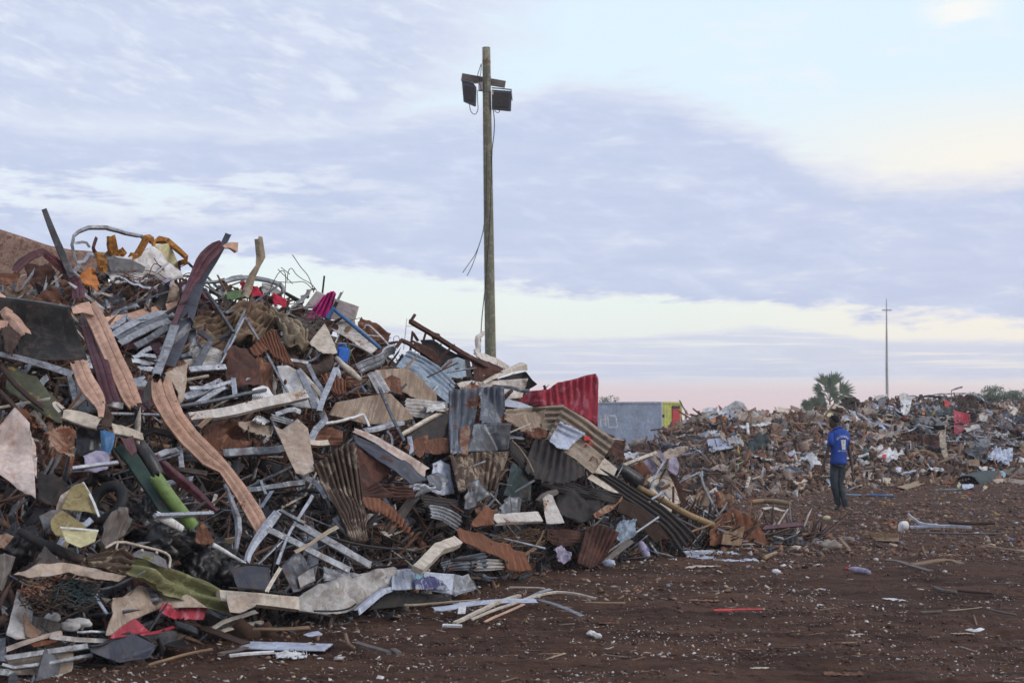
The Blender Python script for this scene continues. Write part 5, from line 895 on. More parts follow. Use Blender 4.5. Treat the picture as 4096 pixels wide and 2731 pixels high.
SH('C', 'foam_slab', 'grey beige curved panel left of the yellow brown foam panel', 'board', 'beige', [(505, 1400), (540, 1300), (640, 1225)], [(500, 1440), (560, 1440), (620, 1430)], off=.7, cr=.02)
fb2 = SH('F', 'foam_slab', 'tan curved foam shell under the yellow brown foam panel', 'foam shell', 'foamyellow', [(445, 130), (490, 60), (555, 18), (660, 90), (768, 165)], [(460, 200), (500, 250), (600, 260), (700, 200), (760, 190)], off=.85, cr=.015)
fb3 = SH('F', 'plastic_tray', 'yellow stained tray with a white rim', 'tray', 'yellowed', [(538, 178), (700, 190), (880, 208)], [(590, 310), (720, 355), (850, 300)], off=1.0, cr=.01)
add_child(ST('F', 'rim', None, None, 'white', 'box', 16, [(538, 175), (700, 186), (880, 205)], off=1.04, dent=0), fb3)
SH('F', 'metal_sheet', 'slate grey wavy sheet left of the tan curved foam shell', 'metal sheet', 'greycloth', [(350, 65), (450, 20), (560, 10)], [(400, 190), (440, 170), (520, 60)], off=.75, cr=.05)
SH('F', 'metal_sheet', 'crumpled grey brown tin in front of the dark hollow', 'metal sheet', 'woodgrey', [(925, 150), (1040, 12), (1165, 120)], [(940, 290), (1000, 315), (1120, 240)], off=.95, cr=.12, cf=4)
ch = empty('tube_chair', P(560, 2200, MAIN.depth(560, 2200) - .7), 'cream tube chair frame with a grey back plate lying in the heap', 'chair')
add_child(ST('F', 'frame_tube', None, None, 'cream', 'tube', 24, [(948, 355), (1060, 292), (1300, 350), (1470, 392), (1530, 440), (1515, 540)], off=.9, dent=0), ch)
add_child(ST('F', 'leg', None, None, 'cream', 'tube', 20, [(1058, 295), (1040, 370)], off=.9, dent=0), ch)
add_child(SH('F', 'back_plate', None, None, 'greycloth', [(1180, 415), (1250, 370), (1380, 400), (1485, 465)], [(1200, 440), (1300, 460), (1420, 520), (1500, 545)], off=.82, cr=.005), ch)
for q in ((1272, 382), (1403, 402)):
    add_child(ST('F', 'bolt_tab', None, None, 'cream', 'tube', 28, [(q[0], q[1] - 8), (q[0], q[1] + 8)], off=.9, dent=0), ch)
for i, (x, y, r0, r1, lb) in enumerate([(1400, 300, .20, .15, 'matted black bag above the olive green sheet'), (1600, 250, .22, .13, 'matted black bag in the middle of the black rubbish'), (1790, 420, .20, .15, 'glossy black bag right of the chair frame'), (1760, 580, .13, .16, 'small black bag hanging over the olive green sheet'), (2020, 590, .17, .12, 'rounded black bag at the right of the black rubbish'), (1930, 470, .16, .10, 'flattened black bag on the rounded one'), (1330, 120, .10, .16, 'glossy dark lump under the lime half pipe'), (180, 330, .14, .14, 'black bag at the left under the scorched plank')]):
    q = src('F', (x, y)); dd = MAIN.depth(*q) - .35; sc_ = dd / 10.
    tag(blob('black_bag', 'plasticblack', P(q[0], q[1], dd), (r0 * sc_, .14, r1 * sc_), 20 + i, rough=.35, freq=2.2, sub=4), lb, 'black bag')
SH('F', 'metal_sheet', 'brown pointed tin above the black bags', 'metal sheet', 'rust', [(1740, 230), (1800, 130), (1880, 250)], [(1760, 300), (1840, 330), (1920, 330)], off=.95, cr=.07)
ST('F', 'white_pipe', 'thin white pipe curving down right past the black bags', 'pipe', 'white', 'tube', [50, 40, 30, 26], [(1905, 330), (2000, 380), (2100, 440), (2200, 495)], off=1.0, dent=0)
ST('F', 'white_pipe', 'fat white pipe end under the lime half pipe', 'pipe', 'white', 'half', [60, 76, 50], [(1390, 55), (1500, 110), (1640, 190)], off=.95, dent=.01)
ST('G', 'metal_sheet', 'scratched dark purple grey sheet right of the black bags', 'metal sheet', 'slate', 'flat', [190, 200, 190], [(60, 640), (230, 620), (440, 610)], off=.75)
SH('G', 'metal_sheet', 'bent dark grey panel behind the cream box trim', 'metal sheet', 'galvd', [(490, 540), (560, 470), (650, 390), (700, 450)], [(600, 770), (660, 760), (730, 700), (800, 660)], off=.8, cr=.05)
SH('G', 'metal_sheet', 'pinkish grey folded panel end beside the bent dark panel', 'metal sheet', 'paintedmetal', [(650, 620), (740, 560), (790, 545)], [(670, 720), (740, 680), (810, 650)], off=.85, cr=.03)
cb = ST('G', 'cream_box_trim', 'long cream box trim ending square on the ground', 'box trim', 'cream', 'box', [90, 100, 110], [(-60, 790), (300, 825), (648, 862)], off=.85, dent=.004)
SH('G', 'torn_sheet', 'grey beige torn scrap lying over the cream box trim', 'torn sheet', 'beige', [(20, 765), (180, 762), (345, 770)], [(50, 930), (150, 935), (270, 880)], off=.98, cr=.02)
SH('G', 'crushed_sheet', 'white stained crumpled metal sheet on the earth', 'metal sheet', 'paintedmetal', [(640, 800), (830, 690), (1100, 620), (1300, 575), (1510, 550)], [(640, 920), (830, 950), (1010, 960), (1240, 900), (1500, 710)], off=.55, cr=.10, cf=3., stand=.2, jag=8)
SH('G', 'metal_sheet', 'pale grey torn sheet standing behind the white stained sheet', 'metal sheet', 'galv', [(885, 515), (1000, 545), (1230, 600)], [(880, 650), (1000, 640), (1150, 620)], off=.6, cr=.03, jag=14)
SH('G', 'crushed_sheet', 'blue grey crumpled metal sheet with flaking blue paint', 'metal sheet', 'bluewhite', [(1500, 560), (1650, 545), (1850, 575), (2060, 590)], [(1480, 740), (1700, 730), (1850, 745), (2035, 775)], off=.7, cr=.035, cf=2.5, stand=.8)
SH('G', 'paint_patch', 'dark blue flaking paint area on the blue grey sheet', 'paint patch', 'bluepatch', [(1680, 640), (1850, 600), (1950, 650)], [(1700, 735), (1850, 740), (2020, 740)], off=.80, cr=.012, jag=36, stand=.8)
SH('G', 'paint_patch', 'sky blue curl of paint on the blue grey sheet', 'paint patch', 'skyblue', [(1695, 575), (1740, 568), (1785, 572)], [(1710, 635), (1750, 640), (1790, 625)], off=.83, cr=.02, jag=10, stand=.8)
SH('G', 'metal_flap', 'grey folded end flap of the crumpled blue grey sheet', 'metal flap', 'galv', [(2050, 590), (2120, 610), (2180, 588), (2255, 710)], [(2035, 780), (2060, 795), (2120, 760), (2210, 745)], off=.72, cr=.02)
SH('G', 'dark_sheet', 'dark sheet painting the shade in the hollow under the crumpled blue grey metal', 'metal sheet', 'char', [(1480, 740), (1750, 760), (2035, 790)], [(1280, 915), (1600, 880), (2010, 830)], off=.45, cr=.02)  # near-black sheet stands in for the shade beneath the raised metal
ST('G', 'white_edge', 'whitish folded edge rising right of the white stained sheet', 'metal strip', 'bluewhite', 'vee', [60, 70, 50, 40], [(1180, 930), (1290, 840), (1400, 745), (1500, 715)], off=.72)
# wires and cables
for i, (pts, w_, lb) in enumerate([([(650, 925), (800, 945), (950, 970)], 20, 'black cable leaving the end of the cream box trim'), ([(800, 922), (1000, 925), (1120, 900), (1172, 858)], 18, 'black cable curling up over the white stained sheet'), ([(1300, 525), (1400, 472), (1550, 445), (1690, 468), (1792, 522)], 17, 'black cable arched over the foot of the parallel studs'), ([(95, 492), (250, 505), (395, 522)], 20, 'black cable lying over the scratched dark sheet'), ([(920, 250), (1150, 322), (1400, 360), (1590, 372)], 24, 'thick black hose under the streaked curtain sheet'), ([(30, 715), (200, 720), (400, 748), (560, 770)], 16, 'black cable along the top of the cream box trim')]):
    ST('G', 'black_cable', lb, 'cable', 'rubberblack', 'tube', w_, pts, off=1.0, dent=0, soft=2)
# lower left corner
SH('F', 'dirty_sheet', 'large dirty white sheet tented over red scraps', 'sheet', 'beige', [(1030, 795), (1120, 790), (1230, 698), (1380, 715), (1530, 700), (1830, 880)], [(955, 1135), (1060, 1130), (1200, 1000), (1340, 935), (1450, 900), (1850, 892)], off=.45, cr=.05, cf=2)
SH('F', 'red_sheet', 'red dusty corner below the dirty white tented sheet', 'metal sheet', 'red', [(1090, 1060), (1150, 1020), (1205, 988)], [(965, 1175), (1150, 1150), (1330, 1108)], off=.45, cr=.02)
SH('F', 'red_sheet', 'dark crimson folded sheet at the right of the tented sheet', 'metal sheet', 'red', [(1450, 850), (1650, 870), (1862, 890)], [(1415, 935), (1600, 1000), (1832, 1005)], off=.55, cr=.03, jag=14)
ST('F', 'metal_strip', 'thin red strip under the tented sheet', 'metal strip', 'red', 'flat', 26, [(975, 1165), (1200, 1135), (1450, 1100), (1560, 1065)], off=.4)
SH('F', 'car_plastic', 'slate blue moulded plastic part resting on the earth', 'moulded plastic', 'slate', [(790, 1238), (930, 1230), (1050, 1150), (1190, 1120), (1410, 1232)], [(810, 1290), (940, 1345), (1060, 1385), (1200, 1360), (1330, 1340)], off=.40, cr=.015, cf=1.2)
ST('F', 'plastic_lip', 'black curved lip on the slate blue moulded plastic part', 'plastic lip', 'plasticblack', 'tube', [20, 26, 30, 30, 22], [(790, 1240), (930, 1225), (1050, 1140), (1190, 1112), (1412, 1228)], off=.44, dent=0)
SH('F', 'car_plastic', 'dark green black moulded part right of the slate blue one', 'moulded plastic', 'plasticblack', [(1240, 1130), (1400, 1105), (1560, 1090), (1700, 1250)], [(1260, 1160), (1400, 1230), (1550, 1260), (1690, 1262)], off=.36, cr=.02)
for i, (pts, w_, pr_, m_, lb) in enumerate([([(40, 1345), (400, 1290), (800, 1232)], 44, 'chan', 'galv', 'perforated steel rail, upper of the two in the bottom left corner'), ([(0, 1405), (130, 1440), (480, 1390), (850, 1320)], 46, 'angle', 'galv', 'steel rail kinked at its left end in the bottom left corner'), ([(25, 1150), (18, 1260), (20, 1385)], 48, 'chan', 'galvd', 'upright steel rail end at the left edge of the bottom corner'), ([(-20, 1470), (60, 1475), (120, 1500), (115, 1560)], 60, 'box', 'galvd', 'grey box section end in the very bottom left corner'), ([(690, 1120), (820, 1112), (950, 1118)], 30, 'angle', 'galvb', 'bright blue white strip left of the dirty tented sheet'), ([(440, 1150), (700, 1180), (1000, 1195)], 40, 'flat', 'paintedmetal', 'pale grey brown lath below the dirty tented sheet'), ([(50, 1265), (200, 1210), (380, 1150), (560, 1110)], 40, 'vee', 'pinkwhite', 'white and brown curled strip above the perforated rail'), ([(1560, 1020), (1660, 1050), (1770, 1100)], 60, 'chan', 'galv', 'short silver channel right of the tented sheet'), ([(1270, 1060), (1370, 1025), (1470, 1000)], 40, 'angle', 'galvd', 'grey angle piece under the tented sheet'), ([(830, 690), (870, 830), (960, 960)], 34, 'angle', 'bluewhite', 'white metal edge behind the twig tangle')]):
    ST('F', 'steel_rail', lb, 'steel rail' if 'rail' in lb else 'metal strip', m_, pr_, w_, pts, off=.35, dent=.004, soft=0)
SH('F', 'dirty_board', 'muddy beige board under the perforated rails', 'board', 'beige', [(60, 1335), (350, 1310), (662, 1288)], [(60, 1480), (180, 1500), (480, 1515), (655, 1462)], off=.2, cr=.015, jag=16)
SH('F', 'grey_board', 'grey cloth-like panel leaning at the left below the twig tangle', 'board', 'paintedmetal', [(150, 735), (220, 760), (300, 900)], [(60, 1120), (150, 1180), (260, 1160)], off=.5, cr=.04)
SH('F', 'grey_board', 'flat grey muddy panel under the torn tan leaf shape', 'board', 'woodgrey', [(240, 960), (400, 990), (560, 1040)], [(200, 1120), (350, 1150), (520, 1110)], off=.3, cr=.03)
SH('F', 'torn_sheet', 'tan leaf-shaped torn scrap pointing up in the bottom left', 'torn sheet', 'rusttan', [(200, 960), (222, 935), (300, 1060), (375, 1110)], [(230, 1160), (270, 1180), (310, 1170), (370, 1130)], off=.5, cr=.03, jag=10)
SH('F', 'torn_sheet', 'flat tan scrap beside the perforated rail', 'torn sheet', 'rusttan', [(270, 1225), (380, 1185), (520, 1180)], [(300, 1250), (380, 1235), (500, 1200)], off=.4, cr=.02)
SH('F', 'torn_sheet', 'crumpled brown sheets hanging at the left edge', 'torn sheet', 'woodgrey', [(-60, 420), (40, 400), (140, 440)], [(-60, 740), (20, 760), (70, 620)], off=.7, cr=.1)
SH('F', 'torn_sheet', 'orange brown paper scraps under the left edge sheets', 'torn sheet', 'rusttan', [(-40, 240), (60, 230), (125, 250)], [(-20, 330), (40, 340), (80, 300)], off=.7, cr=.07)
for i, (c_, x, y, lb) in enumerate([('F', 470, 985, 'white shell-like lump left of the dirty tented sheet'), ('F', 620, 1060, 'chalky white block right of the shell-like lump'), ('F', 700, 1030, 'chalky white lump on top of the chalky block')]):
    q = src(c_, (x, y)); dd = MAIN.depth(*q) - .3; tag(blob('foam_lump', 'white', P(*q, dd), (.05 + .02 * i, .04, .035), 40 + i), lb, 'foam')
def twigs(name, label, c, cx_, cy_, rx, ry, N, m_, w_, off, cat='twigs'):
    V = []; Fc = []; b = 0
    for i in range(N):
        a = random.uniform(0, 6.28); r0 = random.random() ** .5; x = cx_ + math.cos(a) * rx * r0; y = cy_ + math.sin(a) * ry * r0; L = random.uniform(60, 200); t = random.gauss(0, .5)
        pts = [];
        for s_ in (-1, -.3, .3, 1):
            q = src(c, (x + math.cos(t) * L * s_ * .5 + random.uniform(-12, 12), y + math.sin(t) * L * s_ * .5 + random.uniform(-18, 18))); pts.append(np.array((*P(*q, MAIN.depth(*q) - off - random.uniform(0, .12)), w_ * random.uniform(.5, 1.4), 0)))
        v_, f_, uv = sweep(pts, cam_hint, 'tube', soft=1); V += [tuple(p) for p in v_]; Fc += [[j + b for j in f] for f in f_]; b = len(V)
    o = mesh_obj(name, V, Fc, m_, smooth=True, uv=[(p[0], p[2]) for p in V]); return tag(o, label, cat, kind='stuff')
twigs('twigs', 'tangle of brown palm twigs spread over the lower left slope', 'F', 520, 740, 340, 130, 120, 'rusttan', .010, .55)
twigs('netting', 'dark green tangled net threads among the brown twigs', 'F', 680, 760, 190, 120, 150, 'tarpgreen', .006, .62)
twigs('dry_roots', 'dark brown matted roots in front of the dirty tented sheet', 'F', 450, 850, 260, 90, 70, 'wooddark', .009, .6)
twigs('dry_grass', 'pale dry grass and fibres lying at the foot of the heap', 'R', 1080, 150, 330, 110, 120, 'wood', .006, .3)
twigs('dry_grass', 'thin wires and dry fibres caught around the middle of the crest', 'B', 760, 900, 140, 120, 90, 'woodgrey', .005, .45)
twigs('dry_grass', 'fine rusty wires tangled under the torn white cabinet', 'A', 1250, 760, 260, 80, 80, 'rustdark', .006, .5)
# strips on the open ground
for i, (c_, pts, w_, pr_, m_, lb, cat_) in enumerate([
    ('R', [(215, 1228), (520, 1080), (760, 960), (1030, 880)], 46, 'box', 'cream', 'cream strip, left of the crossed pair on the earth', 'strip'),
    ('R', [(430, 1175), (700, 1060), (1000, 960), (1250, 870), (1450, 830), (1620, 838), (1800, 865), (1990, 905)], 36, 'angle', 'cream', 'longest cream strip arched over the crossed strips', 'strip'),
    ('R', [(600, 1205), (850, 1090), (1080, 985)], 40, 'plank', 'salmon', 'pink backed strip under the arched cream strip', 'strip'),
    ('R', [(-60, 1060), (200, 1030), (350, 990), (800, 950), (1270, 945)], 62, 'flat', 'bluewhite', 'wide white bent strip lying level on the earth', 'strip'),
    ('R', [(1280, 930), (1500, 1000), (1700, 1075), (1820, 1140)], 50, 'ridge', 'galv', 'grey ribbed strip continuing right from the wide white one', 'strip'),
    ('R', [(1140, 905), (1280, 840), (1420, 800)], 30, 'flat', 'galvb', 'short bluish strip pointing up right from the crossing', 'strip'),
    ('R', [(-420, 1000), (-100, 985), (300, 955), (520, 940)], 26, 'box', 'woodpale', 'thin pale batten in front of the dark hollow', 'batten'),
    ('R', [(325, 960), (310, 1040), (300, 1110)], 60, 'flat', 'white', 'small white tag folded down from the wide white strip', 'strip'),
    ('R', [(65, 1255), (180, 1258), (305, 1262)], 40, 'box', 'white', 'short white block left of the crossed strips', 'block'),
    ('R', [(1850, 968), (2100, 972), (2360, 975)], 38, 'plank', 'wood', 'brown plank lying level right of the ribbed strip', 'plank'),
    ('R', [(900, 778), (1100, 780), (1340, 790)], 20, 'box', 'cream', 'thin white lath above the crossed strips', 'lath'),
    ('D', [(1640, 1401), (1700, 1399), (1752, 1399)], 7, 'plank', 'redpaint', 'thin red strip alone on the open earth', 'strip'),
    ('G', [(40, 1325), (250, 1300), (440, 1290)], 22, 'box', 'white', 'thin white rod under the long flat grey plank', 'rod'),
    ('G', [(1080, 1130), (1095, 1200), (1155, 1250)], 36, 'tube', 'wood', 'curved brown root stub on the earth', 'root'),
    ('G', [(1175, 1215), (1320, 1255), (1470, 1300)], 34, 'box', 'woodgrey', 'grey brown batten lying right of the curved root stub', 'batten'),
    ('G', [(1500, 1270), (1560, 1305)], 36, 'box', 'woodgrey', 'short batten offcut at the end of the grey brown batten', 'batten'),
    ('G', [(250, 1085), (500, 1085), (760, 1070)], 40, 'plank', 'wood', 'dusty brown plank with an end loop near the cream box trim', 'plank'),
    ('G', [(730, 1145), (800, 1125), (870, 1120)], 40, 'flat', 'bluewhite', 'small lilac scrap near the dusty brown plank', 'scrap'),
    ('F', [(1330, 1410), (1500, 1355), (1700, 1300), (1900, 1265)], 30, 'tube', 'wood', 'thin branch on the earth right of the slate blue part', 'branch'),
    ('F', [(1620, 1010), (1850, 1085), (2200, 1215)], 60, 'plank', 'wooddark', 'long dark plank half buried right of the tented sheet', 'plank'),
    ('F', [(1880, 1080), (2010, 1000), (2200, 950), (2300, 920)], 44, 'vee', 'cream', 'cream and brown strip at the lower end of the olive sheet', 'strip'),
    ('F', [(1980, 1100), (2150, 1050), (2350, 1020)], 26, 'box', 'cream', 'thin cream batten under the cream and brown strip', 'batten'),
    ('M', [(1255, 45), (1310, 95), (1380, 140), (1540, 150)], 24, 'angle', 'bluewhite', 'white plastic strip bent up at its left end, right part of the ground', 'strip'),
    ('M', [(1265, 165), (1450, 158), (1640, 155), (1830, 168)], 24, 'angle', 'bluewhite', 'straight white strip lying beneath the bent white strip', 'strip'),
    ('M', [(1050, 465), (1200, 480), (1330, 530), (1460, 565)], 40, 'plank', 'woodgrey', 'splintered grey board crossing the tan board on the earth', 'board'),
    ('M', [(1290, 505), (1450, 480), (1620, 460), (1740, 500)], 40, 'plank', 'wood', 'tan palm-like board on the open earth', 'board'),
    ('M', [(1960, 340), (2120, 362), (2310, 395)], 26, 'plank', 'wood', 'brown plank at the right edge of the ground', 'plank'),
    ('M', [(1370, 940), (1460, 932), (1555, 930)], 34, 'tube', 'woodgrey', 'short grey log on the right of the open earth', 'log'),
    ('M', [(1610, 918), (1780, 905), (1915, 890)], 12, 'tube', 'woodpale', 'yellowish cane beside the short grey log', 'cane'),
    ('M', [(2000, 905), (2100, 935), (2220, 955)], 22, 'tube', 'woodgrey', 'thin grey stick right of the yellowish cane', 'stick'),
    ('M', [(1490, 715), (1560, 745), (1690, 755)], 40, 'tube', 'woodgrey', 'thick grey root lying on the open earth', 'root'),
    ('M', [(1700, 742), (1850, 752), (2010, 762)], 26, 'tube', 'wooddark', 'thin dark root right of the thick grey one', 'root'),
    ('M', [(1790, 1085), (1860, 1100), (1925, 1078)], 26, 'flat', 'white', 'white curled scrap on the right of the open earth', 'scrap'),
    ('M', [(1720, 870), (1820, 880), (1920, 890)], 10, 'tube', 'wooddark', 'dark twig above the yellowish cane', 'twig'),
    ('M', [(1385, 340), (1400, 400), (1430, 440)], 14, 'tube', 'wood', 'small upright twig near the tan board', 'twig'),
    ('M', [(1560, 425), (1700, 420), (1830, 425)], 8, 'tube', 'wood', 'fine level twig behind the tan board', 'twig'),
    ('M', [(1620, 125), (1800, 140), (2030, 135)], 34, 'tube', 'wooddark', 'dark branch lying behind the white strips', 'branch'),
    ('M', [(1330, 222), (1700, 228), (2090, 232)], 9, 'box', 'galvd', 'thin level rod in front of the white strips', 'rod'),
    ('M', [(640, 260), (690, 320), (730, 365)], 20, 'plank', 'wood', 'short brown stick leaning on the pinkish stone', 'stick')]):
    ST(c_, 'loose_' + cat_, lb, cat_, m_, pr_, w_ * (.72 if c_ == 'R' and pr_ != 'flat' else .9), pts, lay=True, dent=.004)
SH('G', 'enamel_sheet', 'flat grey ribbed plank lying in front of the heap', 'metal plank', 'bluewhite', [(190, 1208), (500, 1215), (965, 1228)], [(110, 1262), (500, 1282), (890, 1285)], off=.12, cr=.002, corr=3, axis='v', amp=.004, th=.012)
ST('G', 'wooden_lath', 'brown lath joining the left end of the flat grey plank', 'lath', 'woodgrey', 'plank', 34, [(-40, 1300), (100, 1262), (190, 1235)], lay=True)
SH('G', 'plastic_scrap', 'white crumpled plastic below the flat grey plank', 'plastic scrap', 'white', [(440, 1290), (560, 1270), (745, 1295)], [(460, 1340), (600, 1345), (730, 1335)], off=.14, cr=.03, cf=9, jag=16)
SH('M', 'wooden_board', 'tan square board tipped over a dark gap on the open earth', 'board', 'wood', [(885, 215), (1020, 225), (1172, 235)], [(960, 292), (1060, 298), (1174, 302)], off=.25, cr=.005)
bo = ST('M', 'plastic_bottle', 'clear plastic bottle with a red cap lying on the earth', 'bottle', 'lilac', 'tube', [26, 54, 58, 58, 44], [(728, 548), (770, 552), (820, 560), (880, 572), (905, 578)], off=.4, dent=.01)
add_child(ST('M', 'cap', None, None, 'redpaint', 'tube', 30, [(698, 545), (726, 549)], off=.4, dent=0), bo)
bu = ST('M', 'light_bulb', 'white bulb-shaped float on the open earth', 'bulb', 'white', 'tube', [30, 60, 100, 80, 20], [(1180, 212), (1190, 195), (1212, 165), (1235, 140), (1248, 122)], off=.55, dent=0)
torus('coil', 'small tan coil left of the white bulb-shaped float', P(*src('M', (1105, 180)), gd(2131)) + Vector((0, -.05, .06)), .055, .022, 'rusttan', (1.2, 0, .4), 'coil')
for i, (c_, x, y, r0, m_, lb) in enumerate([('M', 72, 570, .045, 'white', 'white cup-shaped lump on the open earth'), ('M', 250, 360, .06, 'pinkwhite', 'pinkish stone with a stick against it'), ('M', 560, 340, .13, 'concrete', 'broad pinkish slab of stone on the open earth'), ('M', 728, 285, .07, 'concrete', 'rounded pale stone behind the broad slab'), ('M', 525, 90, .06, 'yellowed', 'yellow stained stone by the feet of the man'), ('M', 968, 462, .03, 'white', 'small white lump between the sticks'), ('M', 1585, 568, .025, 'white', 'small white lump right of the tan board'), ('R', 1930, 1355, .035, 'white', 'left of the paired white lumps on the bare earth'), ('R', 2010, 1385, .032, 'white', 'right of the paired white lumps on the bare earth'), ('R', 765, 1240, .016, 'white', 'tiny white lump below the crossed strips'), ('M', 1225, 645, .016, 'white', 'tiny white pebble right of the bottle'), ('M', 1590, 72, .03, 'yellowed', 'yellow lump behind the white strips'), ('M', 2225, 135, .03, 'bluewhite', 'pale teal lump at the right of the white strips')]):
    q = src(c_, (x, y)); g = gd(q[1] + 10); tag(blob('stone' if m_ in ('concrete', 'pinkwhite') else 'pale_lump', m_, P(q[0], q[1], g), (r0, r0 * .8, r0 * .62), 60 + i, rough=.3), lb, 'stone' if m_ in ('concrete', 'pinkwhite') else 'lump')
# lower centre pieces
SH('H', 'metal_sheet', 'grey ribbed tin with a slanted top near the heap foot centre', 'metal sheet', 'galvd', [(675, 1450), (700, 1370), (755, 1300), (870, 1330)], [(675, 1480), (760, 1475), (850, 1470)], off=.9, cr=.03, corr=4)
ST('H', 'white_channel', 'rusty white box channel lying level near the foot', 'box channel', 'whiterust', 'chan', [74, 78, 84], [(610, 1505), (820, 1495), (1035, 1488)], off=1.05, dent=.01)
SH('H', 'metal_sheet', 'white and rust sheet bent over right of the box channel', 'metal sheet', 'whiterust', [(1050, 1330), (1100, 1290), (1140, 1300)], [(1085, 1560), (1150, 1560), (1245, 1555)], off=.95, cr=.03)
ST('H', 'metal_strip', 'curled grey brown strip end above the white and rust sheet', 'metal strip', 'woodgrey', 'half', [60, 70, 50], [(1010, 1360), (1090, 1290), (1190, 1258)], off=.9)
SH('H', 'metal_sheet', 'orange rust crumpled sheet left of the rusty white channel', 'metal sheet', 'rustorange', [(440, 1560), (500, 1410), (610, 1440)], [(470, 1580), (540, 1580), (605, 1570)], off=.95, cr=.08)
ST('H', 'corrugated_sheet', 'dark mossy corrugated strip crossing level under the upright sheets', 'corrugated strip', 'char', 'corr', [100, 110, 90], [(-20, 1340), (180, 1380), (360, 1380)], off=.85)
ST('H', 'corrugated_sheet', 'silver corrugated piece below the dark mossy strip', 'corrugated strip', 'galv', 'corr', [100, 130, 120], [(40, 1440), (180, 1480), (310, 1560)], off=.9)
SH('H', 'metal_sheet', 'black crumpled plastic mass under the charred sheets', 'plastic sheet', 'char', [(1180, 1290), (1350, 1250), (1600, 1330)], [(1180, 1500), (1380, 1560), (1560, 1500)], off=.55, cr=.12)
SH('H', 'metal_sheet', 'dark teal sheet in the gap below the dull grey hanging sheet', 'metal sheet', 'tarpgreen', [(770, 1000), (850, 1090), (960, 1200)], [(700, 1300), (800, 1330), (950, 1350)], off=.5, cr=.07)
SH('E', 'metal_sheet', 'pale lavender grey sheet behind the rust-streaked sheet', 'metal sheet', 'bluewhite', [(1850, 800), (1930, 760), (2010, 800)], [(1880, 1050), (1960, 1070), (2060, 1060)], off=.6, cr=.05)
SH('E', 'metal_sheet', 'slate sheet with a rusty notch by the end of the tan edge strip', 'metal sheet', 'galvd', [(1810, 900), (1900, 870), (2000, 940)], [(1850, 1000), (1920, 1040), (1960, 1000)], off=.8, cr=.05)
SH('E', 'foil_scrap', 'bright silver foil glinting under the black sheet', 'foil', 'galvb', [(1660, 970), (1780, 950), (1870, 1010)], [(1700, 1030), (1790, 1050), (1870, 1055)], off=.85, cr=.12, cf=8)
# ================================================================== standing structures beyond the heap
def tube_pts(name, pts, m, par=None, prof='tube', hint=None, soft=0):
    v_, f_, uv = sweep([np.array(p, float) for p in pts], hint or (lambda p: Vector((0, -1, .01))), prof, soft=soft)
    return mesh_obj(name, v_, f_, m, parent=par, smooth=prof in ('tube', 'half'), uv=uv)
def box(name, cx_, cy_, cz_, sx_, sy_, sz_, m, par=None, rot=None, bev=.004):
    import bmesh
    bm = bmesh.new(); bmesh.ops.create_cube(bm, size=1); bmesh.ops.scale(bm, vec=(sx_, sy_, sz_), verts=bm.verts)
    if bev: bmesh.ops.bevel(bm, geom=bm.edges, offset=min(bev, min(sx_, sy_, sz_) * .3), segments=1, affect='EDGES')
    if rot is not None: bmesh.ops.rotate(bm, cent=(0, 0, 0), matrix=rot, verts=bm.verts)
    V = [(v_.co.x + cx_, v_.co.y + cy_, v_.co.z + cz_) for v_ in bm.verts]; Fc = [[l.vert.index for l in f.loops] for f in bm.faces]; bm.free()
    return mesh_obj(name, V, Fc, m, parent=par, smooth=False, uv=[(p[0], p[2]) for p in V])
DP = 38.0
bx, tx = P(1969, 1900, DP), P(1945, 191, DP)
pole = empty('timber_pole', (bx.x, DP, 0), 'tall weathered timber pole with two floodlights near its top', 'utility pole')
pp = []
for i in range(9):
    t = i / 8; pp.append((bx.x + (tx.x - bx.x) * t, DP, -.1 + (tx.z + .1) * t, .33 - .115 * t, 0))
tube_pts('shaft', pp, 'polewood', pole)
def PN(x, y, dy=0.): q = src('N', (x, y)); return P(q[0], q[1], DP + dy)
a, b = PN(302, 498, .16), PN(850, 592, .16)
tube_pts('cross_beam', [(*a, .21, 0), (*((a + b) / 2), .2, 0), (*b, .19, 0)], 'woodgrey', pole, prof='plank', hint=lambda p: Vector((0, -1, 0)))
def quadbox(name, pts, th, m, par, dy=0.):
    V = [tuple(PN(x, y, dy)) for x, y in pts]; n = len(V); V += [(p[0], p[1] + th, p[2]) for p in V]
    Fc = [list(range(n))[::-1], list(range(n, 2 * n))] + [[i, (i + 1) % n, n + (i + 1) % n, n + i] for i in range(n)]
    return mesh_obj(name, V, Fc, m, parent=par, smooth=False)
fl1 = empty('floodlight', PN(405, 700, -.05), 'dark floodlight turned half edge on, hanging left of the timber pole', 'floodlight')
quadbox('housing', [(303, 540), (380, 555), (450, 575), (488, 625), (482, 850), (465, 856), (325, 795), (312, 640)], .14, 'slate', fl1, -.12)
quadbox('rear_plate', [(345, 600), (460, 630), (455, 800), (350, 770)], .05, 'char', fl1, -.16)
quadbox('bracket', [(296, 528), (375, 545), (480, 572), (480, 582), (375, 556), (296, 540)], .03, 'galvd', fl1, -.15)
fl2 = empty('floodlight', PN(800, 780, -.05), 'dark square floodlight with a pale top rim, right of the pole', 'floodlight')
quadbox('housing', [(680, 655), (920, 672), (930, 690), (922, 905), (912, 914), (680, 892)], .16, 'slate', fl2, -.14)
quadbox('rear_plate', [(705, 690), (895, 702), (890, 880), (705, 868)], .04, 'char', fl2, -.17)
quadbox('bracket', [(680, 625), (770, 632), (930, 648), (942, 795), (930, 795), (918, 660), (770, 646), (680, 640)], .03, 'galvd', fl2, -.16)
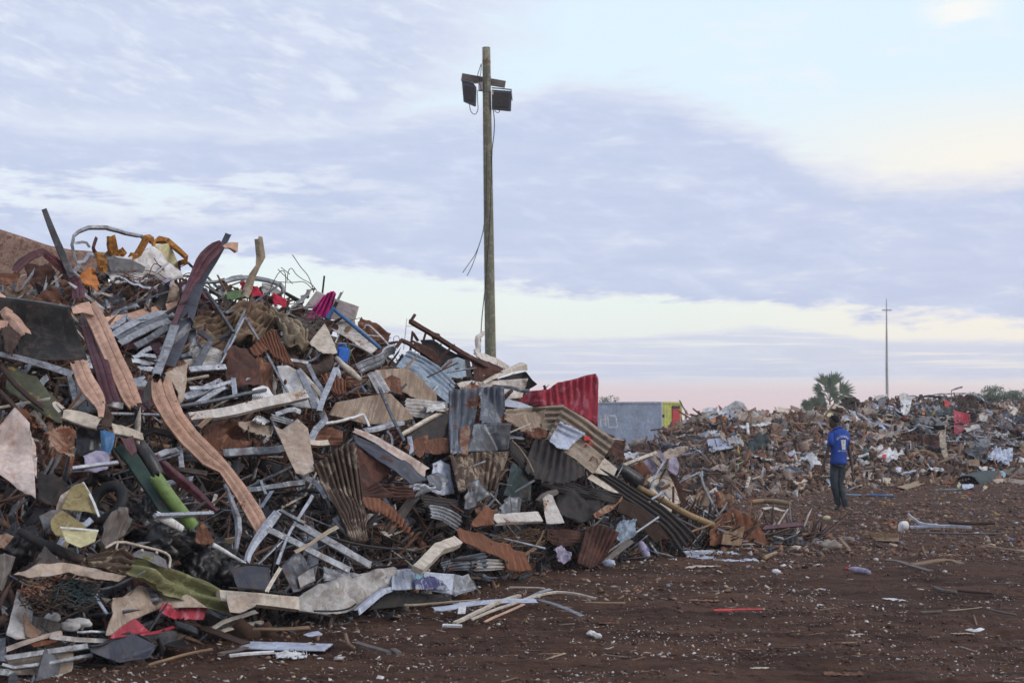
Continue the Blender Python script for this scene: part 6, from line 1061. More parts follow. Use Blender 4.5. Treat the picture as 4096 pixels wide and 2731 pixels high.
for y in (295, 320, 500, 545, 692):
    c_ = PN(617, y); zz = c_.z; tt = (zz) / tx.z
    xx = bx.x + (tx.x - bx.x) * tt; rr = .33 - .115 * tt
    tube_pts('metal_band', [(xx, DP, zz - .012, rr + .012, 0), (xx, DP, zz + .012, rr + .012, 0)], 'rusttan' if y < 400 else 'galvd', pole)
box('junction_box', *PN(540, 620, -.08), .12, .14, .22, 'poleconc', pole)
box('clamp', *PN(690, 700, -.12), .05, .12, .10, 'cream', pole)
def wire(name, label, c, pts, w, d=DP - .2, m='rubberblack', cat='cable', par=None):
    Q = [(*P(*src(c, p), d), w, 0) for p in pts]; o = tube_pts(name, Q, m, None, soft=3)
    return add_child(o, par) if par else tag(o, label, cat)
for pts in ([(545, 340), (520, 420), (498, 480), (530, 540)], [(552, 330), (545, 440), (520, 560), (560, 680)], [(500, 660), (500, 780), (512, 890), (490, 960), (450, 968), (410, 920), (402, 835)], [(705, 895), (730, 935), (760, 950), (778, 930), (776, 905)]):
    wire('lead', None, 'N', pts, .02, DP - .22, 'rubberblack', par=pole)
wire('hanging_cable', 'black cable running down the whole front of the timber pole', 'N', [(695, 890), (712, 1000), (715, 1150), (695, 1330), (678, 1450), (672, 1568)], .025, DP - .2)
wire('hanging_cable', 'black cable wrapping the middle and foot of the timber pole', 'V', [(468, 0), (462, 180), (455, 400), (452, 500), (438, 700), (425, 900), (414, 1010), (400, 1130), (392, 1230), (384, 1410)], .025, DP - .24)
wire('hanging_cable', 'dark cable line along the left of the timber pole, its end swinging free', 'V', [(432, 0), (428, 300), (412, 530), (392, 620), (352, 730), (300, 800), (262, 856)], .018, DP - .26)
wire('hanging_cable', 'second loose cable end hanging left of the timber pole', 'V', [(408, 560), (385, 640), (345, 765), (318, 830), (292, 878)], .018, DP - .26)
# far lamp mast
dm = 150.; mb, mt = P(3549, 1600, dm), P(3546, 1207, dm)
mast = empty('far_mast', (mb.x, dm, 0), 'slender pale mast with a small cross bar on the horizon at the right', 'mast')
tube_pts('mast_shaft', [(mb.x, dm, -.2, .34, 0), (mb.x, dm, 7, .27, 0), (mt.x, dm, mt.z, .10, 0)], 'poleconc', mast)
c_ = P(3547, 1240, dm); tube_pts('cross_bar', [(c_.x - .5, dm, c_.z, .12, 0), (c_.x + .5, dm, c_.z, .12, 0)], 'poleconc', mast)
tube_pts('spike', [(mt.x, dm, mt.z - .2, .07, 0), (mt.x, dm, mt.z + .35, .05, 0)], 'galvd', mast)

# ------------------------------------------------------------------ container
cc = Vector((8.17, 78., 0)); sdv = Vector((-.84, .54, 0)).normalized(); edv = Vector((.54, .84, 0)).normalized(); HC = 2.6
cont = empty('shipping_container', cc, 'blue grey shipping container with a yellow end, far behind the red corrugated sheet', 'container')
def wallp(name, o0, dv_, L, z0, z1, m, nw, amp_=.0, per=.28, off=0.):
    n = max(2, int(L / .05)); G = np.zeros((n, 2, 3))
    for i in range(n):
        s_ = L * i / (n - 1); ph = (s_ / per) % 1; h = amp_ * (max(0, min(1, min(ph, 1 - ph) * 6 - .6)))
        p = o0 + dv_ * s_ - nw * (h - off)
        G[i, 0] = (p.x, p.y, z1); G[i, 1] = (p.x, p.y, z0)
    v_, f_, uv = solid(G, .02); return mesh_obj(name, v_, f_, m, parent=cont, smooth=False, uv=uv)
nside = Vector((-.54, -.84, 0)).normalized(); nend = Vector((.84, -.54, 0)).normalized()
wallp('side_wall', cc, sdv, 6.06, .12, HC - .08, 'contblue', nside, amp_=.006)
wallp('end_wall', cc, edv, 2.44, .12, HC - .08, 'limeyellow', nend, amp_=.06, per=.40)
for s_ in (0, 6.06):
    for e_ in (0, 2.44):
        p = cc + sdv * s_ + edv * e_; box('corner_post', p.x, p.y, HC / 2, .11, .11, HC, 'limeyellow' if s_ == 0 and e_ else 'contblue', cont, rot=Matrix.Rotation(math.atan2(edv.y, edv.x), 3, 'Z'))
for z_ in (.08, HC - .04):
    for (o0, dv_, L, nm, m_) in ((cc, sdv, 6.06, 'side_rail', 'contblue'), (cc, edv, 2.44, 'end_rail', 'limeyellow'), (cc + edv * 2.44, sdv, 6.06, 'side_rail', 'contblue'), (cc + sdv * 6.06, edv, 2.44, 'end_rail', 'contblue')):
        p = o0 + dv_ * L / 2; box(nm, p.x, p.y, z_, L - .12, .09, .11, m_, cont, rot=Matrix.Rotation(math.atan2(dv_.y, dv_.x), 3, 'Z'))
p = cc + sdv * 3.03 + edv * 1.22; box('roof', p.x, p.y, HC - .02, 6.0, 2.38, .03, 'paintedmetal', cont, rot=Matrix.Rotation(math.atan2(sdv.y, sdv.x), 3, 'Z'))
wallp('side_wall', cc + edv * 2.44, sdv, 6.06, .12, HC - .08, 'contblue', -nside, amp_=.02); wallp('end_wall', cc + sdv * 6.06, edv, 2.44, .12, HC - .08, 'contblue', -nend, amp_=.02)
def onend(s0, s1, z0, z1, th, m, nm, off):
    p = cc + edv * ((s0 + s1) / 2) + nend * off; return box(nm, p.x, p.y, (z0 + z1) / 2, abs(s1 - s0), th, z1 - z0, m, cont, rot=Matrix.Rotation(math.atan2(edv.y, edv.x), 3, 'Z'))
onend(1.25, 2.2, .25, 2.22, .04, 'redpaint', 'door', .05); onend(1.25, 2.2, 2.24, 2.40, .05, 'char', 'door_recess', .045)
for z_ in (1.1, 1.75): onend(.02, .16, z_, z_ + .16, .1, 'char', 'hinge', .09)
def stroke(a_, b_, w_=.075):
    """painted line on the long side; a,b = (distance from the corner, height)"""
    p, q = cc + sdv * a_[0] + nside * .012, cc + sdv * b_[0] + nside * .012
    return [(p.x, p.y, a_[1], w_, 0), (q.x, q.y, b_[1], w_, 0)]
def sc_(x): # picture column in crop S -> distance along the side
    px = 2360 + x / 5.8075; g = (px - CX) / F; return (cc.x - g * cc.y) / (-sdv.x + g * sdv.y)
def sz_(x, y): s_ = sc_(x); d = cc.y + sdv.y * s_; return P(CX, 1580 + y / 5.8075, d).z
def pt(x, y): return (sc_(x), sz_(x, y))
for nm, segs in (('painted_letter_h', [((235, 462), (252, 745)), ((355, 455), (368, 720)), ((240, 575), (360, 565))]), ('painted_letter_o', [((410, 472), (440, 745)), ((410, 472), (600, 485)), ((600, 485), (645, 745)), ((430, 745), (645, 740))])):
    V = []; Fc = []; b_ = 0
    for s0, s1 in segs:
        A_ = stroke(pt(*s0), pt(*s1), .052 * 2.0); v_, f_, uv = sweep([np.array(x) for x in A_], lambda p: nside, 'plank', soft=0); v_ = np.array(v_)
        mid = v_.mean(0); V += [tuple(x) for x in v_]; Fc += [[j + b_ for j in f] for f in f_]; b_ = len(V)
    mesh_obj(nm, V, Fc, 'whiteprint', parent=cont, smooth=False)

# ------------------------------------------------------------------ palm and bushes
def leaf_blade(V, Fc, p0, dirv, L, w_, droop):
    side = dirv.cross(Vector((0, -1, .2))); side = side.normalized() if side.length > .01 else Vector((1, 0, 0)); b = len(V); n = 5
    for i in range(n + 1):
        t = i / n; c_ = p0 + dirv * L * t + Vector((0, 0, -droop * L * t * t)); ww = w_ * (1 - t) ** .7 * (.4 + 1.2 * min(t * 4, 1)) * .6
        V.append(tuple(c_ - side * ww)); V.append(tuple(c_ + side * ww))
        if i: Fc.append([b + 2 * i - 2, b + 2 * i - 1, b + 2 * i + 1, b + 2 * i])
def fan(par, c, axis, L, n, spread, tilt, petiole=None):
    V = []; Fc = []; axis = axis.normalized(); rightv = axis.cross(tilt).normalized()
    for i in range(n):
        a_ = (i / (n - 1) - .5) * spread + random.gauss(0, .02); d_ = axis * math.cos(a_) + rightv * math.sin(a_) + tilt * random.gauss(0, .07)
        leaf_blade(V, Fc, c, d_.normalized(), L * random.uniform(.85, 1.08) * (1 - .18 * abs(a_) / spread), .06, random.uniform(.05, .22))
    o = mesh_obj('frond', V, Fc, 'leaf', parent=par, smooth=True)
    if petiole is not None:
        tube_pts('frond_stem', [(*petiole, .04, 0), (*((petiole + c) / 2 + Vector((0, 0, .06))), .035, 0), (*c, .03, 0)], 'leaf', par, soft=1)
def PT(x, y, d=72.): q = src('T', (x, y)); return P(q[0], q[1], d)
palm = empty('fan_palm', (PT(740, 900).x, 72, 0), 'young fan palm with spiky upright fronds behind the mound, left of the thin mast', 'palm')
crown = PT(745, 900)
tube_pts('trunk', [(crown.x, 72, -.1, .14, 0), (crown.x + .05, 72, .9, .12, 0), (*crown, .10, 0)], 'leaf', palm)
for (cx_, cy_, ax, ay, L, n_, sp_, dy_) in ((660, 560, -.38, 1, .98, 15, 1.0, 0), (800, 560, .40, 1, 1.05, 17, 1.0, .1), (735, 560, .0, 1, .82, 15, 1.1, .2), (590, 640, -1, .55, .72, 14, 1.3, .15), (965, 700, .85, .62, .95, 20, 1.9, -.1), (640, 740, -1, -.05, .62, 14, 1.5, .2), (760, 700, .1, .8, .6, 14, 2.6, .1), (930, 800, 1, -.1, .62, 14, 1.4, .1), (850, 820, .5, -.6, .4, 10, 1.8, 0), (750, 690, .1, .9, .75, 14, 2.0, .25), (650, 820, -1, -.3, .5, 14, 1.8, .1), (780, 780, .6, .3, .7, 16, 2.4, .2)):
    f0 = PT(cx_, cy_, 72 + dy_); fan(palm, f0, Vector((ax, random.uniform(-.2, .2), ay)), L * .9, n_, sp_, Vector((random.uniform(-.2, .2), -1, .25)).normalized(), crown)
pal2 = empty('fan_palm', (PT(430, 980).x, 73, 0), 'low bushy fan palm crouching left of the taller palm', 'palm')
c2 = PT(440, 1010, 73)
tube_pts('trunk', [(c2.x, 73, -.1, .25, 0), (c2.x, 73, .5, .22, 0), (*c2, .2, 0)], 'wooddark', pal2)
for (cx_, cy_, ax, ay, L, n_, sp_) in ((420, 930, -.4, .8, .5, 22, 3.), (330, 980, -1, .2, .55, 20, 2.5), (520, 930, .5, .6, .5, 20, 3.), (300, 960, -.8, .5, .5, 16, 1.4), (480, 980, .4, .1, .5, 20, 3.4), (560, 960, .9, .3, .4, 18, 2.4), (400, 990, -.2, .2, .45, 20, 3.4)):
    fan(pal2, PT(cx_, cy_, 73), Vector((ax, random.uniform(-.3, .3), ay)), L, n_, sp_, Vector((random.uniform(-.3, .3), -1, .5)).normalized(), c2)
def bush(c, x, y, d, rx, rz, N, label, name='bush'):
    q = src(c, (x, y)); ctr = P(q[0], q[1], d); e = empty(name, (ctr.x, d, 0), label, 'bush'); V = []; Fc = []
    cl = [(random.uniform(-.9, .9), random.uniform(-.5, .5), random.uniform(-.8, .9)) for _ in range(14)]
    for i in range(N):
        k_ = random.choice(cl); p = Vector((ctr.x + (k_[0] + random.gauss(0, .20)) * rx, d + k_[1] * rx + random.gauss(0, .2), ctr.z + (k_[2] + random.gauss(0, .20)) * rz)); s_ = random.uniform(.04, .09)
        a_ = Vector((random.gauss(0, 1), random.gauss(0, 1), random.gauss(0, 1))).normalized(); b_ = a_.orthogonal().normalized(); j = len(V)
        V += [tuple(p - a_ * s_), tuple(p + b_ * s_ * .5), tuple(p + a_ * s_), tuple(p - b_ * s_ * .5)]; Fc.append([j, j + 1, j + 2, j + 3])
    mesh_obj('crown', V, Fc, 'leaf', parent=e, smooth=False); V = []; Fc = []; b0 = 0
    for k_ in cl[:9]:
        v_, f_, uv = sweep([np.array((ctr.x + random.uniform(-.1, .1), d, -.05, .06, 0)), np.array((ctr.x + k_[0] * rx * .4, d + k_[1] * rx * .4, ctr.z * .6, .04, 0)), np.array((ctr.x + k_[0] * rx, d + k_[1] * rx, ctr.z + k_[2] * rz, .015, 0))], cam_hint, 'tube'); V += [tuple(p) for p in v_]; Fc += [[j + b0 for j in f] for f in f_]; b0 = len(V)
    mesh_obj('stems', V, Fc, 'wooddark', parent=e)
bush('O', 1255, 300, 75, .3, .35, 350, 'small green bush just right of the rough dark stump on the mound')
bush('O', 1480, 270, 76, 1.0, .5, 1500, 'largest green bush behind the mound at the right')
bush('O', 1690, 300, 77, .7, .38, 800, 'low green bush between the largest bush and the right edge')
bush('O', 1830, 300, 76, .6, .42, 900, 'green bush cut by the right edge of the view')
bush('S', 335, 150, 95, .45, .35, 160, 'faint sparse treetop above the container, nearer the red corrugated sheet')
bush('S', 495, 150, 96, .5, .4, 190, 'faint sparse treetop above the container, further from the red corrugated sheet')

# ------------------------------------------------------------------ the man
DM = gd(2043); SM = DM / F / 3.135
def PM(x, y, dy=0.): return Vector((P(3200 + x / 3.135, 2043, DM).x, DM + dy, (1388 - y) * SM * 1.0))
def skin_body(name, verts, edges, radii, m, par, root=0, sub=2, smooth=True):
    me = bpy.data.meshes.new(name); o = bpy.data.objects.new(name, me); COL.objects.link(o)
    loc = Vector(par.location); me.from_pydata([tuple(Vector(v_) - loc) for v_ in verts], edges, [])
    sk = o.modifiers.new('skin', 'SKIN'); sk.use_smooth_shade = True
    if not me.skin_vertices: me.attributes.new('skin_vertices', 'FLOAT', 'POINT')
    for i, sv in enumerate(me.skin_vertices[0].data):
        r_ = radii[i]; sv.radius = r_ if isinstance(r_, tuple) else (r_, r_); sv.use_root = (i == root)
    ss = o.modifiers.new('subd', 'SUBSURF'); ss.levels = sub; ss.render_levels = sub
    bpy.context.view_layer.update(); dg = bpy.context.evaluated_depsgraph_get(); ev = o.evaluated_get(dg); nm = bpy.data.meshes.new_from_object(ev); nm.name = name
    bpy.data.objects.remove(o); nm.materials.clear(); nm.materials.append(MATS[m]); nm.polygons.foreach_set('use_smooth', [True] * len(nm.polygons))
    o = bpy.data.objects.new(name, nm); COL.objects.link(o); o.parent = par; return o
man = empty('person', PM(560, 1388), 'man in a blue printed polo shirt and dark jeans walking with his back turned', 'person')
u_ = SM
BV = [PM(480, 790), PM(490, 640), PM(495, 480), PM(478, 385), PM(455, 335, -.01), PM(438, 285, -.02), PM(440, 245, 0),
      PM(400, 415, -.02), PM(372, 560, -.05), PM(330, 700, -.06), PM(285, 815, -.08),
      PM(600, 425, .03), PM(620, 560, .03), PM(640, 720, -.02), PM(655, 860, -.07),
      PM(440, 850, 0), PM(425, 1040, -.05), PM(510, 1310, .08), PM(535, 860, 0), PM(505, 1060, .02), PM(572, 1340, 0), PM(470, 1342, .02), PM(540, 1372, -.10)]
BR = [(60 * u_, 36 * u_), (56 * u_, 34 * u_), (70 * u_, 36 * u_), (42 * u_, 30 * u_), 34 * u_, (52 * u_, 56 * u_), (58 * u_, 62 * u_),
      36 * u_, 29 * u_, 23 * u_, 17 * u_, 36 * u_, 29 * u_, 23 * u_, 17 * u_, 42 * u_, 34 * u_, 24 * u_, 42 * u_, 34 * u_, 26 * u_, 22 * u_, 22 * u_]
BE = [(0, 1), (1, 2), (2, 3), (3, 4), (4, 5), (5, 6), (3, 7), (7, 8), (8, 9), (9, 10), (3, 11), (11, 12), (12, 13), (13, 14), (0, 15), (15, 16), (16, 17), (0, 18), (18, 19), (19, 20), (17, 21), (20, 22)]
# hands: palm then five bent fingers each
def hand(root_i, wr, dirx, thumb):
    base = len(BV); palm = wr + Vector((dirx * 14 * u_, -.01, -26 * u_)); BV.append(palm); BR.append((17 * u_, 10 * u_)); BE.append((root_i, base))
    for f_ in range(4):
        o_ = (f_ - 1.5) * 8 * u_; L = (24, 29, 28, 22)[f_] * u_; a0 = palm + Vector((o_ * .55, o_ * .7, -14 * u_)); a1 = a0 + Vector((dirx * 5 * u_, -4 * u_, -L * .5)); a2 = a1 + Vector((-dirx * 1 * u_, -9 * u_, -L * .42))
        i0 = len(BV); BV.extend([a0, a1, a2]); BR.extend([6.2 * u_, 5.6 * u_, 4.6 * u_]); BE.extend([(base, i0), (i0, i0 + 1), (i0 + 1, i0 + 2)])
    t0 = wr + Vector((thumb * 16 * u_, -.015, -14 * u_)); t1 = t0 + Vector((thumb * 8 * u_, -8 * u_, -16 * u_)); i0 = len(BV); BV.extend([t0, t1]); BR.extend([7 * u_, 5.4 * u_]); BE.extend([(root_i, i0), (i0, i0 + 1)])
hand(10, BV[10], -1, 1); hand(14, BV[14], .3, -1)
# face turned to the left: brow, nose, mouth, chin
hx = len(BV); BV += [PM(388, 262, -.02), PM(376, 300, -.02), PM(392, 338, -.02)]; BR += [(26 * u_, 30 * u_), (15 * u_, 13 * u_), (20 * u_, 20 * u_)]; BE += [(5, hx), (5, hx + 1), (5, hx + 2)]
skin_body('body', BV, BE, BR, 'skin', man)
# ear
tag(blob('ear', 'skin', PM(452, 288, -.075), (.012, .008, .028), 3, rough=.1, sub=2, parent=man))
# hair cap
hv = blob('hair', 'hair', PM(448, 250, .0), (66 * u_, .098, 62 * u_), 7, rough=.04, sub=3, parent=man)
me_ = hv.data; off_ = Vector(man.location)
import bmesh as _bm
b_ = _bm.new(); b_.from_mesh(me_)
cutp = PM(425, 268) - off_; _bm.ops.bisect_plane(b_, geom=b_.verts[:] + b_.edges[:] + b_.faces[:], plane_co=cutp, plane_no=Vector((.62, 0, .78)), clear_inner=True)
b_.to_mesh(me_); b_.free()
# shirt, trousers, shoes
SV = []; SF = []
def addloft(rings):
    G = np.array([[(c_.x + math.cos(t) * rx * u_, c_.y + math.sin(t) * ry * u_, c_.z + (.012 * math.sin(3 * t + i) if 0 < i < len(rings) - 2 else 0)) for t in np.linspace(0, 2 * math.pi, 24, endpoint=False)] for i, (c_, rx, ry) in enumerate(rings)])
    v_, f_, uv = tubeloft(G); b0 = len(SV); SV.extend([tuple(p) for p in v_]); SF.extend([[j + b0 for j in f] for f in f_])
addloft([(PM(489, 812), 108, 74), (PM(490, 770), 106, 73), (PM(492, 720), 102, 70), (PM(495, 670), 99, 68), (PM(497, 620), 102, 68), (PM(501, 570), 104, 70), (PM(505, 520), 110, 73), (PM(508, 470), 116, 74), (PM(508, 430), 119, 72), (PM(504, 400), 110, 64), (PM(494, 378), 84, 54), (PM(482, 362), 58, 46), (PM(472, 350), 44, 40)])
addloft([(PM(424, 402, -.01), 30, 30), (PM(405, 425, -.02), 42, 42), (PM(395, 490, -.03), 42, 44), (PM(383, 572, -.05), 43, 45)])
addloft([(PM(592, 408, .02), 30, 30), (PM(602, 430, .03), 38, 40), (PM(608, 490, .03), 36, 42), (PM(615, 556, .03), 37, 43)])
shirt = mesh_obj('polo_shirt', SV, SF, 'shirtblue', parent=man, smooth=True)
tube_pts('collar', [(*PM(400, 395, -.03), .03, 0), (*PM(440, 360, -.075), .035, 0), (*PM(500, 338, -.07), .035, 0), (*PM(535, 352, -.02), .03, 0)], 'shirtblue', man, soft=1)
TV = [PM(482, 735), PM(438, 880), PM(420, 1040, -.05), PM(458, 1190, .02), PM(492, 1325, .08), PM(528, 880, .01), PM(500, 1060, .02), PM(545, 1200, 0), PM(574, 1355, 0)]
TR = [(100 * u_, 74 * u_), (62 * u_, 62 * u_), 49 * u_, 42 * u_, 37 * u_, (62 * u_, 62 * u_), 50 * u_, 43 * u_, 38 * u_]
skin_body('trousers', TV, [(0, 1), (1, 2), (2, 3), (3, 4), (0, 5), (5, 6), (6, 7), (7, 8)], TR, 'jeans', man)
for x, y, dy_ in ((470, 1352, .04), (548, 1374, -.06)):
    skin_body('shoe', [PM(x + 25, y - 2, dy_), PM(x, y, dy_), PM(x - 34, y + 6, dy_ - .03)], [(0, 1), (1, 2)], [24 * u_, (27 * u_, 20 * u_), (20 * u_, 13 * u_)], 'shoe', man)
# print on the back of the shirt, laid onto the cloth by casting onto the shirt mesh
from mathutils.bvhtree import BVHTree
bv = BVHTree.FromPolygons([v_.co + off_ for v_ in shirt.data.vertices], [list(p.vertices) for p in shirt.data.polygons])
def onshirt(x, z):
    h = bv.ray_cast(Vector((x, DM - 3, z)), Vector((0, 1, 0))); return (h[0].y if h[0] is not None else DM - .1) - .006
def letters(name, txt, cxp, cyp, rad, a0, a1, size):
    V = []; Fc = []
    cu = bpy.data.curves.new('t', 'FONT'); n = len(txt)
    for i, ch_ in enumerate(txt):
        if ch_ == ' ': continue
        cu.body = ch_; cu.size = size; cu.align_x = 'CENTER'; cu.align_y = 'CENTER'; cu.resolution_u = 3; to = bpy.data.objects.new('t', cu); COL.objects.link(to); bpy.context.view_layer.update()
        me = bpy.data.meshes.new_from_object(to.evaluated_get(bpy.context.evaluated_depsgraph_get())); bpy.data.objects.remove(to)
        a_ = a0 + (a1 - a0) * i / (n - 1); c_ = PM(cxp + math.sin(a_) * rad, cyp - math.cos(a_) * rad * .75); b = len(V)
        for v_ in me.vertices:
            x = c_.x + v_.co.x * math.cos(a_) + v_.co.y * math.sin(a_); z = c_.z + v_.co.y * math.cos(a_) - v_.co.x * math.sin(a_); V.append((x, onshirt(x, z), z))
        Fc += [[j + b for j in p.vertices] for p in me.polygons]; bpy.data.meshes.remove(me)
    o = mesh_obj(name, V, Fc, 'whiteprint', parent=man, smooth=False); return o
letters('shirt_lettering', 'LES DECAPEURS', 535, 520, 80, -1.15, 1.15, .052)
letters('shirt_lettering', 'RECYCLAGE', 528, 1090, 600, -.085, .085, .03)
V = []
n_ = 8
for j in range(9):
    t = j / 8
    for i in range(5):
        s_ = i / 4; xl = 508 + (522 - 508) * t; xr = 570 + (568 - 570) * t; p = PM(xl + (xr - xl) * s_, 502 + 122 * t); V.append((p.x, onshirt(p.x, p.z), p.z))
mesh_obj('shirt_patch', V, [[j * 5 + i, j * 5 + i + 1, j * 5 + i + 6, j * 5 + i + 5] for j in range(8) for i in range(4)], 'whiteprint', parent=man, smooth=True)
p = PM(543, 533); yy = onshirt(p.x, p.z) - .004; box('patch_mark', p.x, yy, p.z, .008, .003, .045, 'shirtblue', man)
# ================================================================== pieces on the low mound
def fS(*a, **k_): return ST(*a, surf='f', **k_)
def fH(*a, **k_): return SH(*a, surf='f', **k_)
SH('J', 'curved_sheet', 'white sheet curled over the crest, the highest thing left of the palm', 'sheet', 'white', [(600, 560), (690, 500), (770, 452), (830, 465), (870, 520)], [(620, 600), (720, 560), (790, 520), (830, 520), (880, 545)], surf='f', off=.4, cr=.05)
fH('J', 'plastic_bag', 'white crumpled bag on the crest left of the curled white sheet', 'plastic bag', 'white', [(470, 530), (520, 510), (590, 520)], [(480, 580), (540, 600), (600, 590)], off=.4, cr=.2)
fH('J', 'metal_sheet', 'grey crumpled pieces below the curled white sheet', 'metal sheet', 'bluewhite', [(510, 590), (620, 570), (790, 530)], [(540, 630), (700, 620), (780, 570)], off=.45, cr=.12)
fH('J', 'orange_scrap', 'orange brown scrap under the curled white sheet', 'scrap', 'orange', [(530, 630), (600, 590), (690, 600)], [(560, 660), (620, 650), (680, 630)], off=.5, cr=.08)
fH('J', 'board', 'white square panel lying on the mound, the brightest flat thing', 'board', 'bluewhite', [(510, 800), (600, 790), (670, 785)], [(530, 905), (610, 900), (730, 880)], off=.4, cr=.01)
fH('J', 'board', 'grey corrugated board beside the white square panel', 'board', 'paintedmetal', [(690, 800), (760, 770), (830, 800)], [(720, 880), (790, 870), (850, 860)], off=.42, cr=.04, corr=4)
fH('J', 'net_bundle', 'dark green net bundle right of the white square panel', 'net', 'tarpgreen', [(870, 860), (930, 790), (1010, 750), (1090, 790)], [(880, 915), (950, 920), (1020, 900), (1080, 850)], off=.45, cr=.25)
fH('J', 'board', 'tan square board standing on the mound', 'board', 'wood', [(1080, 668), (1130, 660), (1180, 655)], [(1085, 740), (1130, 745), (1180, 745)], off=.3, cr=.01)
fS('J', 'wooden_plank', 'grey upright plank beside the tan square board', 'plank', 'woodgrey', 'plank', 46, [(1205, 640), (1200, 720), (1195, 795)], off=.4)
fH('J', 'board', 'brown sloping board under the tan square board', 'board', 'rusttan', [(1080, 750), (1180, 770), (1270, 800)], [(1090, 780), (1180, 830), (1260, 870)], off=.35, cr=.02)
fS('J', 'white_pipe', 'short white upright pipe left of the tan square board', 'pipe', 'white', 'tube', 26, [(872, 660), (880, 750)], off=.4, dent=0)
fH('J', 'blue_scrap', 'light blue scrap left of the short white pipe', 'scrap', 'skyblue', [(770, 700), (830, 690)], [(775, 735), (830, 730)], off=.4, cr=.05)
for i, (pts, w_, m_, lb) in enumerate([([(700, 1085), (790, 1030), (888, 970)], 20, 'lime', 'lime green strip lying on the earth below the net bundle'), ([(970, 1215), (1060, 1140), (1120, 1108), (1170, 1140)], 26, 'woodpale', 'pale bent branch on the ground below the lime strip'), ([(865, 1230), (890, 1135)], 28, 'cream', 'short pale stub left of the pale bent branch'), ([(1210, 1075), (1320, 1020), (1375, 955)], 22, 'paintedmetal', 'grey white lath leaning left of the man'), ([(1410, 1000), (1450, 1160)], 24, 'woodgrey', 'upright grey lath by the arm of the man'), ([(640, 1165), (760, 1120)], 30, 'woodpale', 'pale wedge of wood near the pale bent branch'), ([(0, 720), (60, 710), (160, 700)], 14, 'rustdark', 'dark rusty bar in front of the container'), ([(250, 640), (290, 700), (320, 750)], 44, 'wood', 'brown plank at the corner of the yellow container end'), ([(260, 790), (350, 730), (400, 690)], 24, 'woodpale', 'thin pale plank near the yellow container end'), ([(265, 450), (300, 520), (345, 580)], 12, 'galvd', 'thin steel stay leaning right from the yellow container end'), ([(1260, 510), (1320, 530), (1380, 550)], 30, 'concrete', 'stone bar on the crest left of the palms'), ([(1130, 530), (1200, 540), (1270, 550)], 44, 'cream', 'cream slab end on the crest left of the palms'), ([(1270, 620), (1350, 610), (1420, 660)], 30, 'woodgrey', 'grey bent channel on the mound below the palms'), ([(1430, 640), (1500, 660), (1600, 655)], 20, 'concrete', 'level pale bar left of the head of the man'), ([(1730, 540), (1800, 550), (1860, 570), (1980, 650)], 26, 'bluewhite', 'blue grey pipe sloping down right behind the head of the man'), ([(1750, 680), (1840, 630), (1880, 615)], 30, 'galvd', 'dark grey flat bar right of the head of the man'), ([(1700, 590), (1800, 620), (1950, 670)], 20, 'wood', 'orange brown slat beneath the blue grey pipe'), ([(1800, 820), (1870, 850), (1920, 910)], 30, 'paintedmetal', 'pale curved pipe right of the shirt of the man'), ([(1925, 900), (1940, 980)], 60, 'teal', 'teal rag end on the pale curved pipe'), ([(1955, 1070), (1960, 1165)], 44, 'white', 'small white upright tile right of the man'), ([(1990, 1000), (1995, 1160)], 26, 'wood', 'brown upright slat beside the small white tile'), ([(1720, 1165), (1780, 1185), (1845, 1210)], 24, 'woodpale', 'pale stick right of the knees of the man'), ([(1870, 1230), (2000, 1195)], 20, 'woodpale', 'thin pale stick under the brown upright slat'), ([(1300, 1190), (1350, 1170), (1405, 1150)], 44, 'cream', 'cream wedge-shaped board left of the legs of the man'), ([(1580, 1150), (1640, 1240)], 26, 'bluewhite', 'pale bluish lath behind the knees of the man'), ([(900, 1360), (1050, 1350), (1250, 1370)], 44, 'bamboo', 'bamboo-like log lying left of the feet of the man'), ([(1010, 1420), (1100, 1410), (1195, 1440)], 26, 'cream', 'pale strip under the bamboo-like log'), ([(1750, 1290), (1890, 1295)], 12, 'skyblue', 'light blue thin pipe behind the calves of the man'), ([(1950, 1300), (2190, 1305)], 16, 'bluepaint', 'dark blue thin pipe right of the calves of the man'), ([(1700, 1100), (1860, 1090), (2120, 1060)], 14, 'wood', 'thin brown branch level behind the hips of the man')]):
    near = pts[0][1] > 1250
    ST('J', 'mound_strip', lb, 'strip', m_, 'plank' if m_ in ('woodpale', 'woodgrey', 'wood', 'concrete', 'cream') else 'tube' if 'pipe' in lb or 'log' in lb or 'stay' in lb or 'stub' in lb else 'angle', w_, pts, surf='f', off=.35, dent=.01, lay=near)
fH('J', 'rag', 'royal blue rag scrap left of the head of the man', 'rag', 'bluepaint', [(1480, 665), (1520, 630), (1560, 660)], [(1490, 672), (1520, 670), (1560, 668)], off=.4, cr=.03)
fH('J', 'yellow_block', 'yellow block above the head of the man', 'block', 'yellowed', [(1555, 560), (1640, 565)], [(1560, 605), (1640, 610)], off=.4, cr=.03)
fH('J', 'silver_foil', 'heap of silver foil just right of the head of the man', 'foil', 'galvb', [(1690, 590), (1780, 560), (1880, 590)], [(1720, 640), (1800, 650), (1890, 640)], off=.35, cr=.2)
fH('J', 'dark_bundle', 'dark charred bundle on the crest under the palm', 'bundle', 'char', [(1710, 500), (1760, 440), (1850, 470)], [(1740, 530), (1800, 545), (1850, 530)], off=.3, cr=.2)
fH('J', 'board', 'cream board on the crest under the palm', 'board', 'cream', [(1600, 490), (1680, 490), (1730, 505)], [(1600, 520), (1680, 530), (1735, 540)], off=.35, cr=.02)
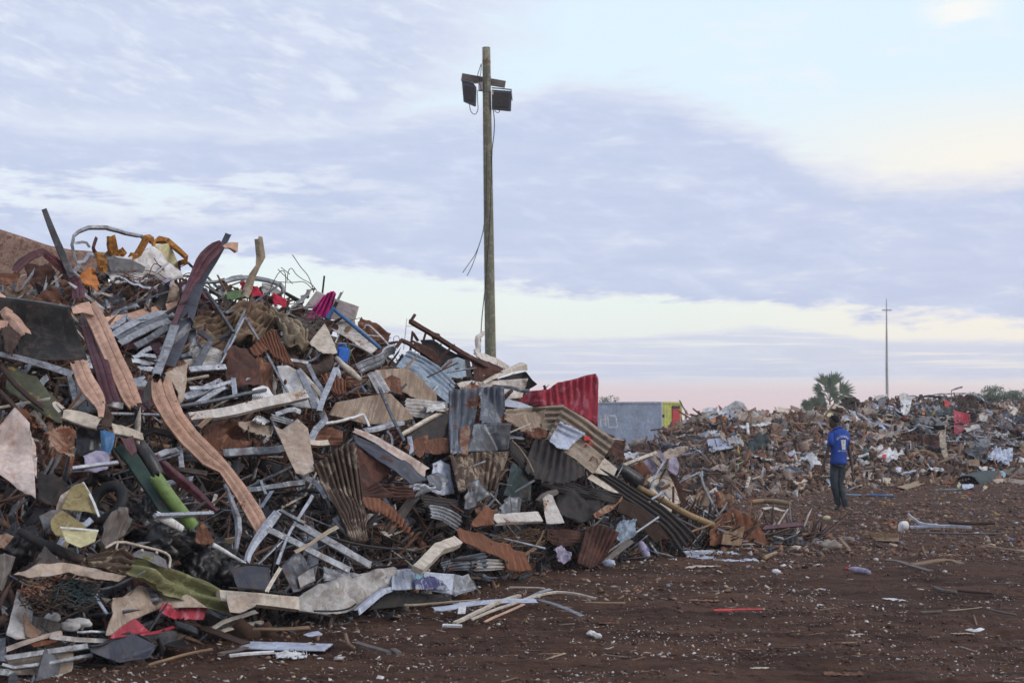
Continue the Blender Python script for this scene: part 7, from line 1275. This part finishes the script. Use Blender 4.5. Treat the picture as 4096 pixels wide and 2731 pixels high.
# right part
fH('L', 'white_tub', 'white oval tub on the crest at the foot of the thin mast', 'tub', 'white', [(735, 500), (800, 460), (890, 450)], [(745, 525), (820, 510), (890, 470)], off=.4, cr=.03)
fH('L', 'concrete_slab', 'grey brown concrete slab under the white oval tub', 'slab', 'concrete', [(590, 620), (700, 585), (790, 620)], [(620, 680), (700, 690), (780, 660)], off=.4, cr=.15)
fH('L', 'metal_sheet', 'grey hanging sheet under the foot of the thin mast', 'metal sheet', 'greycloth', [(800, 500), (850, 480), (890, 470)], [(800, 590), (840, 600), (870, 560)], off=.45, cr=.08)
fH('L', 'appliance_shell', 'white bent appliance panel standing on the crest right of the mast', 'appliance', 'white', [(1030, 450), (1080, 432), (1150, 490)], [(1030, 660), (1080, 665), (1120, 640)], off=.4, cr=.12)
fH('L', 'red_sheet', 'orange red sheet behind the white bent appliance panel', 'metal sheet', 'redpaint', [(1000, 475), (1040, 465), (1080, 490)], [(1010, 500), (1050, 510), (1080, 510)], off=.42, cr=.03)
fS('L', 'white_bar', 'white forked bar below the foot of the thin mast', 'bar', 'bluewhite', 'angle', 34, [(895, 580), (960, 590), (1020, 650)], off=.5)
fS('L', 'white_bar', 'white upright bar joined to the forked bar', 'bar', 'bluewhite', 'angle', 30, [(920, 590), (935, 650)], off=.5)
for pts, lb in (([(1150, 560), (1250, 540), (1330, 480), (1400, 445), (1560, 450)], 'long dark cable bowed over the crest'), ([(1090, 570), (1250, 555), (1450, 500), (1700, 445)], 'long thin rod rising right over the crest'), ([(1180, 495), (1300, 475), (1400, 450), (1700, 440)], 'straight thin rod level over the crest')):
    fS('L', 'thin_rod', lb, 'rod', 'galvd', 'tube', 9, pts, off=.4, dent=0)
fH('L', 'tarpaulin', 'dark blue green tarpaulin lump under the bowed cable', 'tarpaulin', 'tarpgreen', [(1280, 600), (1380, 550), (1480, 590), (1560, 590)], [(1290, 680), (1400, 690), (1500, 680), (1560, 650)], off=.4, cr=.2)
fH('L', 'carpet_roll', 'large dark grey sagging carpet on the mound', 'carpet', 'greycloth', [(1160, 720), (1280, 680), (1420, 690), (1510, 740)], [(1200, 800), (1320, 840), (1440, 830), (1520, 800)], off=.5, cr=.15)
fH('L', 'carpet_roll', 'black underside of the sagging carpet', 'carpet', 'tarpgreen', [(1160, 700), (1200, 690), (1260, 760)], [(1210, 800), (1280, 840), (1340, 850)], off=.55, cr=.08)
fS('L', 'orange_strip', 'small orange strip left of the dark blue green lump', 'strip', 'orange', 'flat', 20, [(1258, 595), (1265, 645), (1270, 695)], off=.6)
fH('L', 'red_bag', 'pinkish red bag on the crest', 'bag', 'redpaint', [(1480, 510), (1510, 505), (1545, 530)], [(1485, 580), (1520, 590), (1545, 575)], off=.5, cr=.08)
fH('L', 'corrugated_sheet', 'dark red ribbed sheet standing on the right mound', 'corrugated sheet', 'red', [(1575, 615), (1640, 630), (1748, 660)], [(1580, 850), (1610, 872), (1720, 790)], corr=10, amp=.02, off=.6, cr=.02, stand=.9)
fS('L', 'lamp_bracket', 'bent lamp arm sticking above the crest', 'lamp arm', 'galvd', 'tube', [10, 10, 18, 18], [(1550, 540), (1553, 412), (1600, 395), (1660, 378)], off=.3, dent=0, soft=0)
st_ = fH('L', 'tree_stump', 'rough dark uprooted stump on the crest', 'stump', 'wooddark', [(1610, 530), (1680, 480), (1740, 455), (1790, 490)], [(1640, 640), (1700, 680), (1780, 670), (1830, 640)], off=.5, cr=.35, cf=4)
bpk = fS('L', 'tan_board', 'tall curved tan board standing on the mound', 'board', 'woodpale', 'plank', [16, 34, 60, 64, 40], [(1512, 665), (1480, 760), (1455, 900), (1470, 1010), (1500, 1110)], off=.7)
for i, (pts, w_, m_, lb) in enumerate([([(1840, 605), (2000, 620), (2140, 625)], 30, 'wood', 'long brown timber level on the right of the mound'), ([(2070, 725), (2140, 680), (2200, 640)], 30, 'white', 'white bar rising right at the right of the mound'), ([(2130, 600), (2180, 590), (2215, 620), (2160, 670)], 40, 'cream', 'cream curved strip above the white bar'), ([(1840, 670), (1900, 655), (1960, 665)], 36, 'woodpale', 'layered pale boards end on the right of the mound'), ([(2010, 740), (2080, 650)], 24, 'woodpale', 'thin pale lath left of the white bar'), ([(1820, 830), (2000, 860), (2200, 880)], 24, 'galvd', 'long dark bar level across the right dark tangle'), ([(2060, 900), (2140, 930), (2200, 1000)], 34, 'galv', 'grey bar sloping down near the right edge'), ([(1680, 830), (1760, 790), (1830, 780)], 50, 'paintedmetal', 'grey curved sheet edge right of the dark red ribbed sheet'), ([(1640, 890), (1690, 880), (1680, 970)], 30, 'paintedmetal', 'pale angled bracket below the dark red ribbed sheet'), ([(1790, 960), (1830, 880), (1860, 950)], 26, 'galv', 'small silver bent strip in the right dark tangle'), ([(1130, 1090), (1200, 1040), (1300, 1035), (1400, 1080)], 34, 'wood', 'brown curved branch below the sagging carpet'), ([(960, 930), (980, 880), (1100, 940)], 26, 'woodpale', 'bent pale bracket over a dark hollow'), ([(1080, 1430), (1250, 1370), (1440, 1345)], 60, 'bamboo', 'orange tan wedge of wood at the foot of the mound'), ([(1450, 1370), (1620, 1365)], 44, 'rustorange', 'rust red flat bar right of the orange tan wedge'), ([(1365, 1435), (1640, 1425), (1790, 1400)], 16, 'galvd', 'thin grey rod in front of the orange tan wedge'), ([(1720, 1370), (1850, 1330), (1980, 1300)], 84, 'tarpgreen', 'dark grey log-like roll at the foot of the mound'), ([(2000, 1355), (2150, 1340), (2296, 1370)], 60, 'beige', 'beige flat board near the right edge'), ([(2100, 1255), (2200, 1240), (2320, 1235)], 70, 'woodgrey', 'thick old beam at the right edge'), ([(730, 1480), (975, 1495)], 22, 'bluepaint', 'dark blue pipe piece on the ground right of the man'), ([(870, 1410), (1100, 1405)], 34, 'wooddark', 'dark level log left of the orange tan wedge')]):
    ST('L', 'mound_bar', lb, 'bar', m_, 'plank' if m_ in ('wood', 'woodpale', 'woodgrey', 'beige', 'wooddark') else 'half' if 'roll' in lb or 'curved' in lb else 'angle', w_, pts, surf='f', off=.45, dent=.01)
fH('L', 'blue_lump', 'sky blue plastic at the end of the thick old beam', 'plastic', 'skyblue', [(2040, 1240), (2080, 1235), (2110, 1270)], [(2060, 1280), (2085, 1310), (2105, 1295)], off=.7, cr=.04)
fH('L', 'corrugated_sheet', 'white wavy torn sheet on the right mound', 'corrugated sheet', 'bluewhite', [(1905, 1050), (2000, 990), (2080, 1020), (2180, 1000)], [(1930, 1110), (2020, 1130), (2100, 1130), (2180, 1125)], corr=6, amp=.04, off=.6, cr=.05)
fH('L', 'metal_sheet', 'grey ribbed sheet above the white wavy sheet', 'corrugated sheet', 'galvd', [(1720, 960), (1830, 920), (1950, 900)], [(1760, 1010), (1850, 1010), (1950, 990)], corr=5, axis='v', off=.5, cr=.06)
fH('L', 'black_sheet', 'black plastic sheet sagging left of the white wavy sheet', 'plastic sheet', 'plasticblack', [(1665, 1010), (1760, 980), (1880, 1020), (1920, 1080)], [(1700, 1060), (1780, 1120), (1860, 1150), (1920, 1150)], off=.55, cr=.15)
fH('L', 'black_sheet', 'dark hollow sheet with a reddish inside near the mound foot', 'metal sheet', 'rustdark', [(1345, 1170), (1450, 1165), (1565, 1190)], [(1400, 1220), (1500, 1270), (1560, 1255)], off=.4, cr=.06)
fH('L', 'wood_block', 'orange brown timber block below the black plastic sheet', 'block', 'wood', [(1725, 1120), (1840, 1125)], [(1730, 1180), (1840, 1195)], off=.5, cr=.02)
fH('L', 'concrete_slab', 'large tan earth-covered slab in the middle of the right mound', 'slab', 'concrete', [(800, 830), (900, 780), (1050, 740), (1130, 800)], [(860, 870), (940, 900), (1050, 860), (1120, 850)], off=.5, cr=.15)
fH('L', 'white_slab', 'pale broken slab left of the grey blue scrap', 'slab', 'beige', [(770, 720), (810, 690), (860, 720)], [(770, 775), (810, 785), (855, 770)], off=.5, cr=.06)
fH('L', 'tan_sack', 'ochre sack under the forked bar', 'sack', 'khaki', [(850, 660), (920, 655), (990, 680)], [(850, 710), (920, 725), (985, 700)], off=.45, cr=.12)
fH('L', 'black_sheet', 'black sheet painting the shade of a hollow between the slab and the carpet', 'sheet', 'char', [(1160, 960), (1230, 930), (1320, 960)], [(1170, 1010), (1250, 1030), (1310, 1010)], off=.3, cr=.2)  # black colour stands for the shade; no real hollow is modelled
for i, (x, y, w_, h_, m_, lb) in enumerate([(1895, 1215, 60, 44, 'cream', 'cream torn cardboard pair, right one, at the mound foot'), (788, 1345, 80, 34, 'cream', 'cream cardboard scrap right of the hips of the man'), (885, 1340, 90, 60, 'cream', 'cream cardboard scrap beside the smaller one'), (1630, 1380, 44, 40, 'yellowed', 'yellowish stone near the rust red flat bar'), (1720, 1400, 120, 44, 'bluewhite', 'white crumpled scrap in front of the dark roll'), (1010, 1225, 60, 50, 'bluewhite', 'grey white scrap in the middle of the mound foot'), (950, 1090, 60, 40, 'lilac', 'lilac scrap right of the teal rag end'), (865, 1090, 40, 60, 'redpaint', 'small red plastic beside the lilac scrap'), (1900, 1410, 50, 20, 'yellowed', 'bright yellow scrap right of the dark roll'), (1880, 690, 90, 60, 'whiterust', 'white can-like scrap right of the dark red ribbed sheet')]):
    fH('L', 'scrap_piece', lb, 'scrap', m_, [(x - w_ / 2, y - h_ / 2 + 6), (x, y - h_ / 2 - 3), (x + w_ / 2, y - h_ / 2 + 4)], [(x - w_ / 2 + 5, y + h_ / 2), (x, y + h_ / 2 + 4), (x + w_ / 2 - 4, y + h_ / 2 - 5)], off=.5, cr=.06)
for i, (c_, x, y, r0, m_) in enumerate([('S', 780, 1250, .28, 'concrete'), ('S', 950, 1280, .3, 'paintedmetal'), ('S', 1200, 1180, .4, 'concrete'), ('S', 1950, 850, .35, 'rusttan'), ('L', 520, 540, .33, 'char'), ('L', 140, 700, .4, 'concrete'), ('L', 380, 640, .3, 'wooddark'), ('J', 1000, 600, .35, 'concrete'), ('J', 460, 640, .4, 'concrete'), ('L', 1250, 1350, .2, 'concrete'), ('J', 1290, 960, .16, 'slate'), ('J', 350, 1180, .3, 'concrete')]):
    q = src(c_, (x, y)); dd = FARH.depth(*q) - .1; cn = {'concrete': 'earthy', 'paintedmetal': 'greyish', 'rusttan': 'rust brown', 'char': 'black', 'wooddark': 'dark brown', 'slate': 'slate'}[m_]
    tag(blob('rubble_chunk', m_, P(q[0], q[1], dd), (r0 * .8, r0 * .7, r0 * .5), 90 + i, rough=.5, freq=2), f'rough {cn} lump of rubble in the low mound', 'rubble chunk', 'big rough lumps in the low rubble mound')

# ================================================================== repeated loose pieces (copied)
def proto(kind, m, i):
    """one loose piece about 1 m long round the origin"""
    r = random.Random(i * 7 + 3); s = i * 2.3 + 1
    hint = lambda p: Vector((0, 0, 1))
    if kind == 'thin':
        b1 = r.uniform(-.2, .2); v_, f_, uv = sweep([np.array((x, y, z, .022, 0)) for x, y, z in ((-.5, 0, 0), (r.uniform(-.2, .2), b1, b1 * .6), (.5, r.uniform(-.1, .1), 0))], hint, r.choice(['angle', 'tube', 'chan']), .003, 0, s, 0)
    elif kind in ('chan', 'angle', 'plank', 'tube', 'flat', 'vee', 'box', 'ridge'):
        W_ = dict(chan=.055, angle=.05, plank=.09, tube=.035, flat=.07, vee=.06, box=.06, ridge=.13)[kind] * r.uniform(.7, 1.3)
        nb = 0 if kind in ('plank', 'box') else r.choice([0, 1, 1, 2]); pts = [(-.5, 0, 0)]
        for j in range(nb): pts.append((-.5 + (j + 1) / (nb + 1) + r.uniform(-.1, .1), r.uniform(-.18, .18), r.uniform(-.16, .16)))
        pts.append((.5, r.uniform(-.15, .15) * (nb > 0), 0))
        v_, f_, uv = sweep([np.array((*p, W_, r.uniform(-40, 40) if nb else 0)) for p in pts], hint, kind, .0035, 0 if kind in ('box', 'tube', 'plank') else .03, s, 0)
    elif kind == 'wire':
        pts = [np.array((-.5 + t, .22 * math.sin(t * r.uniform(3, 7) + s), .18 * math.sin(t * r.uniform(2, 6)), .009, 0)) for t in np.linspace(0, 1, 6)]
        v_, f_, uv = sweep(pts, hint, 'tube', soft=2)
    else:
        n, m_ = (41, 13); G = np.zeros((n, m_, 3)); ca = r.choice([0, 4, 6]) if kind == 'sheet' else 5; wd = r.uniform(.45, .9)
        bend = r.uniform(-.5, .5)
        for a_ in range(n):
            for b_ in range(m_):
                x, y = a_ / (n - 1) - .5, (b_ / (m_ - 1) - .5) * wd; e = .06 * noise.noise(Vector((x * 4, y * 4, s)))
                z = (.022 * math.sin(x * 2 * math.pi * ca) if ca else 0) + bend * y * y + .3 * bend * x * abs(x) + .10 * ridge((x * 2.5, y * 2.5, 0), s, 3)
                k_ = 1.0
                if a_ in (0, n - 1) or b_ in (0, m_ - 1): k_ = 1 - r.random() ** 2 * .12
                G[a_, b_] = (x * k_ + e, y * k_ + e, z)
        v_, f_, uv = solid(G, .004)
    me = bpy.data.meshes.new(kind); v_ = np.array(v_); me.from_pydata(v_.tolist(), [], [list(map(int, f)) for f in f_])
    ul = me.uv_layers.new(name='UVMap'); idx = np.zeros(len(me.loops), dtype=int); me.loops.foreach_get('vertex_index', idx); ul.data.foreach_set('uv', np.array(uv)[idx].ravel())
    me.polygons.foreach_set('use_smooth', [kind in ('sheet', 'wire', 'tube')] * len(me.polygons)); me.materials.append(MATS[m]); return me
CNAME = {'galv': 'grey galvanised', 'galvb': 'bright silver', 'galvd': 'dark grey', 'cream': 'cream painted', 'salmon': 'salmon painted', 'maroon': 'maroon painted', 'white': 'white painted', 'rust': 'brown rusty', 'rustdark': 'dark rusty', 'rustorange': 'orange rusty', 'rusttan': 'tan rusty', 'char': 'charred black', 'corrgrey': 'weathered grey', 'paintedmetal': 'pale scuffed', 'browncorr': 'streaked brown', 'slate': 'slate grey', 'wood': 'brown', 'woodpale': 'pale', 'woodgrey': 'weathered grey', 'wooddark': 'dark', 'beige': 'dusty beige', 'clothbrown': 'brown', 'bluewhite': 'pale bluish', 'redpaint': 'red', 'orange': 'orange', 'concrete': 'stony'}
PRO = {}
def scatter(heap, place, kindname, cat, N, kinds, mats, lmin, lmax, where, seed, sink=(-.10, .08), tilt=.5, xr=None, yr=(0, .94), dens=None):
    r = random.Random(seed); n = 0
    while n < N:
        px = r.uniform(*(xr or (max(heap.x0, -150), min(heap.x1, 4200)))); Dt, Dc, H, yt, yc = heap.col(px); py = yc + (yt - yc) * r.uniform(*yr)
        if H < .12: continue
        m = where(px / k, py / k, r) if where else None
        if m is None: m = r.choices([a for a, _ in mats], [b for _, b in mats])[0]
        kd = r.choice(kinds); i = r.randrange(4); key = (kd, m, i)
        d = heap.depth(px, py) + r.uniform(*sink); p = P(px, py, d)
        L = lmin * (lmax / lmin) ** (r.random() ** 1.5)
        # keep the piece close to the slope: x axis along a random direction in the slope plane
        slope = Vector((0, .62, .78)) if heap is MAIN else Vector((0, .97, .25)); xx = Vector((1, 0, 0)); a_ = r.uniform(0, 2 * math.pi)
        ax = (xx * math.cos(a_) + slope * math.sin(a_)).normalized(); nn = xx.cross(slope).normalized() * 1.0; nn = (nn + Vector((r.gauss(0, tilt), r.gauss(0, tilt), r.gauss(0, tilt)))).normalized(); yv = nn.cross(ax).normalized(); nn = ax.cross(yv)
        Mx = Matrix((ax, yv, nn)).transposed().to_4x4() @ Matrix.Diagonal((L, L if kd in ('sheet', 'wire') else max(.6, min(1.4, L ** .5)), L if kd in ('sheet', 'wire') else max(.6, min(1.4, L ** .5)), 1))
        nm = kindname
        lab = f'{CNAME[m]} {cat} lying loose in the {place}'
        if key not in PRO:
            PRO[key] = bpy.data.objects.new(nm, proto(kd, m, i)); o = PRO[key]
        else: o = PRO[key].copy(); o.name = nm
        COL.objects.link(o); o.matrix_world = Matrix.Translation(p) @ Mx; tag(o, lab, cat, f'{CNAME[m]} {cat}s loose in the {place}'); n += 1
def w_metal(x, y, r):
    if x < 950 and y < 960: return r.choices(['galv', 'galvb', 'galvd', 'cream', 'maroon'], [4, 2.5, 2.5, .5, .5])[0]
    return r.choices(['galv', 'galvd', 'galvb', 'rust', 'char'], [1.6, 5, .6, 1.5, 3])[0]
def w_sheet(x, y, r):
    if x > 900 or y > 1150: return r.choices(['rust', 'rustdark', 'char', 'corrgrey', 'rustorange', 'galvd', 'browncorr', 'slate'], [3, 5, 6, 2, .8, 3, 1.5, 2])[0]
    if y > 1050: return r.choices(['rust', 'rustdark', 'char', 'galvd', 'rusttan', 'slate', 'browncorr'], [3, 5, 4, 2, 1.5, 1.5, 1])[0]
    return r.choices(['rust', 'rustdark', 'clothbrown', 'galvd', 'rusttan', 'paintedmetal', 'maroon', 'char'], [3, 4, 1.5, 2, 1.5, 1, 1, 2])[0]
BIG = 'tall scrap heap'
scatter(MAIN, BIG, 'scrap_sheet', 'scrap sheet', 250, ['sheet'], [], .25, .75, w_sheet, 1, sink=(-.02, .14), tilt=.45)
scatter(MAIN, BIG, 'scrap_strip', 'metal strip', 290, ['chan', 'angle', 'vee', 'flat', 'ridge'], [], .25, 1.1, w_metal, 2, sink=(-.12, .06), tilt=.6)
scatter(MAIN, BIG, 'scrap_lath', 'wooden slat', 120, ['plank', 'box'], [('wood', 2), ('woodpale', 1), ('woodgrey', 2), ('wooddark', 4)], .2, .8, None, 3, sink=(-.10, .06))
scatter(MAIN, BIG, 'scrap_wire', 'wire', 90, ['wire'], [('rustdark', 3), ('galvd', 2), ('rust', 2)], .4, 1.2, None, 4, sink=(-.25, 0))
scatter(MAIN, BIG, 'painted_lath', 'painted lath', 60, ['box', 'chan', 'flat'], [('cream', 3), ('white', 2), ('paintedmetal', 2), ('bluewhite', 2)], .2, .7, None, 5, sink=(-.12, .04))
scatter(MAIN, BIG, 'thin_rod', 'thin rod', 240, ['thin'], [('galv', 3), ('galvb', 1.5), ('galvd', 4), ('rustdark', 3), ('cream', 1)], .35, 1.3, None, 15, sink=(-.28, -.02), tilt=.7)
LOW = 'low rubble mound'
scatter(FARH, LOW, 'mound_lath', 'slat', 230, ['plank', 'box'], [('wood', 3), ('woodpale', 3), ('woodgrey', 3), ('wooddark', 3), ('beige', 2)], .25, 1.3, None, 6, sink=(-.3, .1))
scatter(FARH, LOW, 'mound_strip', 'thin strip', 170, ['chan', 'angle', 'tube', 'flat'], [('galv', 2), ('bluewhite', 2), ('galvd', 3), ('white', 1.5), ('rust', 2)], .4, 1.5, None, 7, sink=(-.35, .05))
scatter(FARH, LOW, 'mound_scrap', 'scrap sheet', 150, ['sheet'], [('rusttan', 3), ('beige', 3), ('paintedmetal', 1.5), ('rust', 2), ('concrete', 4), ('char', 2), ('bluewhite', 1), ('redpaint', .2), ('galvd', 1)], .2, .7, None, 8, sink=(-.25, .1))
# the rightmost part of the mound is a darker metal tangle
scatter(FARH, 'dark tangle ending the rubble mound', 'tangle_strip', 'bent strip', 160, ['chan', 'angle', 'vee', 'tube', 'flat'], [('galvd', 4), ('galv', 2), ('bluewhite', 1.5), ('char', 2)], .5, 1.6, None, 9, sink=(-.5, 0), xr=(3500, 4200), yr=(-.03, .62))
scatter(FARH, 'dark tangle ending the rubble mound', 'tangle_sheet', 'crumpled sheet', 60, ['sheet'], [('galvd', 3), ('char', 4), ('slate', 3), ('rustdark', 2)], .4, 1.1, None, 10, sink=(-.4, 0), xr=(3560, 4200), yr=(0, .6))
scatter(FARH, LOW, 'mound_pale_scrap', 'pale scrap sheet', 80, ['sheet'], [('white', 2), ('paintedmetal', 3), ('bluewhite', 2), ('beige', 3), ('galv', 1)], .45, 1.1, None, 12, sink=(-.3, 0))
# flattened scraps trodden into the open earth
r = random.Random(77); n = 0
while n < 170:
    y = 7.8 * (26 / 7.8) ** r.random(); x = r.uniform(-.36, .37) * y
    px = CX + F * x / y; 
    if px < 1500 and y > 11: continue
    m = r.choice(['wood', 'woodpale', 'woodgrey', 'wooddark', 'wooddark', 'white', 'beige', 'rusttan', 'rust', 'cream']); kd = r.choice(['plank', 'box', 'flat', 'sheet', 'tube']) if m not in ('white', 'beige', 'rusttan', 'rust') else r.choice(['sheet', 'sheet', 'flat']); i = r.randrange(4); key = (kd, m, i)
    L = .05 * 6 ** r.random(); sc_k = max(.12, L * .6) if kd != 'sheet' else L * .6
    if key not in PRO: PRO[key] = bpy.data.objects.new('trodden_scrap', proto(kd, m, i)); o = PRO[key]
    else: o = PRO[key].copy(); o.name = 'trodden_scrap'
    COL.objects.link(o); o.matrix_world = Matrix.Translation((x, y, ground_z(x, y) + .012)) @ Matrix.Rotation(r.uniform(-.6, .6) + (1.57 if r.random() < .15 else 0), 4, 'Z') @ Matrix.Rotation(r.gauss(0, .06), 4, 'X') @ Matrix.Diagonal((L, sc_k, sc_k * (.5 if kd == 'sheet' else 1), 1))
    if o.data.name.startswith('wire'): pass
    tag(o, f'small {CNAME.get(m, m)} scrap trodden into the open red brown earth', 'scrap', f'small {CNAME.get(m, m)} scraps on the open earth'); n += 1
print('objects', len(scene.objects), 'polys', sum(len(o.data.polygons) for o in scene.objects if o.type == 'MESH'))
